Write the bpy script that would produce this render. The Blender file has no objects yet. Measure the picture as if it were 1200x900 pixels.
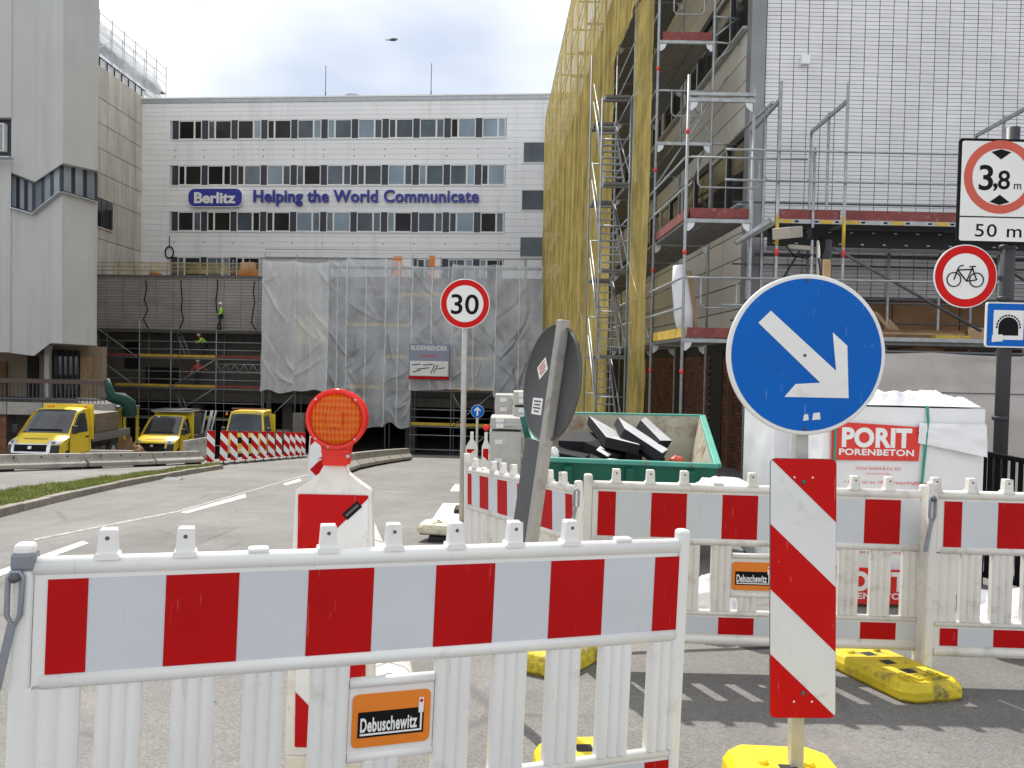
import bpy, math, random
from mathutils import Vector, Matrix, noise
V = Vector
R = math.radians
rnd = random.Random(7)
scene = bpy.context.scene
COL = scene.collection

# ------------------------------------------------------------------ camera
EYE = V((0, 0, 1.5))
F = 900.0                                   # focal length in pixels of a 1200 px wide picture
CAMROT = Matrix.Rotation(R(90 - 1.4), 3, 'X') @ Matrix.Rotation(R(1.2), 3, 'Z')
cd = bpy.data.cameras.new('camera')
cam = bpy.data.objects.new('camera', cd)
COL.objects.link(cam)
cam.location = EYE
cam.rotation_euler = CAMROT.to_euler()
cd.sensor_width = 36
cd.lens = 27
cd.clip_start = 0.05
cd.clip_end = 2000
scene.camera = cam

# ------------------------------------------------------------------ sun, sky, exposure
SUN_EL, SUN_AZ = R(51), R(-17)              # ahead of the camera, a little to the left
to_sun = V((math.sin(SUN_AZ) * math.cos(SUN_EL), math.cos(SUN_AZ) * math.cos(SUN_EL), math.sin(SUN_EL)))
sl = bpy.data.lights.new('sun', 'SUN')
sl.energy = 4.6
sl.angle = R(1.0)
sl.color = (1, .95, .88)
so = bpy.data.objects.new('sun', sl)
COL.objects.link(so)
so.rotation_euler = to_sun.to_track_quat('Z', 'Y').to_euler()

world = bpy.data.worlds.new('World')
scene.world = world
world.use_nodes = True
wt = world.node_tree
wn, wl = wt.nodes, wt.links
wn.clear()
def W(t, **k):
    n = wn.new(t)
    for a, b in k.items():
        setattr(n, a, b)
    return n
wout = W('ShaderNodeOutputWorld')
bg = W('ShaderNodeBackground')
bg.inputs['Strength'].default_value = .1
sky = W('ShaderNodeTexSky', sky_type='NISHITA', sun_disc=False, sun_elevation=SUN_EL, sun_rotation=SUN_AZ, dust_density=2.0)
tc = W('ShaderNodeTexCoord')
sep = W('ShaderNodeSeparateXYZ')
wl.new(tc.outputs['Generated'], sep.inputs[0])
zz = W('ShaderNodeMath', operation='MAXIMUM')
wl.new(sep.outputs['Z'], zz.inputs[0]); zz.inputs[1].default_value = 0
za = W('ShaderNodeMath', operation='ADD')
wl.new(zz.outputs[0], za.inputs[0]); za.inputs[1].default_value = .25
dv = W('ShaderNodeVectorMath', operation='SCALE')
inv = W('ShaderNodeMath', operation='DIVIDE')
inv.inputs[0].default_value = 1
wl.new(za.outputs[0], inv.inputs[1])
wl.new(tc.outputs['Generated'], dv.inputs[0]); wl.new(inv.outputs[0], dv.inputs['Scale'])
cn = W('ShaderNodeTexNoise')
cn.inputs['Scale'].default_value = 1.1
cn.inputs['Detail'].default_value = 4
cn.inputs['Roughness'].default_value = .48
cmap = W('ShaderNodeMapping')
cmap.inputs['Location'].default_value = (0.34, 0.66, 0)
wl.new(dv.outputs[0], cmap.inputs[0]); wl.new(cmap.outputs[0], cn.inputs['Vector'])
cr = W('ShaderNodeValToRGB')
cr.color_ramp.elements[0].position = .355; cr.color_ramp.elements[0].color = (0, 0, 0, 1)
cr.color_ramp.elements[1].position = .545; cr.color_ramp.elements[1].color = (1, 1, 1, 1)
wl.new(cn.outputs['Fac'], cr.inputs[0])
sc_ = W('ShaderNodeMixRGB', blend_type='MIX')          # thin high veil over the blue
sc_.inputs['Fac'].default_value = .72
sc_.inputs['Color2'].default_value = (5.7, 6.6, 8.0, 1)
wl.new(sky.outputs[0], sc_.inputs['Color1'])
mx = W('ShaderNodeMixRGB')
mx.inputs['Color2'].default_value = (10.6, 10.75, 10.9, 1)
wl.new(cr.outputs[0], mx.inputs['Fac']); wl.new(sc_.outputs[0], mx.inputs['Color1'])
wl.new(mx.outputs[0], bg.inputs['Color']); wl.new(bg.outputs[0], wout.inputs[0])

scene.view_settings.view_transform = 'Standard'
scene.view_settings.look = 'None'
scene.view_settings.exposure = 0.20
scene.view_settings.gamma = 1.0
scene.view_settings.use_curve_mapping = False

# ------------------------------------------------------------------ picture point -> place
def ray(px, py):
    return CAMROT @ V(((px - 600) / F, (450 - py) / F, -1))
def P(px, py, d):
    r = ray(px, py)
    return EYE + r * (d / r.y)
def zroad(d):
    d = max(-5, min(d, 52))
    return .05 - .07 * d - .0004 * d * d if d > 0 else .05 - .07 * d
def zpave(d):
    return zroad(min(d, 6)) - .02 * max(0, min(d, 60) - 6)
UDIR = .0278                                # the street drifts left as it recedes
def sstep(t):
    t = max(0, min(1, t)); return t * t * (3 - 2 * t)
def zland(u, y):                               # the far carriageway on the left dips lower
    return zpave(y) if u > .3 else zroad(y) - .6 * sstep((-10.6 - u) / 2.6) * sstep((y - 20) / 5)
def gz(x, y):
    return zland(x + UDIR * y, y)
def G(px, py):
    r = ray(px, py)
    t = .5
    while t < 80:
        p = EYE + r * t
        if p.z <= zroad(p.y):
            break
        t += .02
    return V((p.x, p.y, zroad(p.y)))

# ------------------------------------------------------------------ materials
MATS = {}
def mat(name, col, rough=.55, metal=0., var=.08, scale=3., col2=None, c2=(.55, .7), bump=0., bscale=60., spec=.5, rnd_=0., c2scale=None, ior=None, scratch=None, isl=0., c2map=None):
    """col with soft noise variation; col2 = stains mixed in where a second noise passes c2; rnd_ = per-object brightness change"""
    if name in MATS:
        return MATS[name]
    m = bpy.data.materials.new(name)
    m.use_nodes = True
    t = m.node_tree
    n, l = t.nodes, t.links
    b = n['Principled BSDF']
    b.inputs['Roughness'].default_value = rough
    b.inputs['Metallic'].default_value = metal
    b.inputs['Specular IOR Level'].default_value = spec
    if ior:
        b.inputs['IOR'].default_value = ior
    co = n.new('ShaderNodeTexCoord')
    nz = n.new('ShaderNodeTexNoise')
    nz.inputs['Scale'].default_value = scale
    nz.inputs['Detail'].default_value = 6
    l.new(co.outputs['Object'], nz.inputs['Vector'])
    mr = n.new('ShaderNodeMapRange')
    mr.inputs[1].default_value = .3; mr.inputs[2].default_value = .7
    mr.inputs[3].default_value = 1 - var; mr.inputs[4].default_value = 1 + var
    l.new(nz.outputs['Fac'], mr.inputs[0])
    fac = mr.outputs[0]
    if rnd_:
        oi = n.new('ShaderNodeObjectInfo')
        m2 = n.new('ShaderNodeMapRange')
        m2.inputs[3].default_value = 1 - rnd_; m2.inputs[4].default_value = 1 + rnd_
        l.new(oi.outputs['Random'], m2.inputs[0])
        mm = n.new('ShaderNodeMath'); mm.operation = 'MULTIPLY'
        l.new(fac, mm.inputs[0]); l.new(m2.outputs[0], mm.inputs[1])
        fac = mm.outputs[0]
    if isl:
        ge = n.new('ShaderNodeNewGeometry')
        m3_ = n.new('ShaderNodeMapRange')
        m3_.inputs[3].default_value = 1 - isl; m3_.inputs[4].default_value = 1 + isl
        l.new(ge.outputs['Random Per Island'], m3_.inputs[0])
        mm = n.new('ShaderNodeMath'); mm.operation = 'MULTIPLY'
        l.new(fac, mm.inputs[0]); l.new(m3_.outputs[0], mm.inputs[1])
        fac = mm.outputs[0]
    base = n.new('ShaderNodeVectorMath'); base.operation = 'SCALE'
    base.inputs[0].default_value = col
    l.new(fac, base.inputs['Scale'])
    out = base.outputs[0]
    if col2:
        n2 = n.new('ShaderNodeTexNoise')
        n2.inputs['Scale'].default_value = c2scale or scale * 2.3
        n2.inputs['Detail'].default_value = 8
        n2.inputs['Roughness'].default_value = .65
        if c2map:
            mpp = n.new('ShaderNodeMapping'); mpp.inputs['Scale'].default_value = c2map
            l.new(co.outputs['Object'], mpp.inputs[0]); l.new(mpp.outputs[0], n2.inputs['Vector'])
        else:
            l.new(co.outputs['Object'], n2.inputs['Vector'])
        rp = n.new('ShaderNodeMapRange')
        rp.inputs[1].default_value = c2[0]; rp.inputs[2].default_value = c2[1]
        l.new(n2.outputs['Fac'], rp.inputs[0])
        mxx = n.new('ShaderNodeMixRGB')
        mxx.inputs['Color2'].default_value = (*col2, 1)
        l.new(rp.outputs[0], mxx.inputs['Fac']); l.new(out, mxx.inputs['Color1'])
        out = mxx.outputs[0]
    if scratch:                              # fine scratches and scuffs
        oi_ = n.new('ShaderNodeObjectInfo'); ofs = n.new('ShaderNodeVectorMath'); ofs.operation = 'SCALE'; ofs.inputs[0].default_value = (37, 11, 53)
        l.new(oi_.outputs['Random'], ofs.inputs['Scale'])
        pos = n.new('ShaderNodeVectorMath'); pos.operation = 'ADD'; l.new(co.outputs['Object'], pos.inputs[0]); l.new(ofs.outputs[0], pos.inputs[1])
        for rot_, sx_, th_ in ((.5, 75, .71), (-1.2, 110, .72), (1.9, 60, .715)):
            mp_ = n.new('ShaderNodeMapping'); mp_.inputs['Rotation'].default_value = (0, rot_, rot_ * .3); mp_.inputs['Scale'].default_value = (sx_, 3, 5.5)
            l.new(pos.outputs[0], mp_.inputs[0])
            ns = n.new('ShaderNodeTexNoise'); ns.inputs['Scale'].default_value = 1.0; ns.inputs['Detail'].default_value = 3
            l.new(mp_.outputs[0], ns.inputs['Vector'])
            rs = n.new('ShaderNodeMapRange'); rs.inputs[1].default_value = th_; rs.inputs[2].default_value = th_ + .03; rs.inputs[4].default_value = scratch[3]
            l.new(ns.outputs['Fac'], rs.inputs[0])
            mq = n.new('ShaderNodeMixRGB'); mq.inputs['Color2'].default_value = (*scratch[:3], 1)
            l.new(rs.outputs[0], mq.inputs['Fac']); l.new(out, mq.inputs['Color1']); out = mq.outputs[0]
    l.new(out, b.inputs['Base Color'])
    if bump:
        n3 = n.new('ShaderNodeTexNoise')
        n3.inputs['Scale'].default_value = bscale
        n3.inputs['Detail'].default_value = 4
        l.new(co.outputs['Object'], n3.inputs['Vector'])
        bp = n.new('ShaderNodeBump')
        bp.inputs['Strength'].default_value = bump
        bp.inputs['Distance'].default_value = .02
        l.new(n3.outputs['Fac'], bp.inputs['Height'])
        l.new(bp.outputs[0], b.inputs['Normal'])
    MATS[name] = m
    return m

def film(name, col, clear=.3, trans=.35, rough=.3, gloss=.12, var=.12, scale=2., weave=0.):
    """thin sheet: part clear, part scattering, part letting light through"""
    if name in MATS:
        return MATS[name]
    m = bpy.data.materials.new(name)
    m.use_nodes = True
    n, l = m.node_tree.nodes, m.node_tree.links
    n.clear()
    o = n.new('ShaderNodeOutputMaterial')
    d = n.new('ShaderNodeBsdfDiffuse'); tr = n.new('ShaderNodeBsdfTranslucent')
    gl = n.new('ShaderNodeBsdfGlossy'); gl.inputs['Roughness'].default_value = rough
    tp = n.new('ShaderNodeBsdfTransparent')
    co = n.new('ShaderNodeTexCoord')
    nz = n.new('ShaderNodeTexNoise'); nz.inputs['Scale'].default_value = scale; nz.inputs['Detail'].default_value = 6
    l.new(co.outputs['Object'], nz.inputs['Vector'])
    mr = n.new('ShaderNodeMapRange')
    mr.inputs[1].default_value = .3; mr.inputs[2].default_value = .7
    mr.inputs[3].default_value = 1 - var; mr.inputs[4].default_value = 1 + var
    l.new(nz.outputs['Fac'], mr.inputs[0])
    s = n.new('ShaderNodeVectorMath'); s.operation = 'SCALE'; s.inputs[0].default_value = col
    l.new(mr.outputs[0], s.inputs['Scale'])
    for k in (d, tr):
        l.new(s.outputs[0], k.inputs['Color'])
    a = n.new('ShaderNodeMixShader'); a.inputs[0].default_value = trans
    l.new(d.outputs[0], a.inputs[1]); l.new(tr.outputs[0], a.inputs[2])
    b = n.new('ShaderNodeMixShader'); b.inputs[0].default_value = gloss
    l.new(a.outputs[0], b.inputs[1]); l.new(gl.outputs[0], b.inputs[2])
    c = n.new('ShaderNodeMixShader')
    mc = n.new('ShaderNodeMapRange')
    mc.inputs[1].default_value = .3; mc.inputs[2].default_value = .7
    mc.inputs[3].default_value = min(1, clear * 1.35); mc.inputs[4].default_value = clear * .65
    l.new(nz.outputs['Fac'], mc.inputs[0]); l.new(mc.outputs[0], c.inputs[0])
    l.new(b.outputs[0], c.inputs[1]); l.new(tp.outputs[0], c.inputs[2])
    l.new(c.outputs[0], o.inputs[0])
    MATS[name] = m
    return m

def asphalt(nm='asphalt', tone=1.):
    m = bpy.data.materials.new(nm); m.use_nodes = True
    n, l = m.node_tree.nodes, m.node_tree.links
    b = n['Principled BSDF']; b.inputs['Roughness'].default_value = .85
    b.inputs['Specular IOR Level'].default_value = .3
    co = n.new('ShaderNodeTexCoord')
    def nz(s, det=6, rg=.6):
        q = n.new('ShaderNodeTexNoise'); q.inputs['Scale'].default_value = s; q.inputs['Detail'].default_value = det; q.inputs['Roughness'].default_value = rg
        l.new(co.outputs['Object'], q.inputs['Vector']); return q.outputs['Fac']
    def mr(x, a, bb, c, d):
        q = n.new('ShaderNodeMapRange'); l.new(x, q.inputs[0])
        for i, v in enumerate((a, bb, c, d)):
            q.inputs[i + 1].default_value = v
        return q.outputs[0]
    def mul(x, y):
        q = n.new('ShaderNodeMath'); q.operation = 'MULTIPLY'; l.new(x, q.inputs[0]); l.new(y, q.inputs[1]); return q.outputs[0]
    vo = n.new('ShaderNodeTexVoronoi'); vo.inputs['Scale'].default_value = 120
    l.new(co.outputs['Object'], vo.inputs['Vector'])
    sepc = n.new('ShaderNodeSeparateColor'); l.new(vo.outputs['Color'], sepc.inputs[0])
    stone = mr(sepc.outputs[0], 0, 1, .74, 1.22)
    big = mr(nz(.35), .3, .7, .78, 1.16)
    mid = mr(nz(2.2), .3, .7, .9, 1.1)
    f = mul(mul(stone, big), mid)
    sc = n.new('ShaderNodeVectorMath'); sc.operation = 'SCALE'; sc.inputs[0].default_value = (.208 * tone, .202 * tone, .193 * tone)
    l.new(f, sc.inputs['Scale'])
    # tyre-dark streaks along the lanes and dry dust
    mp = n.new('ShaderNodeMapping'); mp.inputs['Scale'].default_value = (1.3, .05, 1)
    l.new(co.outputs['Object'], mp.inputs[0])
    st = n.new('ShaderNodeTexNoise'); st.inputs['Scale'].default_value = 1.0; st.inputs['Detail'].default_value = 4
    l.new(mp.outputs[0], st.inputs['Vector'])
    mxa = n.new('ShaderNodeMixRGB'); mxa.inputs['Color2'].default_value = (.155, .15, .145, 1)
    l.new(mr(st.outputs['Fac'], .5, .75, 0, .6), mxa.inputs['Fac']); l.new(sc.outputs[0], mxa.inputs['Color1'])
    mxb = n.new('ShaderNodeMixRGB'); mxb.inputs['Color2'].default_value = (.29, .265, .235, 1)
    l.new(mr(nz(.9, 8, .7), .55, .72, 0, .55), mxb.inputs['Fac']); l.new(mxa.outputs[0], mxb.inputs['Color1'])
    # cracks
    vc = n.new('ShaderNodeTexVoronoi'); vc.feature = 'DISTANCE_TO_EDGE'; vc.inputs['Scale'].default_value = .45
    l.new(co.outputs['Object'], vc.inputs['Vector'])
    mxc = n.new('ShaderNodeMixRGB'); mxc.inputs['Color2'].default_value = (.13, .126, .12, 1)
    l.new(mul(mr(vc.outputs['Distance'], 0, .016, .9, 0), mr(nz(.5), .44, .54, 0, 1)), mxc.inputs['Fac']); l.new(mxb.outputs[0], mxc.inputs['Color1'])
    l.new(mxc.outputs[0], b.inputs['Base Color'])
    bp = n.new('ShaderNodeBump'); bp.inputs['Strength'].default_value = .35; bp.inputs['Distance'].default_value = .005
    l.new(vo.outputs['Distance'], bp.inputs['Height']); l.new(bp.outputs[0], b.inputs['Normal'])
    return m

M_ASPH = asphalt()
M_ASPH2 = asphalt('relaid_asphalt', .86)
M_WHITE = mat('white_plastic', (.80, .80, .78), .38, var=.04, scale=2.5, col2=(.55, .52, .46), c2=(.60, .85), c2scale=7, scratch=(.45, .43, .40, .3))
M_WHITE2 = mat('weathered_white_plastic', (.74, .72, .68), .45, var=.06, scale=2.5, col2=(.45, .42, .37), c2=(.53, .8), c2scale=9, scratch=(.36, .33, .29, .4))
M_RED = mat('red_film', (.46, .004, .005), .5, spec=.14, var=.07, scale=4, col2=(.62, .2, .18), c2=(.70, .76), c2scale=22, scratch=(.58, .22, .2, .25))
M_WFILM = mat('white_film', (.60, .63, .67), .33, var=.035, scale=5, col2=(.36, .37, .38), c2=(.70, .80), c2scale=16, scratch=(.42, .43, .45, .3))
M_REDB = mat('bright_red_film', (.54, .006, .006), .5, spec=.14, var=.06, scale=4, col2=(.7, .35, .3), c2=(.68, .75), c2scale=25, scratch=(.72, .35, .32, .25))
M_WFILMB = mat('bright_white_film', (.74, .75, .75), .33, var=.05, scale=6, col2=(.55, .55, .55), c2=(.6, .72), c2scale=14, scratch=(.55, .55, .55, .35))
M_GREYTAPE = mat('grey_tape', (.22, .24, .28), .35)
M_STEEL = mat('galvanised_steel', (.36, .375, .385), .45, .45, var=.18, scale=9)
M_STEELD = mat('dark_steel', (.11, .115, .125), .5, .3, var=.15, scale=9)
M_LINK = mat('link_steel', (.30, .33, .37), .4, .6, var=.15, scale=12)
M_ORANGE = mat('orange_plate', (.80, .22, .015), .4, var=.04)
M_BLACK = mat('black_print', (.008, .008, .009), .6, var=0, spec=.12)
M_WPRINT = mat('white_print', (.82, .82, .82), .5, var=0)
M_BLUE = mat('sign_blue', (.002, .12, .50), .5, spec=.15, var=.05, scale=4, col2=(.10, .28, .62), c2=(.66, .76), c2scale=18, scratch=(.24, .38, .62, .45))
M_SIGNW = mat('sign_white', (.78, .78, .76), .36, var=.04, scale=5, col2=(.6, .6, .58), c2=(.6, .8), c2scale=10)
M_SIGNRED = mat('sign_red', (.58, .008, .008), .5, spec=.15, var=.04)
M_FADED = mat('faded_red', (.58, .085, .045), .45, var=.06)
M_ALU = mat('sign_back_grey', (.085, .087, .09), .55, .1, var=.08, scale=5)
M_POSTW = mat('aluminium_post', (.47, .46, .43), .45, .15, var=.12, scale=8, col2=(.35, .31, .25), c2=(.58, .75), c2scale=14)
M_YFOOT = mat('yellow_foot', (.62, .48, .015), .62, var=.14, scale=6, col2=(.10, .09, .05), c2=(.52, .72), c2scale=9, bump=.25, bscale=60)
M_YFOOTN = mat('clean_yellow_foot', (.82, .62, .012), .5, var=.06, scale=6, col2=(.4, .33, .08), c2=(.62, .8), c2scale=9, bump=.15, bscale=70)
M_RUBBER = mat('black_rubber', (.02, .02, .02), .8, bump=.2)
M_CONC = mat('concrete', (.36, .345, .32), .85, var=.12, scale=2, col2=(.2, .19, .175), c2=(.52, .75), c2scale=3, bump=.2, bscale=40, rnd_=.08)
M_STONE = mat('kerb_stone', (.27, .245, .215), .85, var=.15, scale=5, col2=(.16, .15, .13), c2=(.5, .7), bump=.3, bscale=40, rnd_=.12)
M_LINE = mat('road_paint', (.62, .61, .57), .7, var=.08, scale=6, col2=(.25, .24, .23), c2=(.52, .66), c2scale=16, bump=.2, bscale=90)
M_LINEF = mat('faded_road_paint', (.42, .41, .38), .75, var=.1, scale=6, col2=(.2, .195, .185), c2=(.45, .62), c2scale=12)
M_RENDER = mat('grey_render', (.48, .48, .47), .85, var=.05, scale=.5, col2=(.40, .395, .38), c2=(.5, .78), c2scale=1.6, c2map=(1, 1, .07), bump=.05, bscale=30)
M_BEIGE = mat('beige_panel', (.58, .525, .45), .8, var=.08, scale=.8, col2=(.38, .335, .28), c2=(.46, .74), c2scale=1.2, c2map=(1, 1, .16), rnd_=.07)
M_CLAD = mat('pale_cladding', (.82, .82, .825), .45, var=.03, scale=.4, rnd_=.025, col2=(.64, .635, .62), c2=(.52, .8), c2scale=1.3, c2map=(1, 1, .08))
M_FRAMEW = mat('white_window_frame', (.72, .72, .70), .45)
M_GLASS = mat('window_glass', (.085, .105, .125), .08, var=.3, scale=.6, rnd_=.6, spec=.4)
M_GLASSK = mat('dark_reflection_glass', (.022, .021, .02), .1, var=.4, scale=.5, rnd_=.5, spec=.2)  # reflection of dark buildings put into the pane colour
M_GLASSC = mat('sky_reflection_glass', (.20, .265, .32), .12, var=.25, scale=.5, rnd_=.25, ior=1.6)  # pale blue sky reflection put into the pane colour
M_GLASSP = mat('pale_glass', (.24, .28, .32), .25, var=.3, scale=.5, rnd_=.3)
M_GLASSD = mat('dark_glass', (.018, .02, .024), .08, var=.2, scale=.6, ior=1.7)
M_PANELD = mat('dark_blue_panel', (.032, .036, .05), .45)
M_SIGNBLUE = mat('letter_blue', (.030, .036, .30), .4)
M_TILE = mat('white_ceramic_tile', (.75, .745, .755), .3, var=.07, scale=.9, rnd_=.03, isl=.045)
M_TILEL = mat('pinkish_grey_tile', (.56, .535, .52), .45, var=.1, scale=.7, col2=(.42, .395, .38), c2=(.5, .75), c2scale=.6, isl=.06)  # separate duller, pinkish tile colour of the lower end wall
M_TILEG = mat('grey_ceramic_tile', (.36, .33, .32), .5, var=.1, scale=.7, col2=(.27, .245, .235), c2=(.5, .75), c2scale=.5, isl=.06)
M_GROUT = mat('dark_grout', (.085, .085, .088), .9)
M_DARK = mat('dark_interior', (.02, .019, .018), .9)
M_CONCD = mat('dark_grey_concrete', (.15, .14, .13), .9, var=.15)  # plain dark grey concrete for soffits, tunnel, slabs and wall cores
M_DECK = mat('scaffold_deck', (.16, .155, .15), .8, var=.15, scale=6)
M_TOERED = mat('red_toe_board', (.22, .05, .045), .75, var=.2, scale=5, col2=(.35, .2, .17), c2=(.55, .75), c2scale=11)
M_TOEYEL = mat('yellow_toe_board', (.62, .42, .045), .7, var=.15, scale=4, col2=(.3, .2, .07), c2=(.5, .7), c2scale=6)
M_WOOD = mat('raw_timber', (.42, .28, .15), .8, var=.2, scale=6, rnd_=.12)
M_DWOOD = mat('old_timber', (.20, .115, .055), .85, var=.25, scale=5)
M_CLAMP = mat('red_coupler', (.60, .05, .04), .6)
M_NET = film('yellow_net', (.72, .57, .19), clear=.29, trans=.5, gloss=.01, var=.2, scale=.9)
M_SHEET = film('clear_sheeting', (.84, .88, .95), clear=.45, trans=.35, rough=.22, gloss=.16, var=.10, scale=.6)
M_SHEETW = film('milky_sheeting', (.92, .94, .97), clear=.13, trans=.35, rough=.3, gloss=.10, var=.08, scale=.6)
M_FOIL = mat('white_foil', (.80, .80, .82), .3, var=.04, scale=2, bump=.25, bscale=5)
M_GFOIL = mat('grey_wrap', (.50, .49, .46), .35, var=.1, scale=3, bump=.3, bscale=6, rnd_=.06)
M_PORED = mat('foil_red_print', (.68, .03, .02), .4, var=.08, scale=5)
M_STRAP = mat('green_strap', (.02, .30, .21), .5)
M_FABRIC = mat('beige_fence_fabric', (.52, .48, .455), .9, var=.08, scale=1.5, col2=(.43, .395, .375), c2=(.5, .75), c2scale=1.2, bump=.25, bscale=45)
M_GREEN = mat('skip_green', (.008, .13, .085), .5, var=.15, scale=3, col2=(.16, .085, .045), c2=(.62, .75), c2scale=5)
M_GREENL = mat('skip_rim_green', (.07, .33, .26), .5, var=.12, scale=4, col2=(.22, .13, .08), c2=(.58, .72), c2scale=7)
M_RUST = mat('rusty_inside', (.42, .40, .31), .8, var=.2, scale=3, col2=(.24, .11, .05), c2=(.52, .68), c2scale=4.5, bump=.3, bscale=20)
M_FOAM = mat('black_foam', (.014, .014, .017), .7, spec=.2, var=.2, scale=8, bump=.1, rnd_=.25)
M_FOAMTOP = mat('grey_slab_face', (.46, .46, .48), .6, var=.1, scale=5, rnd_=.15)
M_VAN = mat('yellow_paint', (.80, .60, .04), .3, var=.06, scale=2, col2=(.50, .40, .12), c2=(.56, .8), c2scale=3)
M_BUMPER = mat('black_bumper', (.022, .023, .025), .55)
M_CHROME = mat('chrome_trim', (.62, .63, .64), .2, .8)
M_LENS = mat('headlamp_glass', (.55, .58, .6), .1, .3)
M_SKIN = mat('skin', (.48, .27, .18), .6)
M_HIVIS = mat('hi_vis', (.45, .85, .05), .6)
M_TROUS = mat('dark_trousers', (.025, .027, .035), .8)
M_MAROON = mat('maroon_jacket', (.36, .05, .07), .7)
M_HELM = mat('white_helmet', (.82, .82, .8), .3)
M_POLED = mat('dark_grey_pole', (.05, .053, .057), .5, .0, spec=.25, var=.1)
M_BRICK = mat('dark_red_brick', (.085, .032, .02), .85, var=.25, scale=4, rnd_=.35, isl=.35)
M_BRTILE = mat('brown_tile', (.20, .075, .03), .6, var=.2, scale=4, rnd_=.25, isl=.25)
M_GRASS = mat('grass_blades', (.24, .27, .07), .7, var=.3, scale=4)
M_SOIL = mat('verge_soil', (.10, .13, .035), .95, var=.3, scale=4, col2=(.13, .095, .06), c2=(.5, .65), c2scale=7)
M_RLAMP = film('red_lamp_plastic', (.92, .035, .02), clear=0, trans=.35, rough=.2, gloss=.06, var=.05)
M_ZINC = mat('zinc_flashing', (.42, .44, .46), .4, .4, var=.1)
M_CAMBOX = mat('beige_housing', (.40, .36, .31), .55)
M_BIRD = mat('grey_feather', (.20, .20, .21), .8)

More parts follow.
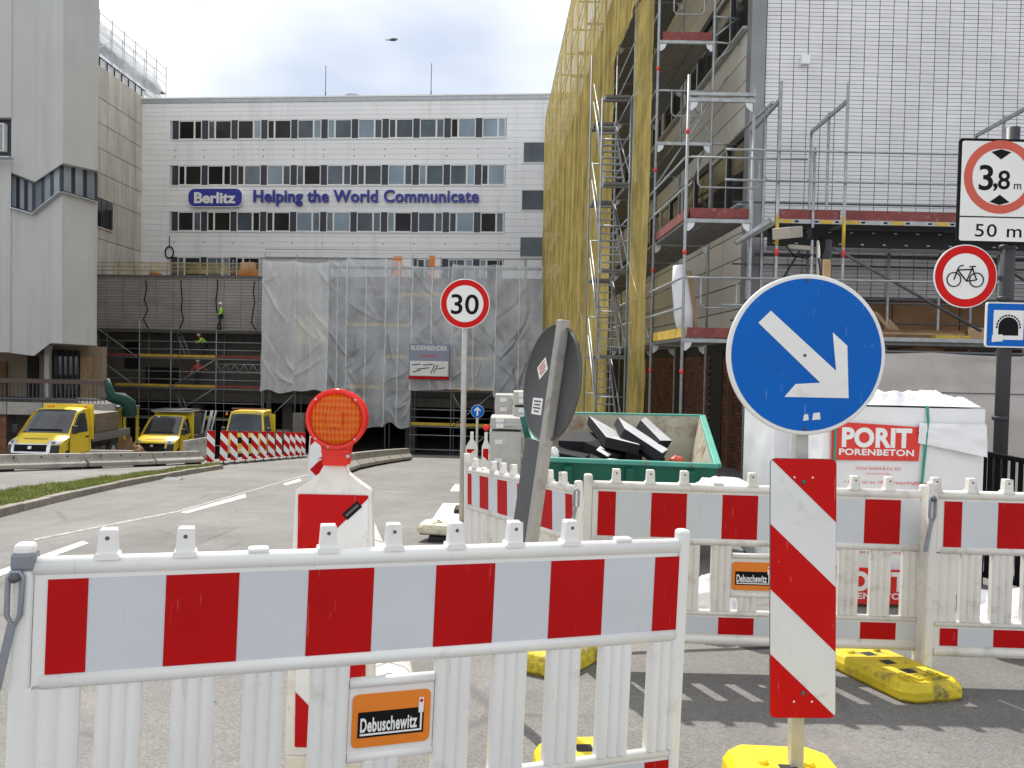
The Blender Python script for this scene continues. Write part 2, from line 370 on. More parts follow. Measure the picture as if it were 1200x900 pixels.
# ------------------------------------------------------------------ mesh builder
class MB:
    def __init__(s):
        s.v, s.f, s.sm, s.mi = [], [], [], []
    def add(s, vs, fs, smooth=False, mi=0):
        o = len(s.v)
        s.v += [V(p) for p in vs]
        for f in fs:
            s.f.append([i + o for i in f]); s.sm.append(smooth); s.mi.append(mi)
        return s
    def hexa(s, p, mi=0):                    # 4 lower then 4 upper points, both counter-clockwise from above
        return s.add(p, [(3, 2, 1, 0), (4, 5, 6, 7), (0, 1, 5, 4), (1, 2, 6, 5), (2, 3, 7, 6), (3, 0, 4, 7)], mi=mi)
    def box(s, x0, x1, y0, y1, z0, z1, mi=0):
        return s.hexa([(x0, y0, z0), (x1, y0, z0), (x1, y1, z0), (x0, y1, z0), (x0, y0, z1), (x1, y0, z1), (x1, y1, z1), (x0, y1, z1)], mi)
    def bar(s, p, q, w, h, up=(0, 0, 1), mi=0):   # rectangular bar from p to q
        p, q = V(p), V(q); d = (q - p).normalized(); a = d.cross(V(up))
        if a.length < 1e-4:
            a = d.cross(V((0, 1, 0)))
        a.normalize(); b = a.cross(d).normalized(); a = a * (w / 2); b = b * (h / 2)
        return s.hexa([p - a - b, p + a - b, q + a - b, q - a - b, p - a + b, p + a + b, q + a + b, q - a + b], mi)
    def obox(s, c, sx, sy, sz, m, mi=0):     # box of full sizes about c turned by the 3x3 m
        c = V(c)
        q = [(-1, -1, -1), (1, -1, -1), (1, 1, -1), (-1, 1, -1), (-1, -1, 1), (1, -1, 1), (1, 1, 1), (-1, 1, 1)]
        return s.hexa([c + m @ V((a * sx / 2, b * sy / 2, e * sz / 2)) for a, b, e in q], mi)
    def path(s, pts, r, n=8, mi=0, closed=False):
        pts = [V(p) for p in pts]; k = len(pts); o = len(s.v); prev = None
        for i, p in enumerate(pts):
            if closed:
                d = pts[(i + 1) % k] - pts[i - 1]
            else:
                d = pts[min(i + 1, k - 1)] - pts[max(i - 1, 0)]
            d = d.normalized()
            a = prev - d * prev.dot(d) if prev else d.cross(V((0, 0, 1)))
            if a.length < 1e-3:
                a = d.cross(V((0, 1, 0)))
            a.normalize(); prev = a; b = d.cross(a)
            rr = r[i] if isinstance(r, (list, tuple)) else r
            for j in range(n):
                t = 2 * math.pi * j / n
                s.v.append(p + a * (rr * math.cos(t)) + b * (rr * math.sin(t)))
        for i in range(k if closed else k - 1):
            for j in range(n):
                i2 = (i + 1) % k
                s.f.append([o + i * n + j, o + i * n + (j + 1) % n, o + i2 * n + (j + 1) % n, o + i2 * n + j]); s.sm.append(True); s.mi.append(mi)
        if not closed:
            s.f.append([o + j for j in range(n)][::-1]); s.sm.append(False); s.mi.append(mi)
            s.f.append([o + (k - 1) * n + j for j in range(n)]); s.sm.append(False); s.mi.append(mi)
        return s
    def tube(s, p, q, r, n=8, mi=0, r2=None):
        return s.path([p, q], [r, r if r2 is None else r2], n, mi)
    def prism(s, poly, o, ax, ay, an, d0, d1, mi=0, side=None):   # 2-D outline in the ax/ay plane, from d0 to d1 along an
        o, ax, ay, an = V(o), V(ax), V(ay), V(an); n = len(poly)
        a = [o + ax * x + ay * y + an * d0 for x, y in poly]; b = [o + ax * x + ay * y + an * d1 for x, y in poly]
        s.add(a + b, [list(range(n))[::-1], [n + i for i in range(n)]], mi=mi)
        s.add(a + b, [(i, (i + 1) % n, n + (i + 1) % n, n + i) for i in range(n)], mi=mi if side is None else side)
        return s
    def lathe(s, prof, o, ax, ay, an, n=24, mi=0, smooth=True):   # profile of (radius, along an)
        o, ax, ay, an = V(o), V(ax), V(ay), V(an); k = len(prof); vs = []
        for r, z in prof:
            for j in range(n):
                t = 2 * math.pi * j / n
                vs.append(o + ax * (r * math.cos(t)) + ay * (r * math.sin(t)) + an * z)
        fs = [(i * n + j, i * n + (j + 1) % n, (i + 1) * n + (j + 1) % n, (i + 1) * n + j) for i in range(k - 1) for j in range(n)]
        s.add(vs, fs, smooth, mi)
        s.add([], [])
        oo = len(s.v) - len(vs)
        if prof[0][0] > 1e-4:
            s.f.append([oo + j for j in range(n)][::-1]); s.sm.append(False); s.mi.append(mi)
        if prof[-1][0] > 1e-4:
            s.f.append([oo + (k - 1) * n + j for j in range(n)]); s.sm.append(False); s.mi.append(mi)
        return s
    def grid(s, nu, nv, fn, smooth=True, mi=0):
        vs = [fn(i / nu, j / nv) for j in range(nv + 1) for i in range(nu + 1)]
        w = nu + 1
        return s.add(vs, [(j * w + i, j * w + i + 1, (j + 1) * w + i + 1, (j + 1) * w + i) for j in range(nv) for i in range(nu)], smooth, mi)
    def mesh(s, name, mats, off=None):
        me = bpy.data.meshes.new(name)
        me.from_pydata([p - off for p in s.v] if off is not None else s.v, [], s.f)
        for m in (mats if isinstance(mats, (list, tuple)) else [mats]):
            me.materials.append(m)
        me.polygons.foreach_set('use_smooth', s.sm)
        me.polygons.foreach_set('material_index', s.mi)
        me.update()
        return me

def link(name, me, parent=None):
    o = bpy.data.objects.new(name, me); COL.objects.link(o)
    if parent:
        o.parent = parent
    return o
def bev(o, w, seg=2):
    b = o.modifiers.new('bevel', 'BEVEL'); b.width = w; b.segments = seg; b.limit_method = 'ANGLE'; b.angle_limit = R(40)
    return o
def wsum(o):                                 # place of an unrotated chain of parents
    l = V((0, 0, 0))
    while o:
        l = l + o.location; o = o.parent
    return l
def part(name, mb, m, parent, local=False, bevel=0, kind=None, label=None):
    o = link(name, mb.mesh(name, m, None if local else wsum(parent)), parent)
    if bevel:
        bev(o, bevel)
    if kind:
        o['kind'] = kind
    if label:
        o['label'] = label
    return o
def tag(o, label, cat, group=None):
    o['label'] = label; o['category'] = cat
    if group:
        o['group'] = group
    return o
def empty(name, loc, label, cat, group=None, mat3=None):
    o = bpy.data.objects.new(name, None); COL.objects.link(o)
    o.empty_display_size = .1
    o.location = loc
    if mat3 is not None:
        o.rotation_euler = mat3.to_euler()
    return tag(o, label, cat, group)
def solo(name, mb, m, label, cat, group=None, bevel=0):      # a thing that is one mesh; its origin at the middle of its base
    xs = [p.x for p in mb.v]; ys = [p.y for p in mb.v]; zs = [p.z for p in mb.v]
    off = V(((min(xs) + max(xs)) / 2, (min(ys) + max(ys)) / 2, min(zs)))
    o = link(name, mb.mesh(name, m, off)); o.location = off
    if bevel:
        bev(o, bevel)
    return tag(o, label, cat, group)
def struct(name, mb, m, parent=None, kind='structure'):
    o = link(name, mb.mesh(name, m), parent)
    if kind:
        o['kind'] = kind
    return o
def copy_tree(o, parent=None):
    c = o.copy(); COL.objects.link(c); c.parent = parent
    for ch in list(o.children):
        copy_tree(ch, c)
    return c
def axes(xdir, up=(0, 0, 1)):                # 3x3 with local x along xdir
    x = V(xdir).normalized(); z = V(up); z = (z - x * z.dot(x)).normalized(); y = z.cross(x)
    return Matrix((x, y, z)).transposed()
def rotz(a):
    return Matrix.Rotation(a, 3, 'Z')

# text as real flat letters
_tx = {}
def text(body, h=None, w=None, bold=0., space=1.):
    """2-D letters centred on 0,0: verts, faces; h is the cap height, w the overall width"""
    key = (body, bold, space)
    if key not in _tx:
        cu = bpy.data.curves.new('t', 'FONT'); cu.body = body; cu.offset = bold; cu.space_character = space; cu.fill_mode = 'FRONT'
        cu.resolution_u = 4
        ob = bpy.data.objects.new('t', cu); COL.objects.link(ob)
        bpy.context.view_layer.update()
        me = bpy.data.meshes.new_from_object(ob.evaluated_get(bpy.context.evaluated_depsgraph_get()))
        vs = [(p.co.x, p.co.y) for p in me.vertices]; fs = [tuple(p.vertices) for p in me.polygons]
        bpy.data.objects.remove(ob); bpy.data.meshes.remove(me)
        _tx[key] = (vs, fs)
    vs, fs = _tx[key]
    x0 = min(p[0] for p in vs); x1 = max(p[0] for p in vs); y0 = min(p[1] for p in vs); y1 = max(p[1] for p in vs)
    sy = (h / .73) if h else w / (x1 - x0)
    sx = w / (x1 - x0) if w else sy
    return [((x - (x0 + x1) / 2) * sx, (y - .365) * sy) for x, y in vs], fs
def put(mb, tf, o, ax, ay, an, off=0., mi=0, thick=0.):
    vs, fs = tf; o, ax, ay, an = V(o), V(ax), V(ay), V(an)
    flip = ax.cross(ay).dot(an) < 0
    mb.add([o + ax * x + ay * y + an * (off + thick) for x, y in vs], [f[::-1] if flip else f for f in fs], mi=mi)
    if thick:
        ec = {}
        for f in fs:
            for i in range(len(f)):
                a, b = f[i], f[(i + 1) % len(f)]
                ec[(a, b)] = 1
        for (a, b) in ec:
            if (b, a) not in ec:
                q = [vs[a], vs[b]]
                mb.add([o + ax * q[0][0] + ay * q[0][1] + an * off, o + ax * q[1][0] + ay * q[1][1] + an * off,
                        o + ax * q[1][0] + ay * q[1][1] + an * (off + thick), o + ax * q[0][0] + ay * q[0][1] + an * (off + thick)], [(0, 1, 2, 3)], mi=mi)
    return mb
def rrect(w, h, r, n=5, cx=0, cy=0):
    pts = []
    for sx, sy, a0 in ((1, 1, 0), (-1, 1, 90), (-1, -1, 180), (1, -1, 270)):
        for i in range(n + 1):
            t = R(a0 + 90 * i / n)
            pts.append((cx + sx * (w / 2 - r) + r * math.cos(t), cy + sy * (h / 2 - r) + r * math.sin(t)))
    return pts
def clip(poly, a, b, c):                     # keep a*x+b*y<=c
    out = []
    for i in range(len(poly)):
        p, q = poly[i], poly[(i + 1) % len(poly)]
        dp, dq = a * p[0] + b * p[1] - c, a * q[0] + b * q[1] - c
        if dp <= 0:
            out.append(p)
        if dp * dq < 0:
            t = dp / (dp - dq); out.append((p[0] + (q[0] - p[0]) * t, p[1] + (q[1] - p[1]) * t))
    return out
def circ(r, n=48, cx=0, cy=0):
    return [(cx + r * math.cos(2 * math.pi * i / n), cy + r * math.sin(2 * math.pi * i / n)) for i in range(n)]
def ringmesh(mb, r0, r1, o, ax, ay, an, off, mi=0, n=48):
    o, ax, ay, an = V(o), V(ax), V(ay), V(an)
    vs = [o + ax * x + ay * y + an * off for r in (r0, r1) for x, y in circ(r, n)]
    return mb.add(vs, [(i, n + i, n + (i + 1) % n, (i + 1) % n) if ax.cross(ay).dot(an) > 0 else (i, (i + 1) % n, n + (i + 1) % n, n + i) for i in range(n)], mi=mi)
def flat(mb, poly, o, ax, ay, an, off, mi=0):
    o, ax, ay, an = V(o), V(ax), V(ay), V(an)
    f = list(range(len(poly)))
    area = sum(poly[i][0] * poly[(i + 1) % len(poly)][1] - poly[(i + 1) % len(poly)][0] * poly[i][1] for i in range(len(poly)))
    if (area > 0) != (ax.cross(ay).dot(an) > 0):
        f = f[::-1]
    return mb.add([o + ax * x + ay * y + an * off for x, y in poly], [f], mi=mi)
class Plane:                                 # an upright plane: s along a, z up, n towards the camera
    def __init__(p, px, d, ang):
        p.o = P(px, 450, d); p.o.z = 0
        p.a = V((math.cos(ang), -math.sin(ang), 0)); p.n = V((-math.sin(ang), -math.cos(ang), 0))
    def hit(p, px, py):
        r = ray(px, py); t = (p.o - EYE).dot(p.n) / r.dot(p.n); q = EYE + r * t
        return (q - p.o).dot(p.a), q.z
    def s(p, px, py=430):
        return p.hit(px, py)[0]
    def z(p, px, py):
        return p.hit(px, py)[1]
    def pt(p, s, z, off=0.):
        return p.o + p.a * s + V((0, 0, z)) + p.n * off
    def box(p, mb, s0, s1, z0, z1, o0, o1, mi=0):      # o0 < o1, measured towards the camera
        return mb.hexa([p.pt(s0, z0, o1), p.pt(s1, z0, o1), p.pt(s1, z0, o0), p.pt(s0, z0, o0),
                        p.pt(s0, z1, o1), p.pt(s1, z1, o1), p.pt(s1, z1, o0), p.pt(s0, z1, o0)], mi)
UP = V((0, 0, 1))
# ================================================================== SETTING: ground
us = [-90, -50, -30, -20, -15, -13.5, -13, -12.4, -11.8, -11.2, -10.6, -10, -7, -5, -3, -2, -1, -.4, 0, .29, .31, .6, 1, 1.6, 2.4, 4, 6, 9, 14, 25, 60]
ys = [-14, -8, -4, -2] + [i * .5 for i in range(0, 121)] + [65, 75, 90, 120]
mb = MB()
for y in ys:
    for u in us:
        mb.v.append(V((u - UDIR * y, y, zland(u, y))))
w = len(us)
for j in range(len(ys) - 1):
    for i in range(w - 1):
        mb.f.append([j * w + i, j * w + i + 1, (j + 1) * w + i + 1, (j + 1) * w + i]); mb.sm.append(False); mb.mi.append(0)
road = struct('road', mb, M_ASPH)

def mark(name, pix, m, lift=.004):
    mb = MB()
    g = [G(*p) for p in pix]
    # split lengthwise so that the paint follows the dip of the road
    n = max(1, int((g[1] - g[0]).length / .7))
    for i in range(n + 1):
        t = i / n
        for a, b in ((g[0], g[1]), (g[3], g[2])):
            q = a.lerp(b, t); mb.v.append(V((q.x, q.y, zroad(q.y) + lift)))
    for i in range(n):
        mb.f.append([2 * i, 2 * i + 1, 2 * i + 3, 2 * i + 2]); mb.sm.append(False); mb.mi.append(0)
    for f in mb.f:
        a, b, c = (mb.v[f[k]] for k in range(3))
        if (b - a).cross(c - a).z < 0:
            f.reverse()
    return part(name, mb, m, road)
for pix in ([(-60, 690), (97, 634), (104, 637), (-60, 698)], [(211, 601), (287, 579), (289, 583), (219, 602)],
            [(331, 567), (352, 561), (353, 564), (335, 569)], [(362, 561), (386, 555), (387, 557), (364, 564)]):
    mark('lane_dash', pix, M_LINE)
mark('thin_line', [(40, 632), (208, 599), (208, 600.6), (40, 634)], M_LINEF)
mark('thin_line', [(208, 599), (300, 573), (300, 574), (208, 600.6)], M_LINEF)
mark('thin_line', [(300, 573), (390, 548), (390, 549), (300, 574)], M_LINEF)
mark('block_dash', [(505, 611), (519, 590), (545, 590), (540, 611)], M_LINE)
mark('block_dash', [(527, 576), (533, 567), (548, 567), (546, 576)], M_LINE)
mark('relaid_patch', [(590, 772), (1330, 742), (1420, 960), (520, 960)], M_ASPH2, .002)
mark('relaid_patch', [(60, 652), (190, 615), (280, 618), (170, 665)], M_ASPH2, .002)
mark('tar_seam', [(596, 770), (1330, 741), (1330, 744), (596, 773.5)], M_RUBBER, .003)
q = MB()
for i in range(1500):                        # loose grit and small stones
    k = rnd.random()
    if k < .35:
        x, y = rnd.uniform(-1.5, 3.2), rnd.uniform(2.2, 5.6)
    elif k < .65:
        t_ = rnd.random(); p_ = K0_ = None; x, y = None, None
        y = rnd.uniform(11, 24); x = -8.9 + rnd.gauss(.25, .25) + .0 * y
    else:
        y = rnd.uniform(5, 22); x = rnd.gauss(-.75 - UDIR * y, .5)
    r_ = rnd.uniform(.003, .009); z = gz(x, y)
    vs = [V((x + r_ * math.cos(a_ + i), y + r_ * math.sin(a_ + i), z + .001)) for a_ in (0, 2.1, 4.2)] + [V((x, y, z + r_ * rnd.uniform(.5, 1.1)))]
    q.add(vs, [(0, 1, 3), (1, 2, 3), (2, 0, 3)])
struct('grit', q, mat('grit_stone', (.24, .22, .19), .9, isl=.5), kind='stuff')
mb = MB(); c = G(197, 562)
mb.lathe([(.32, 0), (.32, .01), (.28, .012), (0, .012)], c + V((0, 0, .002)), V((1, 0, 0)), V((0, 1, 0)), UP, 20)
part('manhole_cover', mb, M_STEELD, road)

# kerb stones and the grassy verge
K0, K1 = G(-120, 640), G(262, 549.5)
kerb = bpy.data.objects.new('kerb', None); COL.objects.link(kerb); kerb['kind'] = 'structure'; kerb.location = K0
kd = (K1 - K0); kl = kd.xy.length
n = int(kl / 1.0)
curve = lambda t: V((K0.x + kd.x * t - .35 * math.sin(math.pi * t), K0.y + kd.y * t, 0))
for i in range(n):
    a, b = curve((i + .012) / n), curve((i + .988) / n)
    mb = MB(); d = (b - a).normalized(); sd = V((-d.y, d.x, 0)) * .15
    pts = []
    lift = .12 + rnd.uniform(-.008, .008)
    for z, ins in ((-.1, 0), (lift, .0)):
        for p, q in ((a, 0), (b, 0), (b, 1), (a, 1)):
            r_ = p + sd * q; pts.append(V((r_.x, r_.y, zroad(p.y) + z)))
    mb.hexa(pts)
    part('kerb_stone', mb, M_STONE, kerb, bevel=.015)
VF = [G(-120, 606), G(0, 581.5), G(130, 563.5), G(258, 546.5)]
def verge(u, v):
    t = u; a = curve(t) + V((-.13, .05, 0))
    k = min(2.999, t * 3); i = int(k); b = VF[i].lerp(VF[i + 1], k - i)
    p = a.lerp(V((b.x, b.y, 0)), v)
    z = zroad(p.y) + .105 - .1 * max(0, v - .8) / .2 + .02 * noise.noise(p * 1.5)
    return V((p.x, p.y, z))
mb = MB().grid(40, 8, verge)
ver = struct('grass_verge', mb, M_SOIL)
mb = MB()
for i in range(22000):
    u, v = rnd.random(), rnd.random()
    p = verge(u, v)
    den = noise.noise(p * .7) + .35
    if rnd.random() > .45 + den:
        continue
    h = rnd.uniform(.03, .085) * (1.2 if noise.noise(p * 2.3) > .2 else .8); a = rnd.uniform(0, 6.28)
    dx, dy = math.cos(a) * .011, math.sin(a) * .011
    lean = V((rnd.uniform(-.05, .05), rnd.uniform(-.05, .05), h))
    mb.add([p + V((-dx, -dy, -.01)), p + V((dx, dy, -.01)), p + lean], [(0, 1, 2)])
gr = struct('grass', mb, M_GRASS, kind='stuff')

# ================================================================== plastic barrier fencing
def flute(x, z0, z1, wd=.12):
    k = 18; pr = []
    for i in range(k + 1):
        t = i / k
        pr.append((x - wd / 2 + wd * t, -.016 - .011 * abs(math.sin(3 * math.pi * t)) ** .7))
    pr += [(x + wd / 2, .016), (x - wd / 2, .016)]
    return MB().prism(pr, (0, 0, 0), (1, 0, 0), (0, 1, 0), (0, 0, 1), z0, z1)
def barrier(loc, m3, L, unit, end_units, plate=None, link_left=False, collar=False, white=M_WHITE, label='', peg0=.225, small=(2, 8), post_h=.99, right_post=.985, depth=.14):
    t = empty('plastic_barrier', loc, label, 'road barrier', 'red and white plastic barrier panels', m3)
    # posts
    pm = MB().box(0, .05, -.026, .026, -depth, post_h)
    part('end_post', pm, white, t, True, .012)
    pm = MB().box(L - .045, L, -.024, .024, -depth, right_post)
    part('end_post', pm, white, t, True, .012)
    if collar:
        part('grey_collar', MB().box(-.005, .055, -.031, .031, post_h - .075, post_h - .02), M_GREYTAPE, t, True, .012)
    part('panel', MB().box(.051, L - .046, -.016, .016, .60, .91), white, t, True, .004)
    part('top_rail', MB().path([(.045, 0, .925), (L - .04, 0, .925)], .027, 12), white, t, True)
    part('middle_rail', MB().path([(.075, -.006, .612), (L - .05, -.006, .612)], .0235, 12), white, t, True)
    part('lower_rail', MB().path([(.051, -.004, .19), (L - .046, -.004, .19)], .019, 12), white, t, True)
    part('bottom_rail', MB().path([(.051, 0, .028), (L - .046, 0, .028)], .028, 12), white, t, True)
    part('lower_panel', MB().box(.051, L - .046, -.014, .014, .045, .178), white, t, True)
    n = 11; st = (L - .15) / (n - 1)
    for i in range(n):
        x = .075 + st * i
        if plate and i == 5:
            continue
        part('slat', flute(x + (.02 if i == 0 else 0), .205, .593, .116 if i else .15), white, t, True)
    if plate:
        xc = .075 + st * 5; hw = st - .06
        part('plate_rail', MB().path([(xc - hw, -.006, .532), (xc + hw, -.006, .532)], .0165, 10), white, t, True)
        part('plate_rail', MB().path([(xc - hw, -.006, .30), (xc + hw, -.006, .30)], .0165, 10), white, t, True)
        part('plate_back', MB().box(xc - hw, xc + hw, -.012, .012, .30, .532), white, t, True)
        part('slat', flute(xc - .03, .205, .289, .11), white, t, True)
        pl = part('company_plate', MB().prism(rrect(.245, .165, .018), (xc, -.018, .415), (1, 0, 0), (0, 0, 1), (0, -1, 0), -.005, .0), M_ORANGE, t, True)
        q = MB()
        flat(q, [(-.105, -.052), (.102, -.052), (.102, .028), (-.105, .028)], (xc, -.018, .415), (1, 0, 0), (0, 0, 1), (0, -1, 0), .0012)
        part('name_field', q, M_BLACK, pl, True)
        q = MB()
        put(q, text('Debuschewitz', .044, .178, .03, 1.08), (xc - .008, -.018, .404), V((1, 0, 0)), V((0, 0, 1)), V((0, -1, 0)), .0024)
        flat(q, [(-.098, -.045), (.096, -.045), (.096, -.039), (-.098, -.039)], (xc, -.018, .415), (1, 0, 0), (0, 0, 1), (0, -1, 0), .0024)
        flat(q, [(.090, -.04), (.096, -.04), (.096, .02), (.090, .02)], (xc, -.018, .415), (1, 0, 0), (0, 0, 1), (0, -1, 0), .0024)
        flat(q, [(.084, .012), (.1, .012), (.1, .060), (.084, .060)], (xc, -.018, .415), (1, 0, 0), (0, 0, 1), (0, -1, 0), .0027)
        part('lettering', q, M_WPRINT, pl, True)
        q = MB(); flat(q, circ(.0055, 16, .092, .05), (xc, -.018, .415), (1, 0, 0), (0, 0, 1), (0, -1, 0), .004)
        part('red_dot', q, M_SIGNRED, pl, True)
    # reflective film: white underlay and single red stripes
    for z0, z1, nm in ((.632, .892, 'upper'), (.066, .166, 'lower')):
        f0 = -.0165 if nm == 'upper' else -.0145
        fl = part('white_film', MB().box(.085, .085 + unit * end_units, f0 - .002, f0, z0, z1), M_WFILM, t, True)
        x = .085; k = 0; on = True; end = .085 + unit * end_units
        while x < end - 1e-4:
            wd = min(unit * (.5 if k == 0 else 1), end - x)
            if on:
                part('red_stripe', MB().box(x, x + wd, f0 - .0035, f0 - .0021, z0, z1), M_RED, t, True)
            x += wd; on = not on; k += 1
    for k in range(9):
        x = peg0 + .2 * k
        if x > L - .12:
            break
        q = MB()
        if k in small:
            q.box(x - .03, x + .03, -.02, .02, .945, .962)
        else:
            q.prism([(-.026, 0), (.026, 0), (.0225, .078), (-.0225, .078)], (x, 0, .946), (1, 0, 0), (0, 0, 1), (0, 1, 0), -.02, .02)
            q.prism([(-.033, 0), (.033, 0), (.03, .016), (-.03, .016)], (x, 0, .942), (1, 0, 0), (0, 0, 1), (0, 1, 0), -.027, .027)
            flat(q, circ(.006, 10), (x, -.0205, .946 + .055), (1, 0, 0), (0, 0, 1), (0, -1, 0), .0002, 1)
        part('peg', q, [white, M_STEELD], t, True, .007)
    if link_left:
        q = MB()
        o = V((.012, -.036, .905))
        ring = [(-.020, .0), (-.017, .016), (0, .024), (.017, .016), (.020, 0), (.017, -.12), (-.004, -.165), (-.016, -.275), (-.043, -.275), (-.032, -.15), (-.026, -.11)]
        hole = 1
        a = math.radians(-6)
        # slotted upper half as a loop, the lower half as a tongue
        q.path([o + V((x, 0, z)) for x, z in ((-.017, -.10), (-.017, 0), (-.009, .014), (.009, .014), (.017, 0), (.014, -.10), (0, -.135))], .0075, 8, closed=True)
        q.bar(o + V((-.004, 0, -.12)), o + V((-.034, 0, -.30)), .02, .012, (0, 1, 0))
        lk = part('hook_link', q, M_LINK, t, True, .003)
        part('bolt', MB().lathe([(.0, .02), (.011, .018), (.013, .0), (.013, -.02)], o + V((0, 0, .0)), V((1, 0, 0)), V((0, 0, 1)), V((0, -1, 0)), 12), M_STEELD, lk, True)
    return t

def zup(m):
    return m
# the nearest panel
A0, A1 = P(4, 560, 2.05), P(800, 560, 2.725)
A0.z, A1.z = 1.5 - (652 - 416) / 432 - .95, 1.5 - (632 - 432) / 330 - .95
barrier(A0, axes(A1 - A0), (A1 - A0).length, ((A1 - A0).length - .125) / 10, 10, True, True, True, M_WHITE,
        'nearest red striped barrier panel with orange company plate and grey taped end post', depth=.30)
# the middle panel across the gap
B0 = P(683, 560, 4.52); B1 = P(1086, 560, 4.5)
B0.z = B1.z = 1.5 - (761 - 438) / 197.5
B0.z += .015; B1.z -= .0
barrier(B0, axes(B1 - B0), (B1 - B0).length, .2085, 9.5, True, False, False, M_WHITE2,
        'barrier panel behind the blue arrow sign, its orange plate half hidden', peg0=.19, small=(3,), depth=.1)
# the right one
C0 = P(1088, 560, 4.36); C1 = P(1490, 560, 4.3)
C0.z = C1.z = 1.5 - (773 - 441) / 206
tb = barrier(C0, axes(C1 - C0), (C1 - C0).length, .2, 9.5, None, True, False, M_WHITE2,
             'scuffed barrier panel running out of the right edge beside the yellow foot', peg0=.04, small=(3,), post_h=1.0, depth=.12)
# the one that runs away along the lane
D1 = P(686, 560, 4.72); D0 = P(549, 560, 6.6)
D1.z = zroad(4.72) + .095; D0.z = zroad(6.6) + .10
barrier(D0, axes(D1 - D0), (D1 - D0).length, .19, 10, None, False, False, M_WHITE2,
        'white barrier panel running away along the lane behind the leaning sign', post_h=1.06, small=(1,), depth=.12)
# small hook between side panel and middle panel
q = MB(); o = P(676, 576, 4.6)
q.path([o + V((x, 0, z)) for x, z in ((-.014, -.09), (-.014, 0), (0, .018), (.014, 0), (.01, -.09))], .008, 8, closed=True)
q.bar(o + V((-.004, 0, -.09)), o + V((-.03, 0, -.23)), .02, .014, (0, 1, 0))
solo('hook_link', q, M_LINK, 'steel hook link joining the lane panel to the panel behind the sign', 'barrier link')

# ------------------------------------------------------------------ recycled plastic feet
def foot(loc, ang, m, label, word=None, L=.82, Wd=.40, H=.115, slope=0.):
    m3 = rotz(ang) @ Matrix.Rotation(slope, 3, 'X')
    t = empty('ballast_block', loc, label, 'base plate', 'plastic base plates', m3)
    q = MB(); c = .055
    def ring(z, i, hx, hy):
        return [V((sx * (hx - i) if not e else sx * (hx - i - c), sy * (hy - i) if e else sy * (hy - i - c), z)) for sx, sy, e in
                ((1, 1, 0), (1, 1, 1), (-1, 1, 1), (-1, 1, 0), (-1, -1, 0), (-1, -1, 1), (1, -1, 1), (1, -1, 0))]
    lv = [ring(.0, .02, Wd / 2, L / 2), ring(.02, 0, Wd / 2, L / 2), ring(H * .6, .003, Wd / 2, L / 2), ring(H - .008, .022, Wd / 2, L / 2), ring(H, .032, Wd / 2, L / 2)]
    for r_ in lv:
        q.v += r_
    for k in range(len(lv) - 1):
        for j in range(8):
            q.f.append([k * 8 + j, k * 8 + (j + 1) % 8, k * 8 + 8 + (j + 1) % 8, k * 8 + 8 + j]); q.sm.append(False); q.mi.append(0)
    q.f.append([(len(lv) - 1) * 8 + j for j in range(8)]); q.sm.append(False); q.mi.append(0)
    part('block', q, m, t, True, .006)
    for y in (-.16, 0, .16):
        part('socket', MB().box(-.035, .035, y - .035, y + .035, H - .02, H + .0012), M_RUBBER, t, True)
    for sx in (-1, 1):
        for yy in (-.22, .2):
            part('stud', MB().lathe([(.022, H - .002), (.02, H + .012), (0, H + .013)], (sx * .09, yy, 0), (1, 0, 0), (0, 1, 0), (0, 0, 1), 10), m, t, True)
    part('rubber_pad', MB().box(-Wd / 2 + .04, Wd / 2 - .04, -L / 2 + .04, L / 2 - .04, -.012, .004), M_RUBBER, t, True)
    if word:
        q = MB(); put(q, text(word, .075, .27, .025, 1.1), V((0, -L / 2 + .11, H)), V((1, 0, 0)), V((0, 1, 0)), V((0, 0, 1)), 0, 0, .011)
        part('raised_letters', q, m, t, True)
    return t
foot(V((2.2, 4.38, zroad(4.38))), R(14), M_YFOOT, 'worn yellow base plate with raised letters under the right barrier joint', 'DEBUZ', L=.76, H=.10, slope=R(-4))
foot(V((1.10, 2.78, zroad(2.78))), R(-3), M_YFOOTN, 'clean yellow base plate under the blue arrow sign', None, L=.80, Wd=.44, H=.115, slope=R(-4))
foot(V((.36, 4.66, zroad(4.66))), R(-32), M_YFOOT, 'dirty yellow base plate behind the nearest barrier below the lane panel', None, slope=R(-4))
foot(V((.34, 2.93, zroad(2.93))), R(5), M_YFOOTN, 'yellow base plate of the leaning sign seen from its back', None, L=.6, slope=R(-4))
foot(V((-.62, 2.82, zroad(2.82))), R(5), M_YFOOTN, 'yellow base plate under the red lamp beacon', None, L=.5, slope=R(-4))

# ------------------------------------------------------------------ blue arrow sign with its hazard board
def board_stripes(mb, w, h, r, o, ax, ay, an, off, bands, slope, mi=0, cc=None):
    """bands: (a,b) ranges of t - slope*u, t down from the top edge, u from the left edge"""
    polys = []
    base = rrect(w, h, r, 4)
    for a, b in bands:
        p = clip(base, slope, 1, h / 2 - a - slope * w / 2)        # t - slope*u >= a
        p = clip(p, -slope, -1, -(h / 2 - b) + slope * w / 2)
        if len(p) > 2:
            polys.append(p)
    return polys
X3, Y3 = V((1, 0, 0)), V((0, -1, 0))
SD = 2.95
pc = P(943, 416, SD); pb = P(937, 880, SD)
t = empty('arrow_sign', V((pb.x, SD + .02, zroad(SD))), 'blue round sign with white arrow pointing down right above a striped hazard board', 'traffic sign')
pu = (pc - pb).normalized()
post = MB().bar(V((pb.x, SD + .035, zroad(SD) + .02)) , pb + (pc - pb) * 1.12 + V((0, .035, 0)), .05, .05)
part('post', post, M_POSTW, t, bevel=.004)
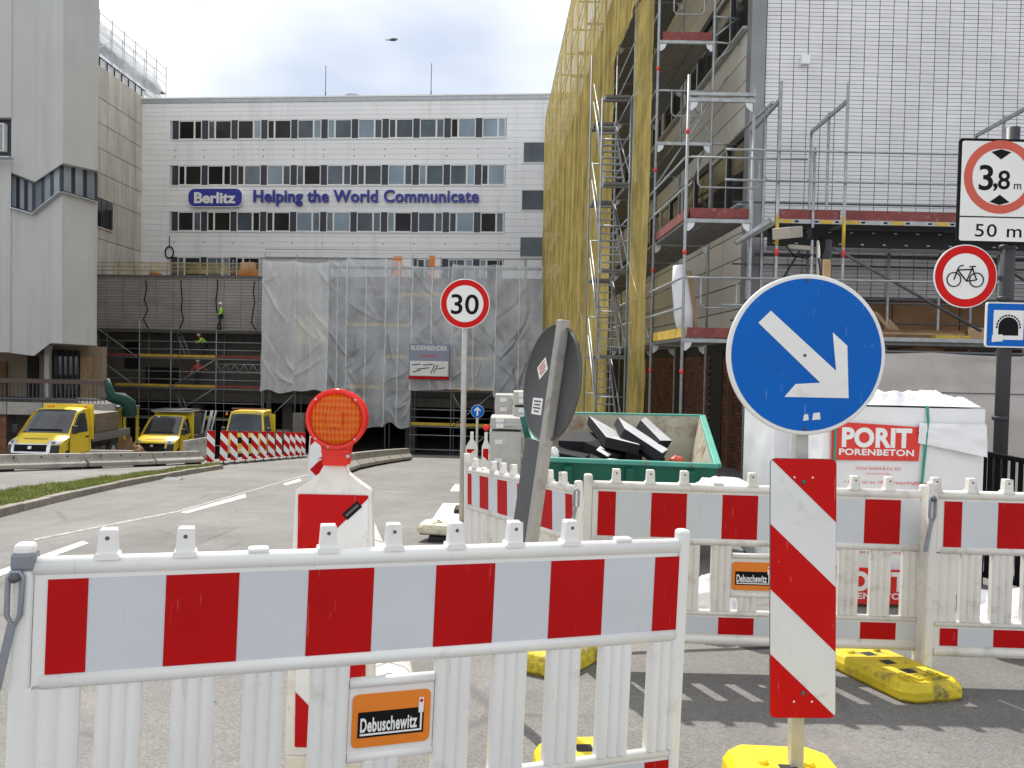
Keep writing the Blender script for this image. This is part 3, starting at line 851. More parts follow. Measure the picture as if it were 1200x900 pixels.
ax = V((math.cos(R(2)), math.sin(R(2)), 0)); an = V((math.sin(R(2)), -math.cos(R(2)), 0)); ay = an.cross(ax) * -1
ay = UP
RD = .307
ds = part('sign_disc', MB().lathe([(RD - .004, .0), (RD, .004), (RD, .014), (RD - .003, .017), (RD - .006, .018)], pc, ax, ay, an, 64), M_SIGNW, t)
q = MB(); flat(q, circ(RD * .947, 72), pc, ax, ay, an, .0192); part('blue_face', q, M_BLUE, ds)
def pxs(x, y):                              # picture point -> sign face
    k = 309.0
    return ((x - 943.5) / k * 1.0, (416.5 - y) / k * 1.03)
arrow = [(884.5, 381), (899, 367), (979, 434), (973.5, 390), (991.5, 405), (995, 465), (918, 465), (931, 450), (960.5, 448)]
arrow = [pxs(*p) for p in arrow]
q = MB(); flat(q, arrow, pc, ax, ay, an, .0206); part('white_arrow', q, M_SIGNW, ds)
for (px, py) in ((942, 331), (944, 501), (941, 417)):
    u, v_ = pxs(px, py); q = MB().lathe([(.006, .018), (.006, .0235), (0, .025)], pc + ax * u + ay * v_, ax, ay, an, 10); part('rivet', q, M_STEELD, ds)
q = MB()
for (x0, y0, x1, y1) in ((941, 484, 948, 492), (952, 482, 962, 491)):
    p = [pxs(*c_) for c_ in ((x0, y1), (x1, y1 - 1), (x1 - 1, y0), (x0 + 1, y0 + 1))]
    flat(q, p, pc, ax, ay, an, .0212)
part('sticker_rest', q, M_WFILMB, ds)
bcn = P(941, 690, SD - .03)
bt, bh, bw = None, 1.0, .257
ba = (P(941, 540, SD) - P(940, 842, SD)).normalized(); bx = ax
bd = part('hazard_board', MB().prism(rrect(bw, bh, .022), bcn, bx, ba, an, -.004, .0), M_ALU, t)
q = MB(); flat(q, rrect(bw - .003, bh - .003, .021), bcn, bx, ba, an, .0012); part('white_film', q, M_WFILMB, bd)
for p in board_stripes(None, bw - .003, bh - .003, .021, None, None, None, None, 0, ((-1, .0), (.25, .5), (.75, 1.3)), .95):
    q = MB(); flat(q, p, bcn, bx, ba, an, .0024); part('red_stripe', q, M_REDB, bd)
for u, v_ in ((.0, .41), (.0, -.402)):
    part('rivet', MB().lathe([(.009, .0), (.009, .006), (0, .008)], bcn + bx * u + ba * v_, bx, ba, an, 10), M_STEELD, bd)
for u in (-.035, .035):
    for v_ in (.428, -.435):
        part('rivet', MB().lathe([(.004, .0), (.004, .004), (0, .005)], bcn + bx * u + ba * v_, bx, ba, an, 8), M_WPRINT, bd)

# ------------------------------------------------------------------ the leaning sign seen from its back
SB = 3.8
c = P(648, 449, SB); b0 = P(617, 664, SB); pd = (c - b0).normalized()
t = empty('leaning_sign', V((b0.x - .06, SB, zroad(SB))), 'leaning sign seen from its grey back with two small stickers', 'traffic sign')
ang = R(66)                                  # its face looks away to the upper right
an = V((-math.sin(ang), -math.cos(ang), 0)); ax = V((math.cos(ang), -math.sin(ang), 0))
ax = (ax - pd * ax.dot(pd)).normalized(); an = pd.cross(ax) * -1
if an.y > 0:
    an = -an
gl = b0 - pd * ((b0.z - zroad(SB)) / pd.z - .02)
part('post', MB().bar(gl + an * .03 + ax * .075, c + pd * .31 + an * .03 + ax * .075, .052, .05, an), mat('worn_grey_post', (.36, .35, .33), .5, .1, var=.12, scale=8, col2=(.24, .22, .19), c2=(.52, .72), c2scale=14), t, bevel=.006)
ds = part('sign_disc', MB().lathe([(.285, .0), (.293, .003), (.293, .022), (.286, .02), (.285, .006), (0, .006)], c, ax, pd, an, 64), [M_ALU], t)
def bk(x, y):
    return ((x - 646) / 237 / math.cos(ang), (449 - y) / 237)
for nm, uv, wh, rot in (('sticker', (-.125, -.005 + .07), (.10, .075), R(38)), ('sticker', (-.125, -.13), (.115, .085), R(3))):
    q = MB(); m2 = [(x * math.cos(rot) - y * math.sin(rot), x * math.sin(rot) + y * math.cos(rot)) for x, y in rrect(wh[0], wh[1], .004, 2)]
    flat(q, m2, c + ax * uv[0] + pd * uv[1], ax, pd, an, .0075); st = part(nm, q, M_WPRINT, ds)
    q = MB()
    for k in range(4):
        z = wh[1] * (.3 - .2 * k); L_ = wh[0] * (.36, .3, .38, .25)[k]
        m2 = [(x * math.cos(rot) - y * math.sin(rot), x * math.sin(rot) + y * math.cos(rot)) for x, y in ((-L_, z - .004), (L_, z - .004), (L_, z + .004), (-L_, z + .004))]
        flat(q, m2, c + ax * uv[0] + pd * uv[1], ax, pd, an, .0085)
    part('print', q, M_FADED if rot > .5 else M_ALU, st)
bc = c - pd * .80 - ax * .085
part('hazard_board', MB().prism(rrect(.26, 1.0, .022), bc, ax, pd, an, -.004, .004), M_ALU, t)

# ------------------------------------------------------------------ beacons
def chev(w, h, t0, c0, wd):                  # red fields of a chevron board whose points look left
    base = rrect(w, h, .004, 1); out = []
    up = clip(base, 0, -1, -(h / 2 - t0)); lo = clip(base, 0, 1, h / 2 - t0)
    # u from the left edge = x + w/2 ; vertical distance from the tip line
    red_in_u = clip(up, -1, 1, (h / 2 - t0) + w / 2)        # y - (h/2 - t0) <= u
    red_in_l = clip(lo, -1, -1, -(h / 2 - t0) + w / 2)
    out += [red_in_u, red_in_l]
    out.append(clip(up, 1, -1, -(h / 2 - t0) - w / 2 - wd))   # y - .. >= u + wd
    out.append(clip(lo, 1, 1, (h / 2 - t0) - w / 2 - wd))
    return [p for p in out if len(p) > 2]
def big_beacon(cx, d, ztop, w, h, label, t0=.5, scale=1., dz=None):
    base = V((cx, d, zroad(d)))
    t = empty('guide_beacon', base, label, 'guide beacon', 'chevron beacons on the lane divider')
    o = V((cx, d, ztop - h / 2))
    z1 = h / 2; hw = w / 2
    pts = [(hw * 1.2, -z1 - .02), (hw * 1.06, z1 * .6), (hw * 1.0, z1 + .005), (hw * .72, z1 + .03), (hw * .38, z1 + .065), (hw * .22, z1 + .105), (.026, z1 + .115), (.026, z1 + .20)]
    outl = pts + [(-x, y) for x, y in reversed(pts)]
    part('body', MB().prism(outl, o, X3, UP, Y3, -.045, .0), M_WHITE2, t, bevel=.012)
    q = MB(); flat(q, rrect(w * .93, h - .02, .006, 2), o, X3, UP, Y3, .0025); fl = part('white_film', q, M_WFILMB, t)
    for p in chev(w * .93, h - .02, t0, 0, .225):
        q = MB(); flat(q, p, o, X3, UP, Y3, .004); part('red_field', q, M_RED, fl)
    part('lower_body', MB().box(cx - hw * 1.15, cx + hw * 1.15, d - .01, d + .05, base.z + .02, ztop - h - .022), M_WHITE2, t)
    return t, o
zt = 1.5 - (581 - 426) / 335
t1, o1 = big_beacon(P(390.5, 600, 2.72).x, 2.72, zt, .268, .93, 'near white beacon with red chevron board under the big red lamp', t0=.485)
q = MB(); so_ = o1 + V((.068, -.0, .40)); rr = R(43)
m2 = lambda pts: [(x * math.cos(rr) - y * math.sin(rr), x * math.sin(rr) + y * math.cos(rr)) for x, y in pts]
flat(q, m2([(-.036, -.014), (.036, -.014), (.036, .014), (-.036, .014)]), so_, X3, UP, Y3, .0055)
flat(q, m2([(-.03, -.004), (.03, -.004), (.03, .005), (-.03, .005)]), so_, X3, UP, Y3, .0062, 1)
part('sticker', q, [M_BLACK, M_ALU], t1)
t2, o2 = big_beacon(P(377, 600, 7.2).x, 7.2, P(377, 512, 7.2).z, .25, 1.0, 'second beacon with red arrow field peeping out behind the red lamp', t0=.30)
# warning lamp on the near beacon
lc = P(394.5, 491, 2.70)
t = empty('warning_lamp', V((lc.x, 2.70, zt + .13)), 'round red warning lamp with orange lens on the near beacon', 'warning lamp')
RL = .107
part('housing', MB().lathe([(RL * .80, -.085), (RL * .93, -.075), (RL * .96, -.01), (RL, -.004), (RL, .012), (RL * .97, .018), (RL * .87, .016), (RL * .855, .008)], lc, X3, UP, Y3, 56), M_RLAMP, t)
def lens_mat():
    m = bpy.data.materials.new('orange_lens'); m.use_nodes = True
    n, l = m.node_tree.nodes, m.node_tree.links
    n.clear()
    o = n.new('ShaderNodeOutputMaterial'); co = n.new('ShaderNodeTexCoord')
    hs = []
    for ax_ in ('X', 'Z'):
        wv = n.new('ShaderNodeTexWave'); wv.bands_direction = ax_; wv.inputs['Scale'].default_value = 22 if ax_ == 'X' else 13
        l.new(co.outputs['Object'], wv.inputs['Vector']); hs.append(wv.outputs['Fac'])
    ad = n.new('ShaderNodeMath'); ad.operation = 'ADD'; l.new(hs[0], ad.inputs[0]); l.new(hs[1], ad.inputs[1])
    bp = n.new('ShaderNodeBump'); bp.inputs['Strength'].default_value = .9; bp.inputs['Distance'].default_value = .004; l.new(ad.outputs[0], bp.inputs['Height'])
    b = n.new('ShaderNodeBsdfPrincipled'); b.inputs['Base Color'].default_value = (.80, .13, .012, 1); b.inputs['Roughness'].default_value = .15
    mx = n.new('ShaderNodeMixRGB'); mx.inputs['Color1'].default_value = (.85, .12, .01, 1); mx.inputs['Color2'].default_value = (1, .40, .04, 1)
    mr = n.new('ShaderNodeMapRange'); mr.inputs[2].default_value = 2; l.new(ad.outputs[0], mr.inputs[0]); l.new(mr.outputs[0], mx.inputs['Fac'])
    l.new(mx.outputs[0], b.inputs['Base Color'])
    l.new(bp.outputs[0], b.inputs['Normal'])
    tr = n.new('ShaderNodeBsdfTranslucent'); tr.inputs['Color'].default_value = (.95, .24, .02, 1)
    a = n.new('ShaderNodeMixShader'); a.inputs[0].default_value = .5
    l.new(b.outputs[0], a.inputs[1]); l.new(tr.outputs[0], a.inputs[2]); l.new(a.outputs[0], o.inputs[0])
    return m
M_LENS_O = lens_mat()
part('lens', MB().lathe([(RL * .855, .006), (RL * .80, .014), (RL * .62, .022), (RL * .35, .028), (0, .030)], lc, X3, UP, Y3, 48), M_LENS_O, t)
part('rear_lens', MB().lathe([(0, -.1), (RL * .5, -.094), (RL * .80, -.085)], lc, X3, UP, Y3, 48), M_LENS_O, t)
part('reflector_core', MB().box(lc.x - .026, lc.x + .026, lc.y - .045, lc.y - .0325, lc.z - .026, lc.z + .026), M_LENS_O, t, bevel=.004)
for a_ in (45, 135, 225, 315):
    part('screw', MB().lathe([(.0042, .016), (.0042, .022), (0, .023)], lc + X3 * (RL * .91 * math.cos(R(a_))) + UP * (RL * .91 * math.sin(R(a_))), X3, UP, Y3, 8), M_CHROME, t)
part('neck', MB().prism([(-.045, -.165), (.040, -.165), (.048, -.10), (.06, -.075), (-.066, -.075), (-.052, -.10)], lc, X3, UP, Y3, -.05, .006), M_RLAMP, t, bevel=.008)
part('clamp', MB().prism([(-.05, -.118), (.046, -.118), (.046, -.108), (-.05, -.108)], lc, X3, UP, Y3, -.02, .012), M_RLAMP, t, bevel=.003)
part('lock_screw', MB().lathe([(.007, .0), (.007, .016), (0, .018)], lc + V((-.026, 0, -.098)), X3, UP, Y3, 10), M_CHROME, t)
part('lock_screw', MB().tube(lc + V((-.052, -.0, -.14)), lc + V((-.052, -.03, -.14)), .006), M_CHROME, t)
part('lock_screw', MB().tube(lc + V((.046, -.0, -.128)), lc + V((.046, -.025, -.128)), .006), M_CHROME, t)

# lane divider: a white ridge that runs away from the near beacon
mb_t = bpy.data.objects.new('lane_divider', None); COL.objects.link(mb_t)
mb_t.location = G(478, 800)
tag(mb_t, 'low white lane divider ridge running away from the near beacon', 'lane divider')
rt = [(489, 815), (487, 803), (475, 742), (464, 690), (453, 645), (438, 610), (426, 590), (414, 572), (405, 556)]
gp = [G(*p) for p in rt]
for i in range(len(gp) - 1):
    a, b = gp[i].lerp(gp[i + 1], .03), gp[i].lerp(gp[i + 1], .97)
    dr = (b - a).normalized(); lf = V((-dr.y, dr.x, 0)).normalized()
    prof = [(0, .0), (.02, .055), (.06, .095), (.15, .125), (.24, .095), (.28, .055), (.30, .0)]
    q = MB(); vs = [p + lf * s_ + UP * z for p in (a, b) for s_, z in prof]
    k = len(prof)
    q.add(vs, [(j, j + 1, k + j + 1, k + j) for j in range(k - 1)] + [tuple(range(k))[::-1], tuple(k + j for j in range(k))])
    part('ridge_piece', q, M_WHITE2, mb_t)

# ================================================================== round and small signs
def disc(t, name, c, r, m_face, ring=None, rim=M_SIGNW, n=56, yaw=0.):
    ax = V((math.cos(yaw), math.sin(yaw), 0)); an = V((math.sin(yaw), -math.cos(yaw), 0))
    d = part(name, MB().lathe([(r - .003, .0), (r, .003), (r, .012), (r - .004, .014)], c, ax, UP, an, n), rim, t)
    q = MB(); flat(q, circ(r * .965 if not ring else r * ring[0], n), c, ax, UP, an, .0155); part('face', q, m_face, d)
    if ring:
        q = MB(); ringmesh(q, r * ring[0], r * .965, c, ax, UP, an, .0165, n=n); part('red_ring', q, ring[1], d)
    return d, ax, an
# 30 limit
c = P(545, 356, 9.3); bse = P(540.5, 626, 9.3)
t = empty('speed_sign', V((bse.x, 9.3, zroad(9.3))), 'red ringed 30 speed limit sign on a thin white pole beside the lane', 'traffic sign')
dirp = (c - bse).normalized()
part('post', MB().tube(bse - dirp * ((bse.z - zroad(9.3)) / dirp.z - .02) + V((0, .04, 0)), c + dirp * .27 + V((0, .04, 0)), .034, 12), M_POSTW, t)
d_, ax, an = disc(t, 'sign_disc', c, .30, M_SIGNW, (.74, M_SIGNRED))
q = MB(); put(q, text('30', .245, .335, .012), c, ax, UP, an, .0175); part('number', q, M_BLACK, d_)
bx0 = G(519, 634)
foot(V((bse.x - .1, 9.2, zroad(9.2) + .1)), R(80), mat('cream_foot', (.62, .58, .44), .7, col2=(.35, .3, .2), c2=(.5, .7)), 'cream coloured base plate on black rubber under the 30 sign', L=.8, slope=0)
q = MB().box(-.3, .3, -.16, .16, 0, .10)
ob = solo('rubber_block', q, M_RUBBER, 'black rubber block lying under the cream base plate', 'rubber block', bevel=.03); ob.location = V((bse.x - .08, 9.2, zroad(9.2) - .02))
# small blue arrow sign
dd = 17.0
c = P(559.5, 482, dd); bse = V((c.x, dd + .03, zroad(dd)))
t = empty('direction_sign', bse, 'small round blue sign with white arrow pointing up, far down the lane', 'traffic sign')
part('post', MB().tube(bse, c + V((0, .03, .1)), .028), M_POSTW, t)
d_, ax, an = disc(t, 'sign_disc', c, .145, M_BLUE, None)
q = MB(); flat(q, [(-.018, -.095), (.018, -.095), (.018, .05), (-.018, .05)], c, ax, UP, an, .017)
flat(q, [(0, .10), (-.07, .03), (-.07, -.005), (0, .06), (.07, -.005), (.07, .03)], c, ax, UP, an, .0176)
part('white_arrow', q, M_SIGNW, d_)

# pole with three signs on the right
d0 = 7.4
tp_, bt_ = P(1187, 150, d0), P(1171, 560, d0)
dirp = (tp_ - bt_).normalized()
gl = bt_ - dirp * ((bt_.z - zpave(d0)) / dirp.z)
t = empty('sign_pole', gl, 'dark grey pole carrying the height limit, no cycling and tunnel signs', 'sign post')
part('post', MB().tube(gl, tp_, .062, 14), M_POLED, t)
yaw = R(0); ax = V((1, 0, 0)); an = V((0, -1, 0)); ay = dirp
ax = (ax - ay * ax.dot(ay)).normalized()
k = 900 / d0
c = P(1170, 225, d0 - .08)
hp = part('height_limit_plate', MB().prism(rrect(96 / k, 120 / k, .03), c, ax, ay, an, 0, .02), M_BLACK, t, label='white plate with 3,8 m height limit and 50 m distance line')
q = MB(); flat(q, rrect(90 / k, 114 / k, .022), c, ax, ay, an, .0212); fc = part('white_face', q, M_SIGNW, hp)
q = MB(); flat(q, [(-.37, -.24 - .008), (.37, -.24 - .008), (.37, -.24 + .004), (-.37, -.24 + .004)], c, ax, ay, an, .0225); part('divider_line', q, M_BLACK, hp)
c2 = c + ay * .135
q = MB(); ringmesh(q, .265, .345, c2, ax, ay, an, .0225); part('red_ring', q, M_FADED, hp)
q = MB(); put(q, text('3', .24, .135, .016), c2 + ax * -.135 + ay * .0, ax, ay, an, .023)
put(q, text(',', .2, None, .016), c2 + ax * -.045 + ay * .005, ax, ay, an, .023)
put(q, text('8', .18, .115, .014), c2 + ax * .035 + ay * -.02, ax, ay, an, .023)
put(q, text('m', .08, .07, .006), c2 + ax * .165 + ay * -.07, ax, ay, an, .023)
for sg in (1, -1):
    flat(q, [(-.095, sg * .235), (0, sg * .262), (.095, sg * .235), (0, sg * .165)], c2, ax, ay, an, .023)
part('height_figures', q, M_BLACK, hp)
q = MB(); put(q, text('50 m', .125, .44, .006, 1.1), c + ay * -.365, ax, ay, an, .0225); part('distance_figures', q, M_BLACK, hp)
# no cycling
c = P(1130.5, 324, d0 - .1)
d_, ax2, an2 = disc(t, 'no_cycling_disc', c, .30, M_SIGNW, (.72, M_SIGNRED))
d_['label'] = 'round white sign with red ring and black bicycle'
q = MB(); K = 1 / 121.6
def bp_(x, y, off=.0185):
    return c + V((1, 0, 0)) * ((x - 1131) * K) + UP * ((325 - y) * K) + an2 * off
for cx in (1117.5, 1143.5):
    q.path([bp_(cx + 8.0 * math.cos(2 * math.pi * i / 28), 329 + 8.0 * math.sin(2 * math.pi * i / 28)) for i in range(28)], .0055, 5, closed=True)
for pl_ in ([(1117.5, 329), (1122, 316), (1124, 313.5), (1128, 312.5)], [(1121.5, 318), (1138, 317)], [(1121.5, 318), (1132, 330.5)], [(1132, 330.5), (1139, 313.5)], [(1132, 330.5), (1143.5, 329)],
            [(1138.5, 316), (1143.5, 329)], [(1135, 314), (1142, 313.5)]):
    q.path([bp_(*p) for p in pl_], .006, 5)
part('bicycle', q, M_BLACK, d_)
part('bracket', MB().bar(c + V((0, .02, 0)), P(1178, 326, d0), .03, .04), M_POLED, t)
# tunnel sign
c = P(1180, 381, d0 - .08)
tsn = part('tunnel_sign', MB().prism(rrect(52 / k, 52 / k, .025), c, ax, ay, an, 0, .02), M_SIGNW, t, label='square blue sign with a black tunnel mouth on white')
q = MB(); flat(q, rrect(49 / k, 49 / k, .02), c, ax, ay, an, .0212); part('blue_face', q, M_BLUE, tsn)
wc = c + ay * .0 + ax * .0
q = MB(); flat(q, rrect(35 / k, 34 / k, .01), wc, ax, ay, an, .0225); part('white_field', q, M_SIGNW, tsn)
q = MB()
arch = [(-.095, -.10), (.095, -.10), (.095, -.02)] + [(.095 * math.cos(R(a)), -.02 + .095 * math.sin(R(a))) for a in range(15, 180, 15)] + [(-.095, -.02)]
flat(q, arch, wc, ax, ay, an, .0238)
for a in range(0, 181, 15):
    ca, sa = math.cos(R(a)), math.sin(R(a))
    u0, v0, u1, v1 = ca * .104, -.02 + sa * .104, ca * .118, -.02 + sa * .118
    q.bar(wc + ax * u0 + ay * v0 + an * .0235, wc + ax * u1 + ay * v1 + an * .0235, .022, .002, an)
part('tunnel_mouth', q, M_BLACK, tsn)
q = MB(); flat(q, [(-.155, -.165), (-.05, -.155), (-.055, -.09), (-.155, -.10)], c, ax, ay, an, .025); part('paper_scrap', q, M_SIGNW, tsn)
part('bracket', MB().box(gl.x + .05, gl.x + .24, d0 - .09, d0 - .05, c.z - .1, c.z - .06), M_POLED, t)
for py in (290, 350, 490):
    q = P(1180 - (py - 290) * .04, py, d0); part('clamp', MB().tube(q - dirp * .02, q + dirp * .02, .07, 14), M_POLED, t)

# traffic camera on its pole
dC = 9.0
b_, tpc = P(962, 520, dC), P(966, 282, dC)
gl = V((b_.x, dC, zpave(dC)))
t = empty('camera_pole', gl, 'grey pole with a beige camera housing and cables standing behind the blue arrow sign', 'camera pole')
part('post', MB().tube(gl, tpc, .085, 14), M_POLED, t)
part('timber_batten', MB().bar(P(968, 345, dC - .13), P(969, 304, dC - .13), .08, .04, (0, 1, 0)), M_WOOD, t)
hc = P(925, 277, dC - .25)
m3 = rotz(R(38)) @ Matrix.Rotation(R(-8), 3, 'X')
part('housing', MB().obox(P(923, 273, dC - .3), .20, .38, .125, rotz(R(-42)) @ Matrix.Rotation(R(10), 3, 'X')), M_CAMBOX, t, bevel=.01)
part('arm', MB().bar(P(925, 289, dC - .15), P(950, 291, dC - .05), .05, .045), M_CAMBOX, t)
part('junction_box', MB().bar(P(957, 268, dC - .1), P(957, 280, dC - .1), .16, .14, (0, 1, 0)), M_BLACK, t)
for pl_ in ([(952, 274), (960, 270), (965, 282), (962, 296)], [(921, 287), (930, 300), (945, 303), (952, 298)], [(955, 272), (968, 274), (966, 290), (961, 303)]):
    part('cable', MB().path([P(x, y, dC - .16) for x, y in pl_], .008, 6), M_BLACK, t)

# ================================================================== skip with foam slabs
def loft(q, lo, hi, mi=0):                   # four walls between two rings
    n = len(lo)
    q.add(list(lo) + list(hi), [(i, (i + 1) % n, n + (i + 1) % n, n + i) for i in range(n)], mi=mi)
bl, br, fr, fl_ = P(617, 484, 9.1), P(823, 488, 9.1), P(841, 546, 7.35), P(634, 538, 7.35)
zg = zpave(8.2)
lo = [V((fl_.x + .15, 7.6, zg + .05)), V((fr.x - .15, 7.6, zg + .05)), V((br.x - .35, 8.85, zg + .05)), V((bl.x + .35, 8.85, zg + .05))]
hi = [fl_, fr, br, bl]
t = empty('skip', V((.8, 8.2, zg)), 'open green skip with rusty inside, filled with black slabs', 'skip')
c_ = sum(hi, V()) / 4
def shrink(ps, e):
    m = sum(ps, V()) / len(ps)
    out = []
    for p in ps:
        d = V(((m.x - p.x), (m.y - p.y), 0)); out.append(p + V((math.copysign(e, d.x), math.copysign(e, d.y), 0)))
    return out
names = ['front_wall', 'side_wall', 'back_wall', 'side_wall']
loi, hii = shrink(lo, .05), shrink(hi, .05)
for i in range(4):
    j = (i + 1) % 4
    q = MB()
    q.add([lo[i], lo[j], hi[j], hi[i]], [(0, 1, 2, 3)], mi=0)
    q.add([loi[i], loi[j], hii[j], hii[i]], [(3, 2, 1, 0)], mi=1)
    q.add([hi[i], hi[j], hii[j], hii[i]], [(0, 1, 2, 3)], mi=0)
    w_ = part(names[i], q, [M_GREEN, M_RUST], t)
    rim = MB().bar(hi[i] + V((0, 0, .0)), hi[j], .07, .045, (0, 0, 1)); part('rim', rim, M_GREENL, w_, bevel=.008)
part('floor_plate', MB().hexa([p + V((0, 0, -.04)) for p in lo] + lo), M_GREEN, t)
q = MB().bar(lo[3].lerp(lo[0], .3), hi[3].lerp(hi[0], .3) + V((-.05, 0, .1)), .14, .16, (0, 1, 0)); part('lifting_post', q, M_GREEN, t)
for f_ in (.15, .5, .85):
    part('rib', MB().bar(lo[0].lerp(lo[1], f_) + V((0, -.03, 0)), hi[0].lerp(hi[1], f_) + V((0, -.05, -.06)), .07, .07, (0, 1, 0)), M_GREEN, t)
q = MB()
tp = [lo[i].lerp(hi[i], .66 if i < 2 else .55) for i in range(4)]
tp = shrink(tp, .07)
def rubble(u, v):
    a = tp[0].lerp(tp[1], u); b = tp[3].lerp(tp[2], u); p = a.lerp(b, v)
    return p + V((0, 0, .07 * noise.noise(p * 6) + .05 * math.sin(math.pi * u)))
q.grid(30, 20, rubble, False)
rb = struct('rubble', q, mat('dark_rubble', (.06, .055, .05), .95, var=.5, scale=9, bump=.6, bscale=25), kind='stuff')
def slab(pix, thick, lab, top=None, m=M_FOAMTOP, down=V((0, 0, -1))):
    """pix: four corners of the upper face as ((px,py),depth)"""
    p = [P(a, b, d) for (a, b), d in pix]
    m_ = sum(p, V()) / 4; p = [m_ + (k - m_) * 1.16 + V((0, 0, .015)) for k in p]
    nrm = (p[1] - p[0]).cross(p[3] - p[0]).normalized()
    if nrm.z < 0:
        nrm = -nrm
    q = MB()
    q.add(p + [c - nrm * thick for c in p], [(0, 1, 2, 3), (7, 6, 5, 4), (0, 4, 5, 1), (1, 5, 6, 2), (2, 6, 7, 3), (3, 7, 4, 0)])
    q.mi = [0, 1, 1, 1, 1, 1]
    ctr = sum(p, V()) / 4 - nrm * thick / 2
    for i, f in enumerate(q.f):
        a, b, c = (q.v[f[k]] for k in range(3))
        if (b - a).cross(c - a).dot(a - ctr) < 0:
            f.reverse()
    solo('foam_slab', q, [m, M_FOAM], lab, 'slab', 'slabs thrown into the skip', bevel=.006)
slab([((712, 513), 7.75), ((746, 521), 7.7), ((733, 513), 8.4), ((694, 491), 8.55)], .11, 'grey topped black slab leaning highest in the middle of the skip')
slab([((735, 505), 7.9), ((773, 530), 7.6), ((779, 526), 7.75), ((728, 493), 8.5)], .10, 'narrow grey edged slab lying aslant right of the middle one')
slab([((753, 495), 8.3), ((773, 516), 7.85), ((785, 516), 7.9), ((758, 492), 8.6)], .16, 'slab propped upright at the right end of the pile')
slab([((658, 517), 8.0), ((698, 519), 8.0), ((699, 508), 8.6), ((662, 507), 8.6)], .12, 'upper black slab on the left pile', m=M_FOAM)
slab([((653, 531), 7.75), ((688, 538), 7.7), ((690, 527), 8.1), ((660, 519), 8.1)], .13, 'lower black slab at the left end of the pile', m=M_FOAM)
slab([((690, 521), 7.75), ((722, 534), 7.7), ((738, 530), 8.0), ((706, 516), 8.1)], .09, 'black slab under the leaning grey topped one', m=M_FOAM)
slab([((700, 529), 7.65), ((712, 536), 7.6), ((716, 533), 7.7), ((704, 525), 7.75)], .02, 'small white board among the black slabs', m=M_WPRINT)
slab([((755, 530), 7.75), ((768, 541), 7.6), ((778, 538), 7.7), ((762, 526), 7.85)], .06, 'dark offcut below the upright slab', m=M_FOAM)
slab([((735, 530), 7.8), ((752, 532), 7.8), ((755, 520), 8.2), ((740, 518), 8.2)], .12, 'black slab wedged behind the narrow one', m=M_FOAM)
slab([((704, 512), 8.2), ((724, 518), 8.1), ((728, 510), 8.5), ((708, 504), 8.6)], .12, 'black slab supporting the leaning grey topped one from behind', m=M_FOAM)
# crumpled bits of foil in the skip
def blob(name, c, rx, ry, rz, m, label, cat, seed=0, n=14, amp=.25, group=None):
    q = MB(); k = n
    def fn(u, v):
        th = u * 2 * math.pi; ph = (v - .5) * math.pi
        d = V((math.cos(ph) * math.cos(th), math.cos(ph) * math.sin(th), math.sin(ph)))
        s_ = 1 + amp * noise.noise(d * 2.2 + V((seed, seed * 2.3, 0))) + amp * .5 * noise.noise(d * 5 + V((seed, 0, seed)))
        return V(c) + V((d.x * rx, d.y * ry, d.z * rz)) * s_
    q.grid(2 * k, k, fn)
    return solo(name, q, m, label, cat, group)
blob('foil_scrap', P(793, 539, 7.55), .07, .06, .04, [M_FADED], 'red and white foil scrap in the right end of the skip', 'foil scrap', 3)
blob('foil_scrap', P(648, 532, 7.6), .06, .06, .07, [M_FOIL], 'white foil scrap at the left end of the skip', 'foil scrap', 5)
blob('foil_scrap', P(716, 541, 7.5), .09, .05, .03, [M_FOIL], 'white foil scrap in front of the black slabs', 'foil scrap', 8)

# ------------------------------------------------------------------ wrapped pallets
def foilbox(t, name, x0, x1, y0, y1, z0, z1, m, seed=0, wob=.02, bul=.02, topn=.05):
    q = MB(); n = 22
    def face(o, a, b, nn, na, nb):
        def fn(u, v):
            p = o + a * u + b * v
            e = min(u, 1 - u, v, 1 - v); k = min(1, e * 6)
            cr = noise.noise(V((u * 2.2 + seed, v * 5 + seed * 1.7, seed))) * wob + abs(noise.noise(V((u * 5 + seed, v * 9, seed * .3)))) * wob * .7
            return p + nn * (bul * math.sin(math.pi * u) * math.sin(math.pi * v) + cr * k)
        q.grid(na, nb, fn)
    X, Y, Z = V((x1 - x0, 0, 0)), V((0, y1 - y0, 0)), V((0, 0, z1 - z0))
    face(V((x0, y0, z0)), X, Z, V((0, -1, 0)), n, n); face(V((x1, y0, z0)), Y, Z, V((1, 0, 0)), n, n)
    face(V((x1, y1, z0)), -X, Z, V((0, 1, 0)), 6, 6); face(V((x0, y1, z0)), -Y, Z, V((-1, 0, 0)), n, n)
    face(V((x0, y0, z1)), X, Y, V((0, 0, 1)), n, n)
    return part(name, q, m, t)
dP = 6.15
pl_, pr_ = P(966, 560, dP), P(1149, 560, dP)
zt_ = 1.5 - (484 - 444) / 900 * dP; zb = zpave(6.6)
t = empty('block_pallet', V(((pl_.x + pr_.x) / 2, 6.65, zb)), 'tall pallet of aerated blocks in white foil with red print and green straps', 'pallet')
zm = (zt_ + zb) / 2 - .05
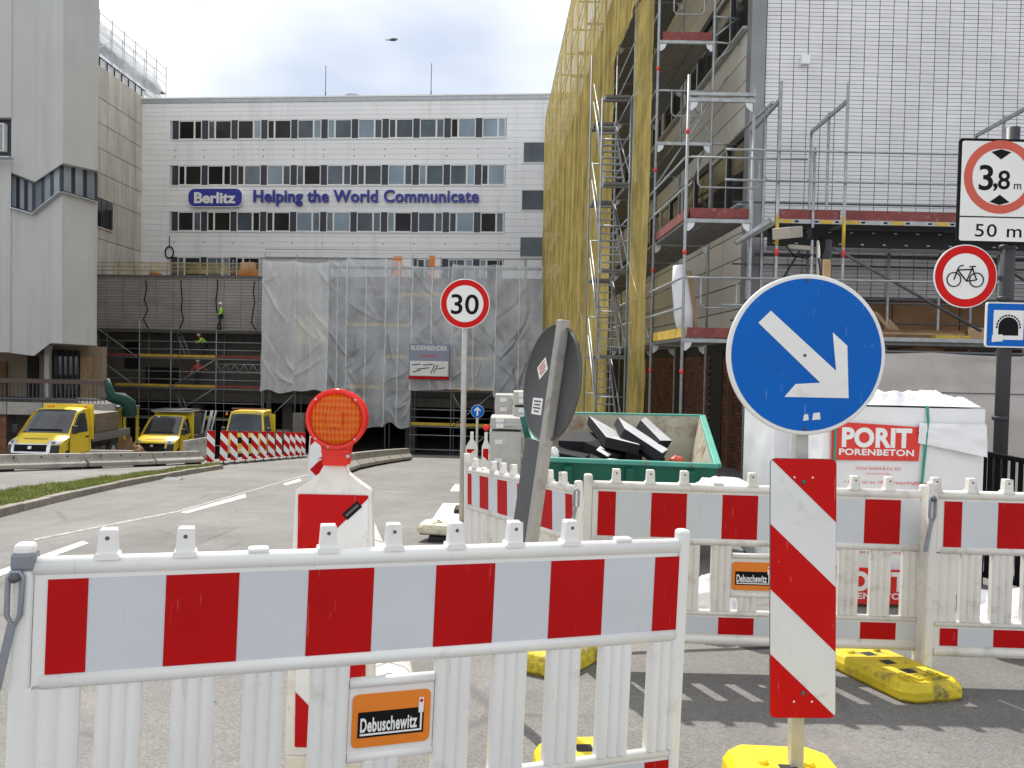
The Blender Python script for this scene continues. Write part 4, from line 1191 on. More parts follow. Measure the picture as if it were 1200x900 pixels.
for k_, (z0, z1) in enumerate(((zb + .12, zm - .05), (zm, zt_))):
    fb = foilbox(t, 'foil_pack', pl_.x - .02 * k_, pr_.x + .02 * k_, dP, dP + 1.0, z0, z1, M_FOIL, 3 + k_, .012, .006)
    lx, lz = pl_.x + .40, (z1 - .275 if k_ else z1 - .52)
    q = MB(); flat(q, [(-.36, -.155), (.34, -.15), (.355, .12), (-.365, .155)], V((lx, dP, lz)), X3, UP, Y3, .024)
    lg = part('red_print', q, M_PORED, fb)
    q = MB(); put(q, text('PORIT', .15, .56, .045, 1.04), V((lx - .0, dP, lz + .035)), X3, UP, Y3, .0255)
    put(q, text('PORENBETON', .05, .60, .03, 1.05), V((lx, dP, lz - .085)), X3, UP, Y3, .0255)
    part('white_lettering', q, M_WPRINT, lg)
    for tx_, h_, w_, bo_, dx_, dz_ in ((('Cirkel GmbH & Co. KG', .024, .36, .004, .02, -.215), ('www.porit.de', .017, .19, 0., .02, -.255), ('• Folie ist zu 100% recyclingfähig', .026, .66, .003, .08, -.325)) if k_ else (('• Folie ist zu 100% recyclingfähig', .026, .66, .003, .08, .27), ('Cirkel GmbH & Co. KG', .024, .36, .004, .02, .38))):
        q = MB(); put(q, text(tx_, h_, w_, bo_), V((lx + dx_, dP, lz + dz_)), X3, UP, Y3, .0245)
        part('red_small_print', q, M_PORED, fb)
for x in (978, 1086):
    xs = P(x, 480, dP).x
    part('strap', MB().path([V((xs, dP + .95, zt_ + .015)), V((xs, dP + .5, zt_ + .02)), V((xs, dP - .01, zt_ + .01)), V((xs + .0, dP - .03, zt_ - .1)), V((xs - .06 if x > 1000 else xs, dP - .032, zm - .1)), V((xs - .06, dP - .02, zb + .12))], .011, 4), M_STRAP, t)
part('pallet_base', MB().box(pl_.x + .02, pr_.x - .02, dP + .02, dP + .98, zb + .0, zb + .115), M_DWOOD, t)
q = MB()
def crump(u, v):
    p = V((pl_.x + (pr_.x - pl_.x) * u, dP + 1.0 * v, zt_ + .015))
    h = .03 + .09 * (1 - 2 * abs(noise.noise(V((u * 2.2, v * 2, 4))))) * abs(math.sin(u * 4 + v)) + .045 * abs(noise.noise(V((u * 9, v * 6, 1)))) + .03 * abs(noise.noise(V((u * 17, v * 15, 1))))
    e = min(1, min(u, 1 - u, v, 1 - v) * 9)
    return p + V((0, 0, h * e))
q.grid(60, 40, crump, False); part('crumpled_top_foil', q, M_FOIL, t)
q = MB()
def flap(u, v):
    x = pl_.x + (pr_.x - pl_.x) * (.58 + .43 * u); z = zt_ - .02 - v * (.16 + .10 * u)
    return V((x, dP - .03 - .025 * abs(noise.noise(V((u * 4, v * 3, 2)))) - .03 * v * u, z - .14 * (1 - v) * 0 - .10))
q.grid(16, 8, flap); part('loose_foil_flap', q, M_FOIL, t)
d2 = 6.9
a_, b_ = P(906, 560, d2), P(958, 560, d2)
t = empty('block_pallet', V(((a_.x + b_.x) / 2, d2 + .5, zpave(7.4))), 'narrower foil wrapped pallet half hidden behind the blue arrow sign', 'pallet')
foilbox(t, 'foil_pack', a_.x, b_.x, d2, d2 + .9, zpave(7.4) + .1, 1.5 - (484 - 440) / 900 * d2, M_FOIL, 11, .015, .01)
part('pallet_base', MB().box(a_.x + .02, b_.x - .02, d2 + .02, d2 + .88, zpave(7.4), zpave(7.4) + .095), M_DWOOD, t)
# big white bag
blob('white_bag', P(852, 590, 5.7), .30, .25, .19, [M_FOIL], 'bulging white foil bag with red print lying behind the middle panel', 'bag', 21, 22, .22)
blob('foil_heap', V((1.40, 5.35, zpave(5.4) + .16)), .24, .2, .2, [M_FOIL], 'crumpled white foil heap on the ground seen through the slats of the middle panel', 'foil heap', 31, 22, .3)
blob('foil_heap', V((3.45, 5.1, zpave(5.1) + .16)), .42, .3, .2, [M_FOIL], 'white foil heap on the ground behind the right barrier panel', 'foil heap', 41, 22, .3)
solo('timber_offcut', MB().bar(V((3.0, 5.0, zpave(5) + .1)), V((3.4, 5.4, zpave(5.4) + .25)), .12, .04), M_DWOOD, 'timber offcut leaning on the foil heap behind the right barrier', 'timber')

# grey block stacks down the lane
def stack(px0, px1, d, tops, lab):
    a, b = P(px0, 500, d), P(px1, 500, d)
    g = zpave(d)
    t = empty('block_stack', V(((a.x + b.x) / 2, d + .5, g)), lab, 'block stack', 'grey wrapped block stacks left of the skip')
    zs = [g] + [1.5 - (y - 432) / 900 * d for y in tops]
    for i in range(len(zs) - 1):
        j = rnd.uniform(-.03, .03)
        pk = foilbox(t, 'wrapped_pack', a.x + j, b.x + j, d, d + 1.0, zs[i] + .03, zs[i + 1] - .02, M_GFOIL, i * 3 + d, .012, .01)
        for r_ in range(2):
            zc = zs[i] + (zs[i + 1] - zs[i]) * (.35 + .4 * r_)
            q = MB(); flat(q, [(-.07, -.04), (.07, -.035), (.07, .05), (-.07, .045)], V((a.x + j + .17, d, zc)), X3, UP, Y3, .02)
            part('paper_label', q, M_SIGNW, pk)
stack(575, 612, 14.0, [509, 493], 'lower stack of grey wrapped blocks beside the lane')
stack(580, 622, 15.6, [494, 466], 'taller stack of grey wrapped blocks behind the lower one')
stack(600, 640, 14.6, [500, 480, 462], 'stack of grey wrapped blocks half hidden by the leaning sign')
# two small beacons by the stacks
def small_beacon(px, d, ytop, w, label, lamp):
    c = P(px, ytop, d); g = zroad(d)
    t = empty('guide_beacon', V((c.x, d, g)), label, 'guide beacon', 'small beacons at the lane edge')
    hgt = c.z - g; hw = w / 2
    o = V((c.x, d, g))
    outl = [(-hw, .05), (hw, .05), (hw, hgt - .12), (hw * .6, hgt - .05), (.025, hgt), (.025, hgt + .12), (-.025, hgt + .12), (-.025, hgt), (-hw * .6, hgt - .05), (-hw, hgt - .12)]
    part('body', MB().prism(outl, o, X3, UP, Y3, -.03, .03), M_WHITE2, t, bevel=.008)
    for p in board_stripes(None, w - .04, .86, .01, None, None, None, None, 0, ((-1, .12), (.34, .56), (.78, 1.1)), -.9 if not lamp else .9):
        q = MB(); flat(q, p, o + V((0, 0, hgt - .58)), X3, UP, Y3, .0315); part('red_stripe', q, M_RED, t)
    part('base_plate', MB().box(c.x - .25, c.x + .25, d - .2, d + .2, g, g + .08), M_RUBBER, t)
    return c
small_beacon(553, 12.2, 515, .19, 'red and white beacon at the lane edge right of the 30 pole', False)
c = small_beacon(569.5, 12.6, 515, .13, 'slimmer beacon with a red lamp on top left of the grey block stacks', True)
q = MB().lathe([(.0, -.04), (.05, -.035), (.055, 0), (.05, .035), (0, .04)], P(570, 501, 12.6), X3, UP, Y3, 16); solo('warning_lamp', q, M_RLAMP, 'tiny red lamp on the slim beacon near the block stacks', 'warning lamp')

# ------------------------------------------------------------------ row of hazard boards by the vans
bx_ = [247, 262, 275, 288, 299, 309, 319, 327, 336, 343, 350, 355]
gp = 'striped boards in a row beside the yellow vans'
order = ['first board from the left of the striped row, by the concrete barrier', 'second board from the left of the striped row', 'third board from the left of the striped row', 'fourth board from the left of the striped row',
         'fifth board from the left of the striped row', 'sixth board from the left of the striped row', 'seventh board from the left of the striped row', 'eighth board from the left of the striped row',
         'fourth board from the right end of the striped row', 'third board from the right end of the striped row', 'second board from the right end of the striped row', 'last board of the striped row, behind the red lamp']
src = None
for i, px in enumerate(bx_):
    d = 24.4 + 9.6 * i / 11; c = P(px, 500, d); loc = V((c.x, d, zroad(d)))
    if src is None:
        t = empty('striped_board', (0, 0, 0), order[0], 'hazard board', gp)
        part('board', MB().prism(rrect(.25, 1.0, .02, 3), (0, 0, .62), X3, UP, Y3, -.01, .0), M_WFILMB, t, True)
        for p in board_stripes(None, .25, 1.0, .02, None, None, None, None, 0, ((-1, .05), (.27, .51), (.75, 1.3)), 1.0):
            q = MB(); flat(q, p, (0, 0, .62), X3, UP, Y3, .0025); part('red_stripe', q, M_RED, t, True)
        part('post', MB().tube((0, .03, 0), (0, .03, .8), .02), M_STEELD, t, True)
        part('base', MB().box(-.2, .2, -.12, .12, 0, .05), M_RUBBER, t, True)
        src = t; o = t
    else:
        o = copy_tree(src)
    o.location = loc; o['label'] = order[i]
    o.rotation_euler = (rnd.uniform(-.04, .04), rnd.uniform(-.03, .03), rnd.uniform(-.25, .25))
# ================================================================== OFFICE BUILDING AT THE BACK
ANG = R(5.3)
PB = Plane(400, 57.5, ANG)
PW = Plane(300, 50.6, ANG)
PS = Plane(300, 49.0, ANG)
s0, s1 = PB.s(164, 200), PB.s(652, 200)
zr = PB.z(400, 114)
zlow = PB.z(400, 312)
t = empty('office_building', PB.pt((s0 + s1) / 2, zlow - 3), 'long pale office block with strip windows and a blue slogan across its front', 'building')
q = MB(); PB.box(q, s0, s1 + 1, zlow - 3, zr - .3, -12, -.10); part('wall', q, mat('cladding_joint', (.52, .525, .535), .8), t)
q = MB(); PB.box(q, s0 - .15, s1 + 1, zr - .3, zr, -12, .06); part('parapet', q, M_ZINC, t)
q = MB(); PB.box(q, s0 - .16, s1 + 1, zr + .001, zr + .10, -.35, .10); part('coping', q, M_CLAD, t)
a0, a1 = PB.s(200, 200), PB.s(591.5, 200)
rows = [(PB.z(203, 141.5), PB.z(203, 163.5)), (PB.z(203, 194), PB.z(203, 217)), (PB.z(203, 248), PB.z(203, 270.6)), (PB.z(203, 301), PB.z(203, 324))]
def boards(sa, sb, za, zb, n):
    hgt = (zb - za) / n
    for i in range(n):
        q = MB(); PB.box(q, sa, sb, za + i * hgt + .007, za + (i + 1) * hgt - .007, -.098, rnd.uniform(-.002, .002)); part('cladding_board', q, M_CLAD, t)
edges = [zr - .3] + [z for r_ in rows for z in r_]
for i in range(4):
    boards(s0, s1 + .8, edges[2 * i + 1], edges[2 * i], [4, 5, 5, 5][i])
    boards(s0, a0 - .08, edges[2 * i + 2], edges[2 * i + 1], 3)
    boards(a1 + .08, s1 + .8, edges[2 * i + 2], edges[2 * i + 1], 3)
pitch = (a1 - a0) / 11
for ri, (zt_, zb_) in enumerate(rows):
    q = MB(); PB.box(q, a0 - .08, a1 + .08, zb_ - .09, zb_, -.09, .05); part('window_sill', q, M_FRAMEW, t)
    for k in range(11):
        if ri == 3 and 3 <= k <= 7:
            continue
        b = a0 + k * pitch
        off = .12
        q = MB(); PB.box(q, b + off, b + off + pitch * .21, zb_, zt_, -.09, -.02); part('dark_panel', q, M_PANELD, t)
        w0, w1 = b + off + pitch * .21, b + pitch + off
        if k == 10:
            w1 = a1
        fl = (k + ri) % 2
        md = w0 + (w1 - w0) * (.30 if fl else .68)
        q = MB(); f_ = .07
        PB.box(q, w0, w1, zb_, zb_ + f_, -.09, -.015); PB.box(q, w0, w1, zt_ - f_, zt_, -.09, -.015)
        for x in (w0, md - f_, w1 - f_):
            PB.box(q, x, x + f_ * (1 if x != md - f_ else 1.8), zb_ + f_, zt_ - f_, -.09, -.0151)
        wo = part('window', q, M_FRAMEW, t)
        for x0, x1 in ((w0 + f_, md - f_), (md + f_ * .8, w1 - f_)):
            q = MB(); PB.box(q, x0, x1, zb_ + f_, zt_ - f_, -.089, -.06); part('pane', q, rnd.choices((M_GLASSK, M_GLASS, M_GLASSC), (3, 1, .3) if k < 4 + (ri == 1) else (.25, 2, 1.6))[0], wo)  # painted reflections by position: mostly dark panes left, bluish ones right
for (x0, x1, y0, y1) in ((613, 634, 166, 190), (611, 633, 222, 246), (609, 631, 277, 301)):
    (sa, za), (sb, zb_) = PB.hit(x0, y0), PB.hit(x1 + 14, y1)
    q = MB(); f_ = .07
    PB.box(q, sa, sb, zb_ - f_, zb_, -.02, .05); PB.box(q, sa, sb, za - f_, za, -.02, .03); PB.box(q, sa, sa + f_, zb_, za - f_, -.02, .03); PB.box(q, sb - f_, sb, zb_, za - f_, -.02, .03)
    wo = part('window', q, M_FRAMEW, t)
    q = MB(); PB.box(q, sa + f_, sb - f_, zb_, za - f_, .006, .012); part('pane', q, M_GLASS, wo)
# blue sign and slogan
(sa, za), (sb, zb_) = PB.hit(222.5, 221.5), PB.hit(286, 243.5)
cs, cz = (sa + sb) / 2, (za + zb_) / 2
q = MB().prism(rrect(sb - sa, za - zb_, .52, 6), PB.pt(cs, cz), PB.a, UP, PB.n, 0, .28); sp = part('sign_plate', q, M_SIGNW, t, label='white edged blue plate with white lettering')
q = MB(); flat(q, rrect(sb - sa - .09, za - zb_ - .09, .49, 6), PB.pt(cs, cz), PB.a, UP, PB.n, .285); part('blue_face', q, M_SIGNBLUE, sp)
q = MB(); put(q, text('Berlitz', .80, 3.25, .035), PB.pt(cs, cz), PB.a, UP, PB.n, .29, 0, .05); part('lettering', q, M_SIGNW, sp)
sa, sb = PB.s(298, 232), PB.s(561.5, 232)
za, zb_ = PB.z(430, 222.5), PB.z(430, 237)
full = text('Helping the World Communicate', (za - zb_), sb - sa, .02, 1.04)
q = MB(); put(q, full, PB.pt((sa + sb) / 2, (za + zb_) / 2), PB.a, UP, PB.n, .06, 0, .14); part('slogan_lettering', q, M_SIGNBLUE, t)
q = MB()
for zz_ in (rows[0][1] - .85, rows[0][1] - 1.35, rows[2][1] - .9):
    for k in range(12):
        b = a0 + k * pitch + .3; PB.box(q, b, b + .07, zz_, zz_ + .07, -.0, .03)
o = part('wall_anchor', q, M_STEELD, t); o['kind'] = 'stuff'
q = MB(); c = PB.pt(PB.s(408, 112), zr + .1, -1.2); q.lathe([(.45, 0), (.45, .25), (.62, .28), (.62, .40), (0, .42)], c, V((1, 0, 0)), V((0, 1, 0)), UP, 16)
part('roof_vent', q, M_ZINC, t)
for (px, ytop, lab) in ((361, 57, 'left of two thin antenna masts on the office roof'), (493, 54, 'right of two thin antenna masts on the office roof')):
    ps = PB.s(px - 1, 112); h_ = PB.z(px, ytop) - zr
    q = MB(); b_ = PB.pt(ps, zr, -4); q.tube(b_, b_ + V((0, 0, h_ * .5)), .05, 6); q.tube(b_ + V((0, 0, h_ * .5)), b_ + V((0, 0, h_ * 1.08)), .03, 6)
    q.tube(b_ + V((-.3, 0, 0)), b_ + V((0, 0, .9)), .03, 5); q.tube(b_ + V((.3, 0, 0)), b_ + V((0, 0, .9)), .03, 5)
    solo('antenna_mast', q, M_STEELD, lab, 'antenna')
# cable coil hanging on the facade
cc = PB.pt(PB.s(199, 296), PB.z(199, 296), .08)
q = MB(); q.path([cc + PB.a * (.32 * math.cos(a)) + UP * (.45 * math.sin(a)) for a in [i * math.pi / 10 for i in range(20)]], .05, 5, closed=True); q.tube(cc + UP * .45, cc + UP * 1.2, .03, 5)
part('cable_coil', q, M_BLACK, t)
# flying bird
bp = P(461, 47, 30)
q = MB(); q.path([bp + V((-.19, 0, .0)), bp + V((-.1, 0, .01)), bp + V((.02, 0, .02)), bp + V((.13, 0, .03)), bp + V((.17, 0, .03))], [.015, .05, .065, .04, .01], 8)
q.add([bp + V((-.08, 0, .03)), bp + V((.06, 0, .04)), bp + V((.03, .26, .12)), bp + V((-.07, .22, .10))], [(0, 1, 2, 3)])
q.add([bp + V((-.08, 0, .03)), bp + V((.06, 0, .04)), bp + V((.05, -.28, -.05)), bp + V((-.06, -.22, -.05))], [(0, 1, 2, 3)])
q.add([bp + V((-.17, -.03, 0)), bp + V((-.17, .03, 0)), bp + V((-.30, .05, 0)), bp + V((-.30, -.05, 0))], [(0, 1, 2, 3)])
solo('bird', q, M_BIRD, 'grey bird flying in the sky above the office roof', 'bird')

# ================================================================== BUILDING OVER THE ROAD
zt0 = PW.z(300, 324.5)
zb0 = PW.z(300, 388)
zc0 = PW.z(300, 462)
sl, sr = PW.s(86, 400), PW.s(648, 400)
t = empty('bridge_building', PW.pt((sl + sr) / 2, zroad(50)), 'low building over the tunnel mouth with tiled upper wall, under repair', 'building')
q = MB(); PW.box(q, sl, sr, zb0, zt0, -.6, -.03); part('upper_wall', q, M_GROUT, t)
q = MB(); tw, th = 1.17, .195
n_ = int((sr - sl) / tw); m_ = int((zt0 - zb0) / th)
for i in range(n_):
    for j in range(m_):
        e = rnd.uniform(-.006, .008)
        PW.box(q, sl + i * tw + .012, sl + (i + 1) * tw - .012, zb0 + j * th + .012, zb0 + (j + 1) * th - .012, -.03, .01 + e)
o = part('wall_tile', q, M_TILEG, t); o['kind'] = 'stuff'
q = MB(); PW.box(q, sl, sr, zt0 - .08, zt0 + .06, -9, .10); part('roof_edge', q, M_CONCD, t)
q = MB(); PW.box(q, sl, sr, zb0 - .2, zb0 - .005, -9, -.05); part('soffit', q, M_CONCD, t)
q = MB(); PW.box(q, sl, sr, zc0, zb0 - .21, -4.0, -1.6); part('recessed_wall', q, M_CONCD, t)
q = MB(); PW.box(q, sl, sr, zc0 - .6, zc0 - .005, -32, -.8); part('tunnel_ceiling', q, M_CONCD, t)
q = MB(); PW.box(q, sl - .6, sl, -6, zc0 - .61, -32, -.8); part('tunnel_side_wall', q, M_CONCD, t)
q = MB(); PW.box(q, sr, sr + .6, -6, zc0 - .61, -32, -.8); part('tunnel_side_wall', q, M_CONCD, t)
q = MB(); PW.box(q, sl, sr, -6, zc0 - .61, -33, -32.02); part('tunnel_end', q, M_CONCD, t)
for px in (206, 318, 392, 470):
    sx = PW.s(px, 500); q = MB(); PW.box(q, sx - .35, sx + .35, zroad(54) - .4, zc0 - .61, -3.4, -2.7); part('column', q, M_CONCD, t)
for (x0, x1, y0, y1) in ((130, 146, 400, 432), (155, 196, 430, 452)):
    (sa, za), (sb, zb_) = PW.hit(x0, y0), PW.hit(x1, y1)
    q = MB(); PW.box(q, sa, sb, zb_, za, -1.6, -1.55); part('dark_opening', q, M_DARK, t)
for (px, y0, y1) in ((171, 328, 386), (212, 328, 386), (255, 328, 386), (298, 330, 390)):
    q = MB(); sx = PW.s(px, 350); q.path([PW.pt(sx + rnd.uniform(-.06, .06) * i, PW.z(px, y0 + (y1 - y0) * i / 5), .03) for i in range(6)], .035, 5); part('cable', q, M_BLACK, t)
# roof railing with yellow netting
zrail = PW.z(250, 306)
t = empty('roof_railing', PW.pt(PW.s(220, 320), zt0 + .06, -.1), 'railing hung with yellow netting along the roof edge over the tiled wall', 'railing')
ra, rb_ = PW.s(120, 315), PW.s(312, 315)
for i in range(11):
    sx = ra + (rb_ - ra) * i / 10; q = MB(); q.tube(PW.pt(sx, zt0 + .06, .0), PW.pt(sx, zrail + .1, .0), .03, 6); part('post', q, M_STEEL, t)
for f_ in (.35, .68, 1.):
    z_ = zt0 + .06 + (zrail - zt0 - .22) * f_; q = MB(); q.tube(PW.pt(ra - .8, z_, .05), PW.pt(rb_, z_, .05), .025, 6); part('rail', q, M_STEEL, t)
q = MB(); sa_ = PW.s(133, 315)
q.grid(60, 4, lambda u, v: PW.pt(sa_ + (rb_ - sa_) * u, zt0 + .15 + (zrail - zt0 - .25) * v, .09 + .05 * noise.noise(V((u * 25, v * 2, 0)))))
part('yellow_netting', q, film('pale_yellow_net', (.60, .46, .20), clear=.62, trans=.3, gloss=.01, var=.3, scale=1.2), t)
for (x0, x1, y0, y1, nm, lab) in ((171, 182, 318, 324, 'orange_tub', 'small orange tub behind the roof netting left of the windows'), (277, 297, 305, 322, 'orange_bundle', 'bundle of orange and white boards behind the roof netting'), (309, 312, 303, 318, 'orange_board', 'orange board at the upper left corner of the sheeting')):
    (sa, za), (sb, zb_) = PW.hit(x0, y0), PW.hit(x1, y1)
    q = MB(); PW.box(q, sa, sb, zt0 + .07, zt0 + .07 + (za - zb_) * .5, -.8, -.35); PW.box(q, sa + .1, sb - .15, zt0 + .072 + (za - zb_) * .5, zt0 + .07 + (za - zb_), -.75, -.4, 1)
    solo(nm, q, [M_ORANGE, mat('pale_orange', (.75, .42, .25), .6)], lab, 'building material')
for (x0, x1, y0, y1, lab) in ((457, 478, 298, 304, 'flat orange and white block on the roof above the sheeting'), (500, 513, 297, 310, 'upright orange and white block on the roof right of the flat one')):
    (sa, za), (sb, zb_) = PW.hit(x0, y0), PW.hit(x1, y1)
    q = MB(); mdl = (sa + sb) / 2; z_ = zt0 + .07
    PW.box(q, sa, mdl, z_, za, -1.2, -.9); PW.box(q, mdl, sb, z_, za - .04, -1.2, -.9, 1)
    solo('roof_block', q, [M_ORANGE, M_SIGNW], lab, 'building material')

# ================================================================== SCAFFOLDS
def rod(t, nm, p, q_, r, m, n=7, label=None):
    return part(nm, MB().tube(p, q_, r, n), m, t, label=label)
# open scaffold on the left
t = empty('facade_scaffold', PS.pt(PS.s(210, 530), zroad(49)), 'open tube scaffold with yellow toe boards in front of the dark opening on the left', 'scaffold')
xs_l = [113, 163, 200, 253, 307]
lv = [386, 419, 454, 490, 520]
zl = [PS.z(230, y) for y in lv]
for i, px in enumerate(xs_l):
    sx = PS.s(px, 450)
    for off, up in ((0, 0), (-1.1, 0)):
        zz_ = zl[0] + (.05 if px not in (163,) else .6)
        b_ = PS.pt(sx, zroad(49.5), off); rod(t, 'standard', b_, PS.pt(sx, zz_, off), .033 if off == 0 else .028, M_STEEL)
for k, z_ in enumerate(zl):
    sa, sb = PS.s(113, 450), PS.s(309, 450)
    rod(t, 'ledger', PS.pt(sa, z_ - .08, .03), PS.pt(sb, z_ - .08, .03), .028, M_STEEL if k else M_STEELD)
    if k < 4:
        for f_ in (.5, 1.0):
            if k:
                rod(t, 'guard_rail', PS.pt(sa, z_ + f_, .03), PS.pt(sb, z_ + f_, .03), .024, M_STEEL)
        q = MB(); PS.box(q, sa, sb, z_ - .06, z_, -1.1, -.02); part('deck', q, M_DECK, t)
for k, x0, x1, m in ((1, 163, 200, M_TOEYEL), (1, 200, 253, M_TOEYEL), (2, 135, 163, M_TOEYEL), (2, 163, 200, M_TOEYEL), (2, 200, 253, M_TOEYEL), (2, 253, 308, M_TOERED), (1, 113, 163, M_TOERED), (3, 222, 253, M_TOEYEL), (1, 253, 308, M_TOERED)):
    q = MB(); PS.box(q, PS.s(x0, 450) + .04, PS.s(x1, 450) - .04, zl[k] + .005, zl[k] + .17, .04, .075); part('toe_board', q, m, t)
for (x0, y0, x1, y1) in ((114, 384, 161, 418), (113, 418, 161, 453), (201, 453, 252, 422), (201, 487, 252, 455)):
    a_, b_ = PS.hit(x0, y0), PS.hit(x1, y1); rod(t, 'brace', PS.pt(a_[0], a_[1], .08), PS.pt(b_[0], b_[1], .08), .028, M_STEEL)
for (x0, y0, x1, y1) in ((203, 385, 218, 418), (203, 457, 216, 486)):
    a_, b_ = PS.hit(x0, y0), PS.hit(x1, y1)
    q = MB()
    for e in (-.17, .17):
        q.tube(PS.pt(a_[0] + e, a_[1], -.5), PS.pt(b_[0] + e, b_[1], -.3), .025, 6)
    for i in range(9):
        f_ = (i + .5) / 9; p_ = PS.pt(a_[0] + (b_[0] - a_[0]) * f_, a_[1] + (b_[1] - a_[1]) * f_, -.5 + .2 * f_); q.tube(p_ - PS.a * .17, p_ + PS.a * .17, .016, 5)
    part('ladder', q, M_STEEL, t)
q = MB(); sa, sb = PS.s(254, 430), PS.s(308, 430); zu, zd = PS.z(280, 427), PS.z(280, 436)
q.tube(PS.pt(sa, zu, .05), PS.pt(sb, zu, .05), .028, 6); q.tube(PS.pt(sa, zd, .05), PS.pt(sb, zd, .05), .028, 6)
for i in range(10):
    f0, f1 = i / 10, (i + 1) / 10
    q.tube(PS.pt(sa + (sb - sa) * f0, zd if i % 2 else zu, .05), PS.pt(sa + (sb - sa) * f1, zu if i % 2 else zd, .05), .02, 5)
part('lattice_girder', q, M_STEEL, t)
# scaffold behind the sheeting
t = empty('sheeted_scaffold', PS.pt(PS.s(470, 530), zroad(49)), 'tube scaffold behind the grey sheeting over the tunnel mouth', 'scaffold')
xs_r = [309, 346, 384, 406, 452, 482, 529, 580, 612, 634]
lvr = [312, 347, 383, 420, 456, 498]
zlr = [PS.z(480, y) for y in lvr]
for px in xs_r:
    for off in (0, -1.1):
        rod(t, 'standard', PS.pt(PS.s(px, 450), zroad(49) - .1, off), PS.pt(PS.s(px, 450), PS.z(480, 302) + rnd.uniform(-.1, .3), off), .036, M_STEEL)
sa, sb = PS.s(309, 450), PS.s(635, 450)
for k, z_ in enumerate(zlr):
    x_end = sb if k < 5 else PS.s(580, 450)
    x_st = sa if k < 5 else PS.s(482, 450)
    rod(t, 'ledger', PS.pt(x_st, z_ - .08, .02), PS.pt(x_end, z_ - .08, .02), .03, M_STEEL)
    for f_ in (.5, 1.0):
        rod(t, 'guard_rail', PS.pt(x_st, z_ + f_, .02), PS.pt(x_end, z_ + f_, .02), .025, M_STEEL)
    q = MB(); PS.box(q, x_st, x_end, z_ - .07, z_, -1.1, -.04); part('deck', q, M_DECK, t)
for z_ in (PS.z(540, 511), PS.z(540, 528)):
    rod(t, 'ledger', PS.pt(PS.s(480, 450), z_, .02), PS.pt(PS.s(580, 450), z_, .02), .028, M_STEEL)
for k, x0, x1, m in ((1, 466, 482, M_TOEYEL), (1, 482, 529, M_TOEYEL), (2, 406, 452, M_TOEYEL), (2, 452, 482, M_TOEYEL), (3, 452, 482, M_TOEYEL), (3, 529, 580, M_TOEYEL), (4, 406, 452, M_TOEYEL), (4, 482, 529, M_TOERED), (4, 529, 580, M_TOEYEL), (5, 482, 529, M_TOEYEL), (5, 529, 580, M_TOEYEL)):
    q = MB(); PS.box(q, PS.s(x0, 450) + .03, PS.s(x1, 450) - .03, zlr[k], zlr[k] + .19, .035, .07); part('toe_board', q, m, t)
for (x0, y0, x1, y1) in ((408, 346, 450, 382), (408, 383, 450, 419), (408, 418, 450, 455), (532, 420, 579, 385), (532, 456, 579, 421), (530, 500, 579, 460), (530, 545, 578, 503), (531, 462, 540, 480), (310, 495, 345, 462)):
    a_, b_ = PS.hit(x0, y0), PS.hit(x1, y1); rod(t, 'brace', PS.pt(a_[0], a_[1], .07), PS.pt(b_[0], b_[1], .07), .03, M_STEEL)
for i in range(4):
    q = MB(); sx = PS.s(509 + 5 * i, 450); PS.box(q, sx, sx + .14, zlr[4] + .2, zlr[4] + .55, -.5, -.4); PS.box(q, sx + .14, sx + .27, zlr[4] + .2, zlr[4] + .55, -.5, -.4, 1)
    solo('striped_plank_end', q, [M_RED, M_SIGNW], ['first', 'second', 'third', 'fourth'][i] + ' red and white plank end from the left on the deck under the company banner', 'plank')
q = MB(); a_, b_ = PS.hit(348, 371), PS.hit(382, 405); q.grid(6, 6, lambda u, v: PS.pt(a_[0] + (b_[0] - a_[0]) * u, b_[1] + (a_[1] - b_[1]) * v, .10 + .02 * noise.noise(V((u * 4, v * 4, 0)))))
o = solo('yellow_tarp', q, mat('yellow_tarp', (.62, .50, .20), .7, col2=(.45, .36, .2), c2=(.45, .6)), 'yellowish tarp patch hanging behind the second sheet of sheeting', 'tarp')

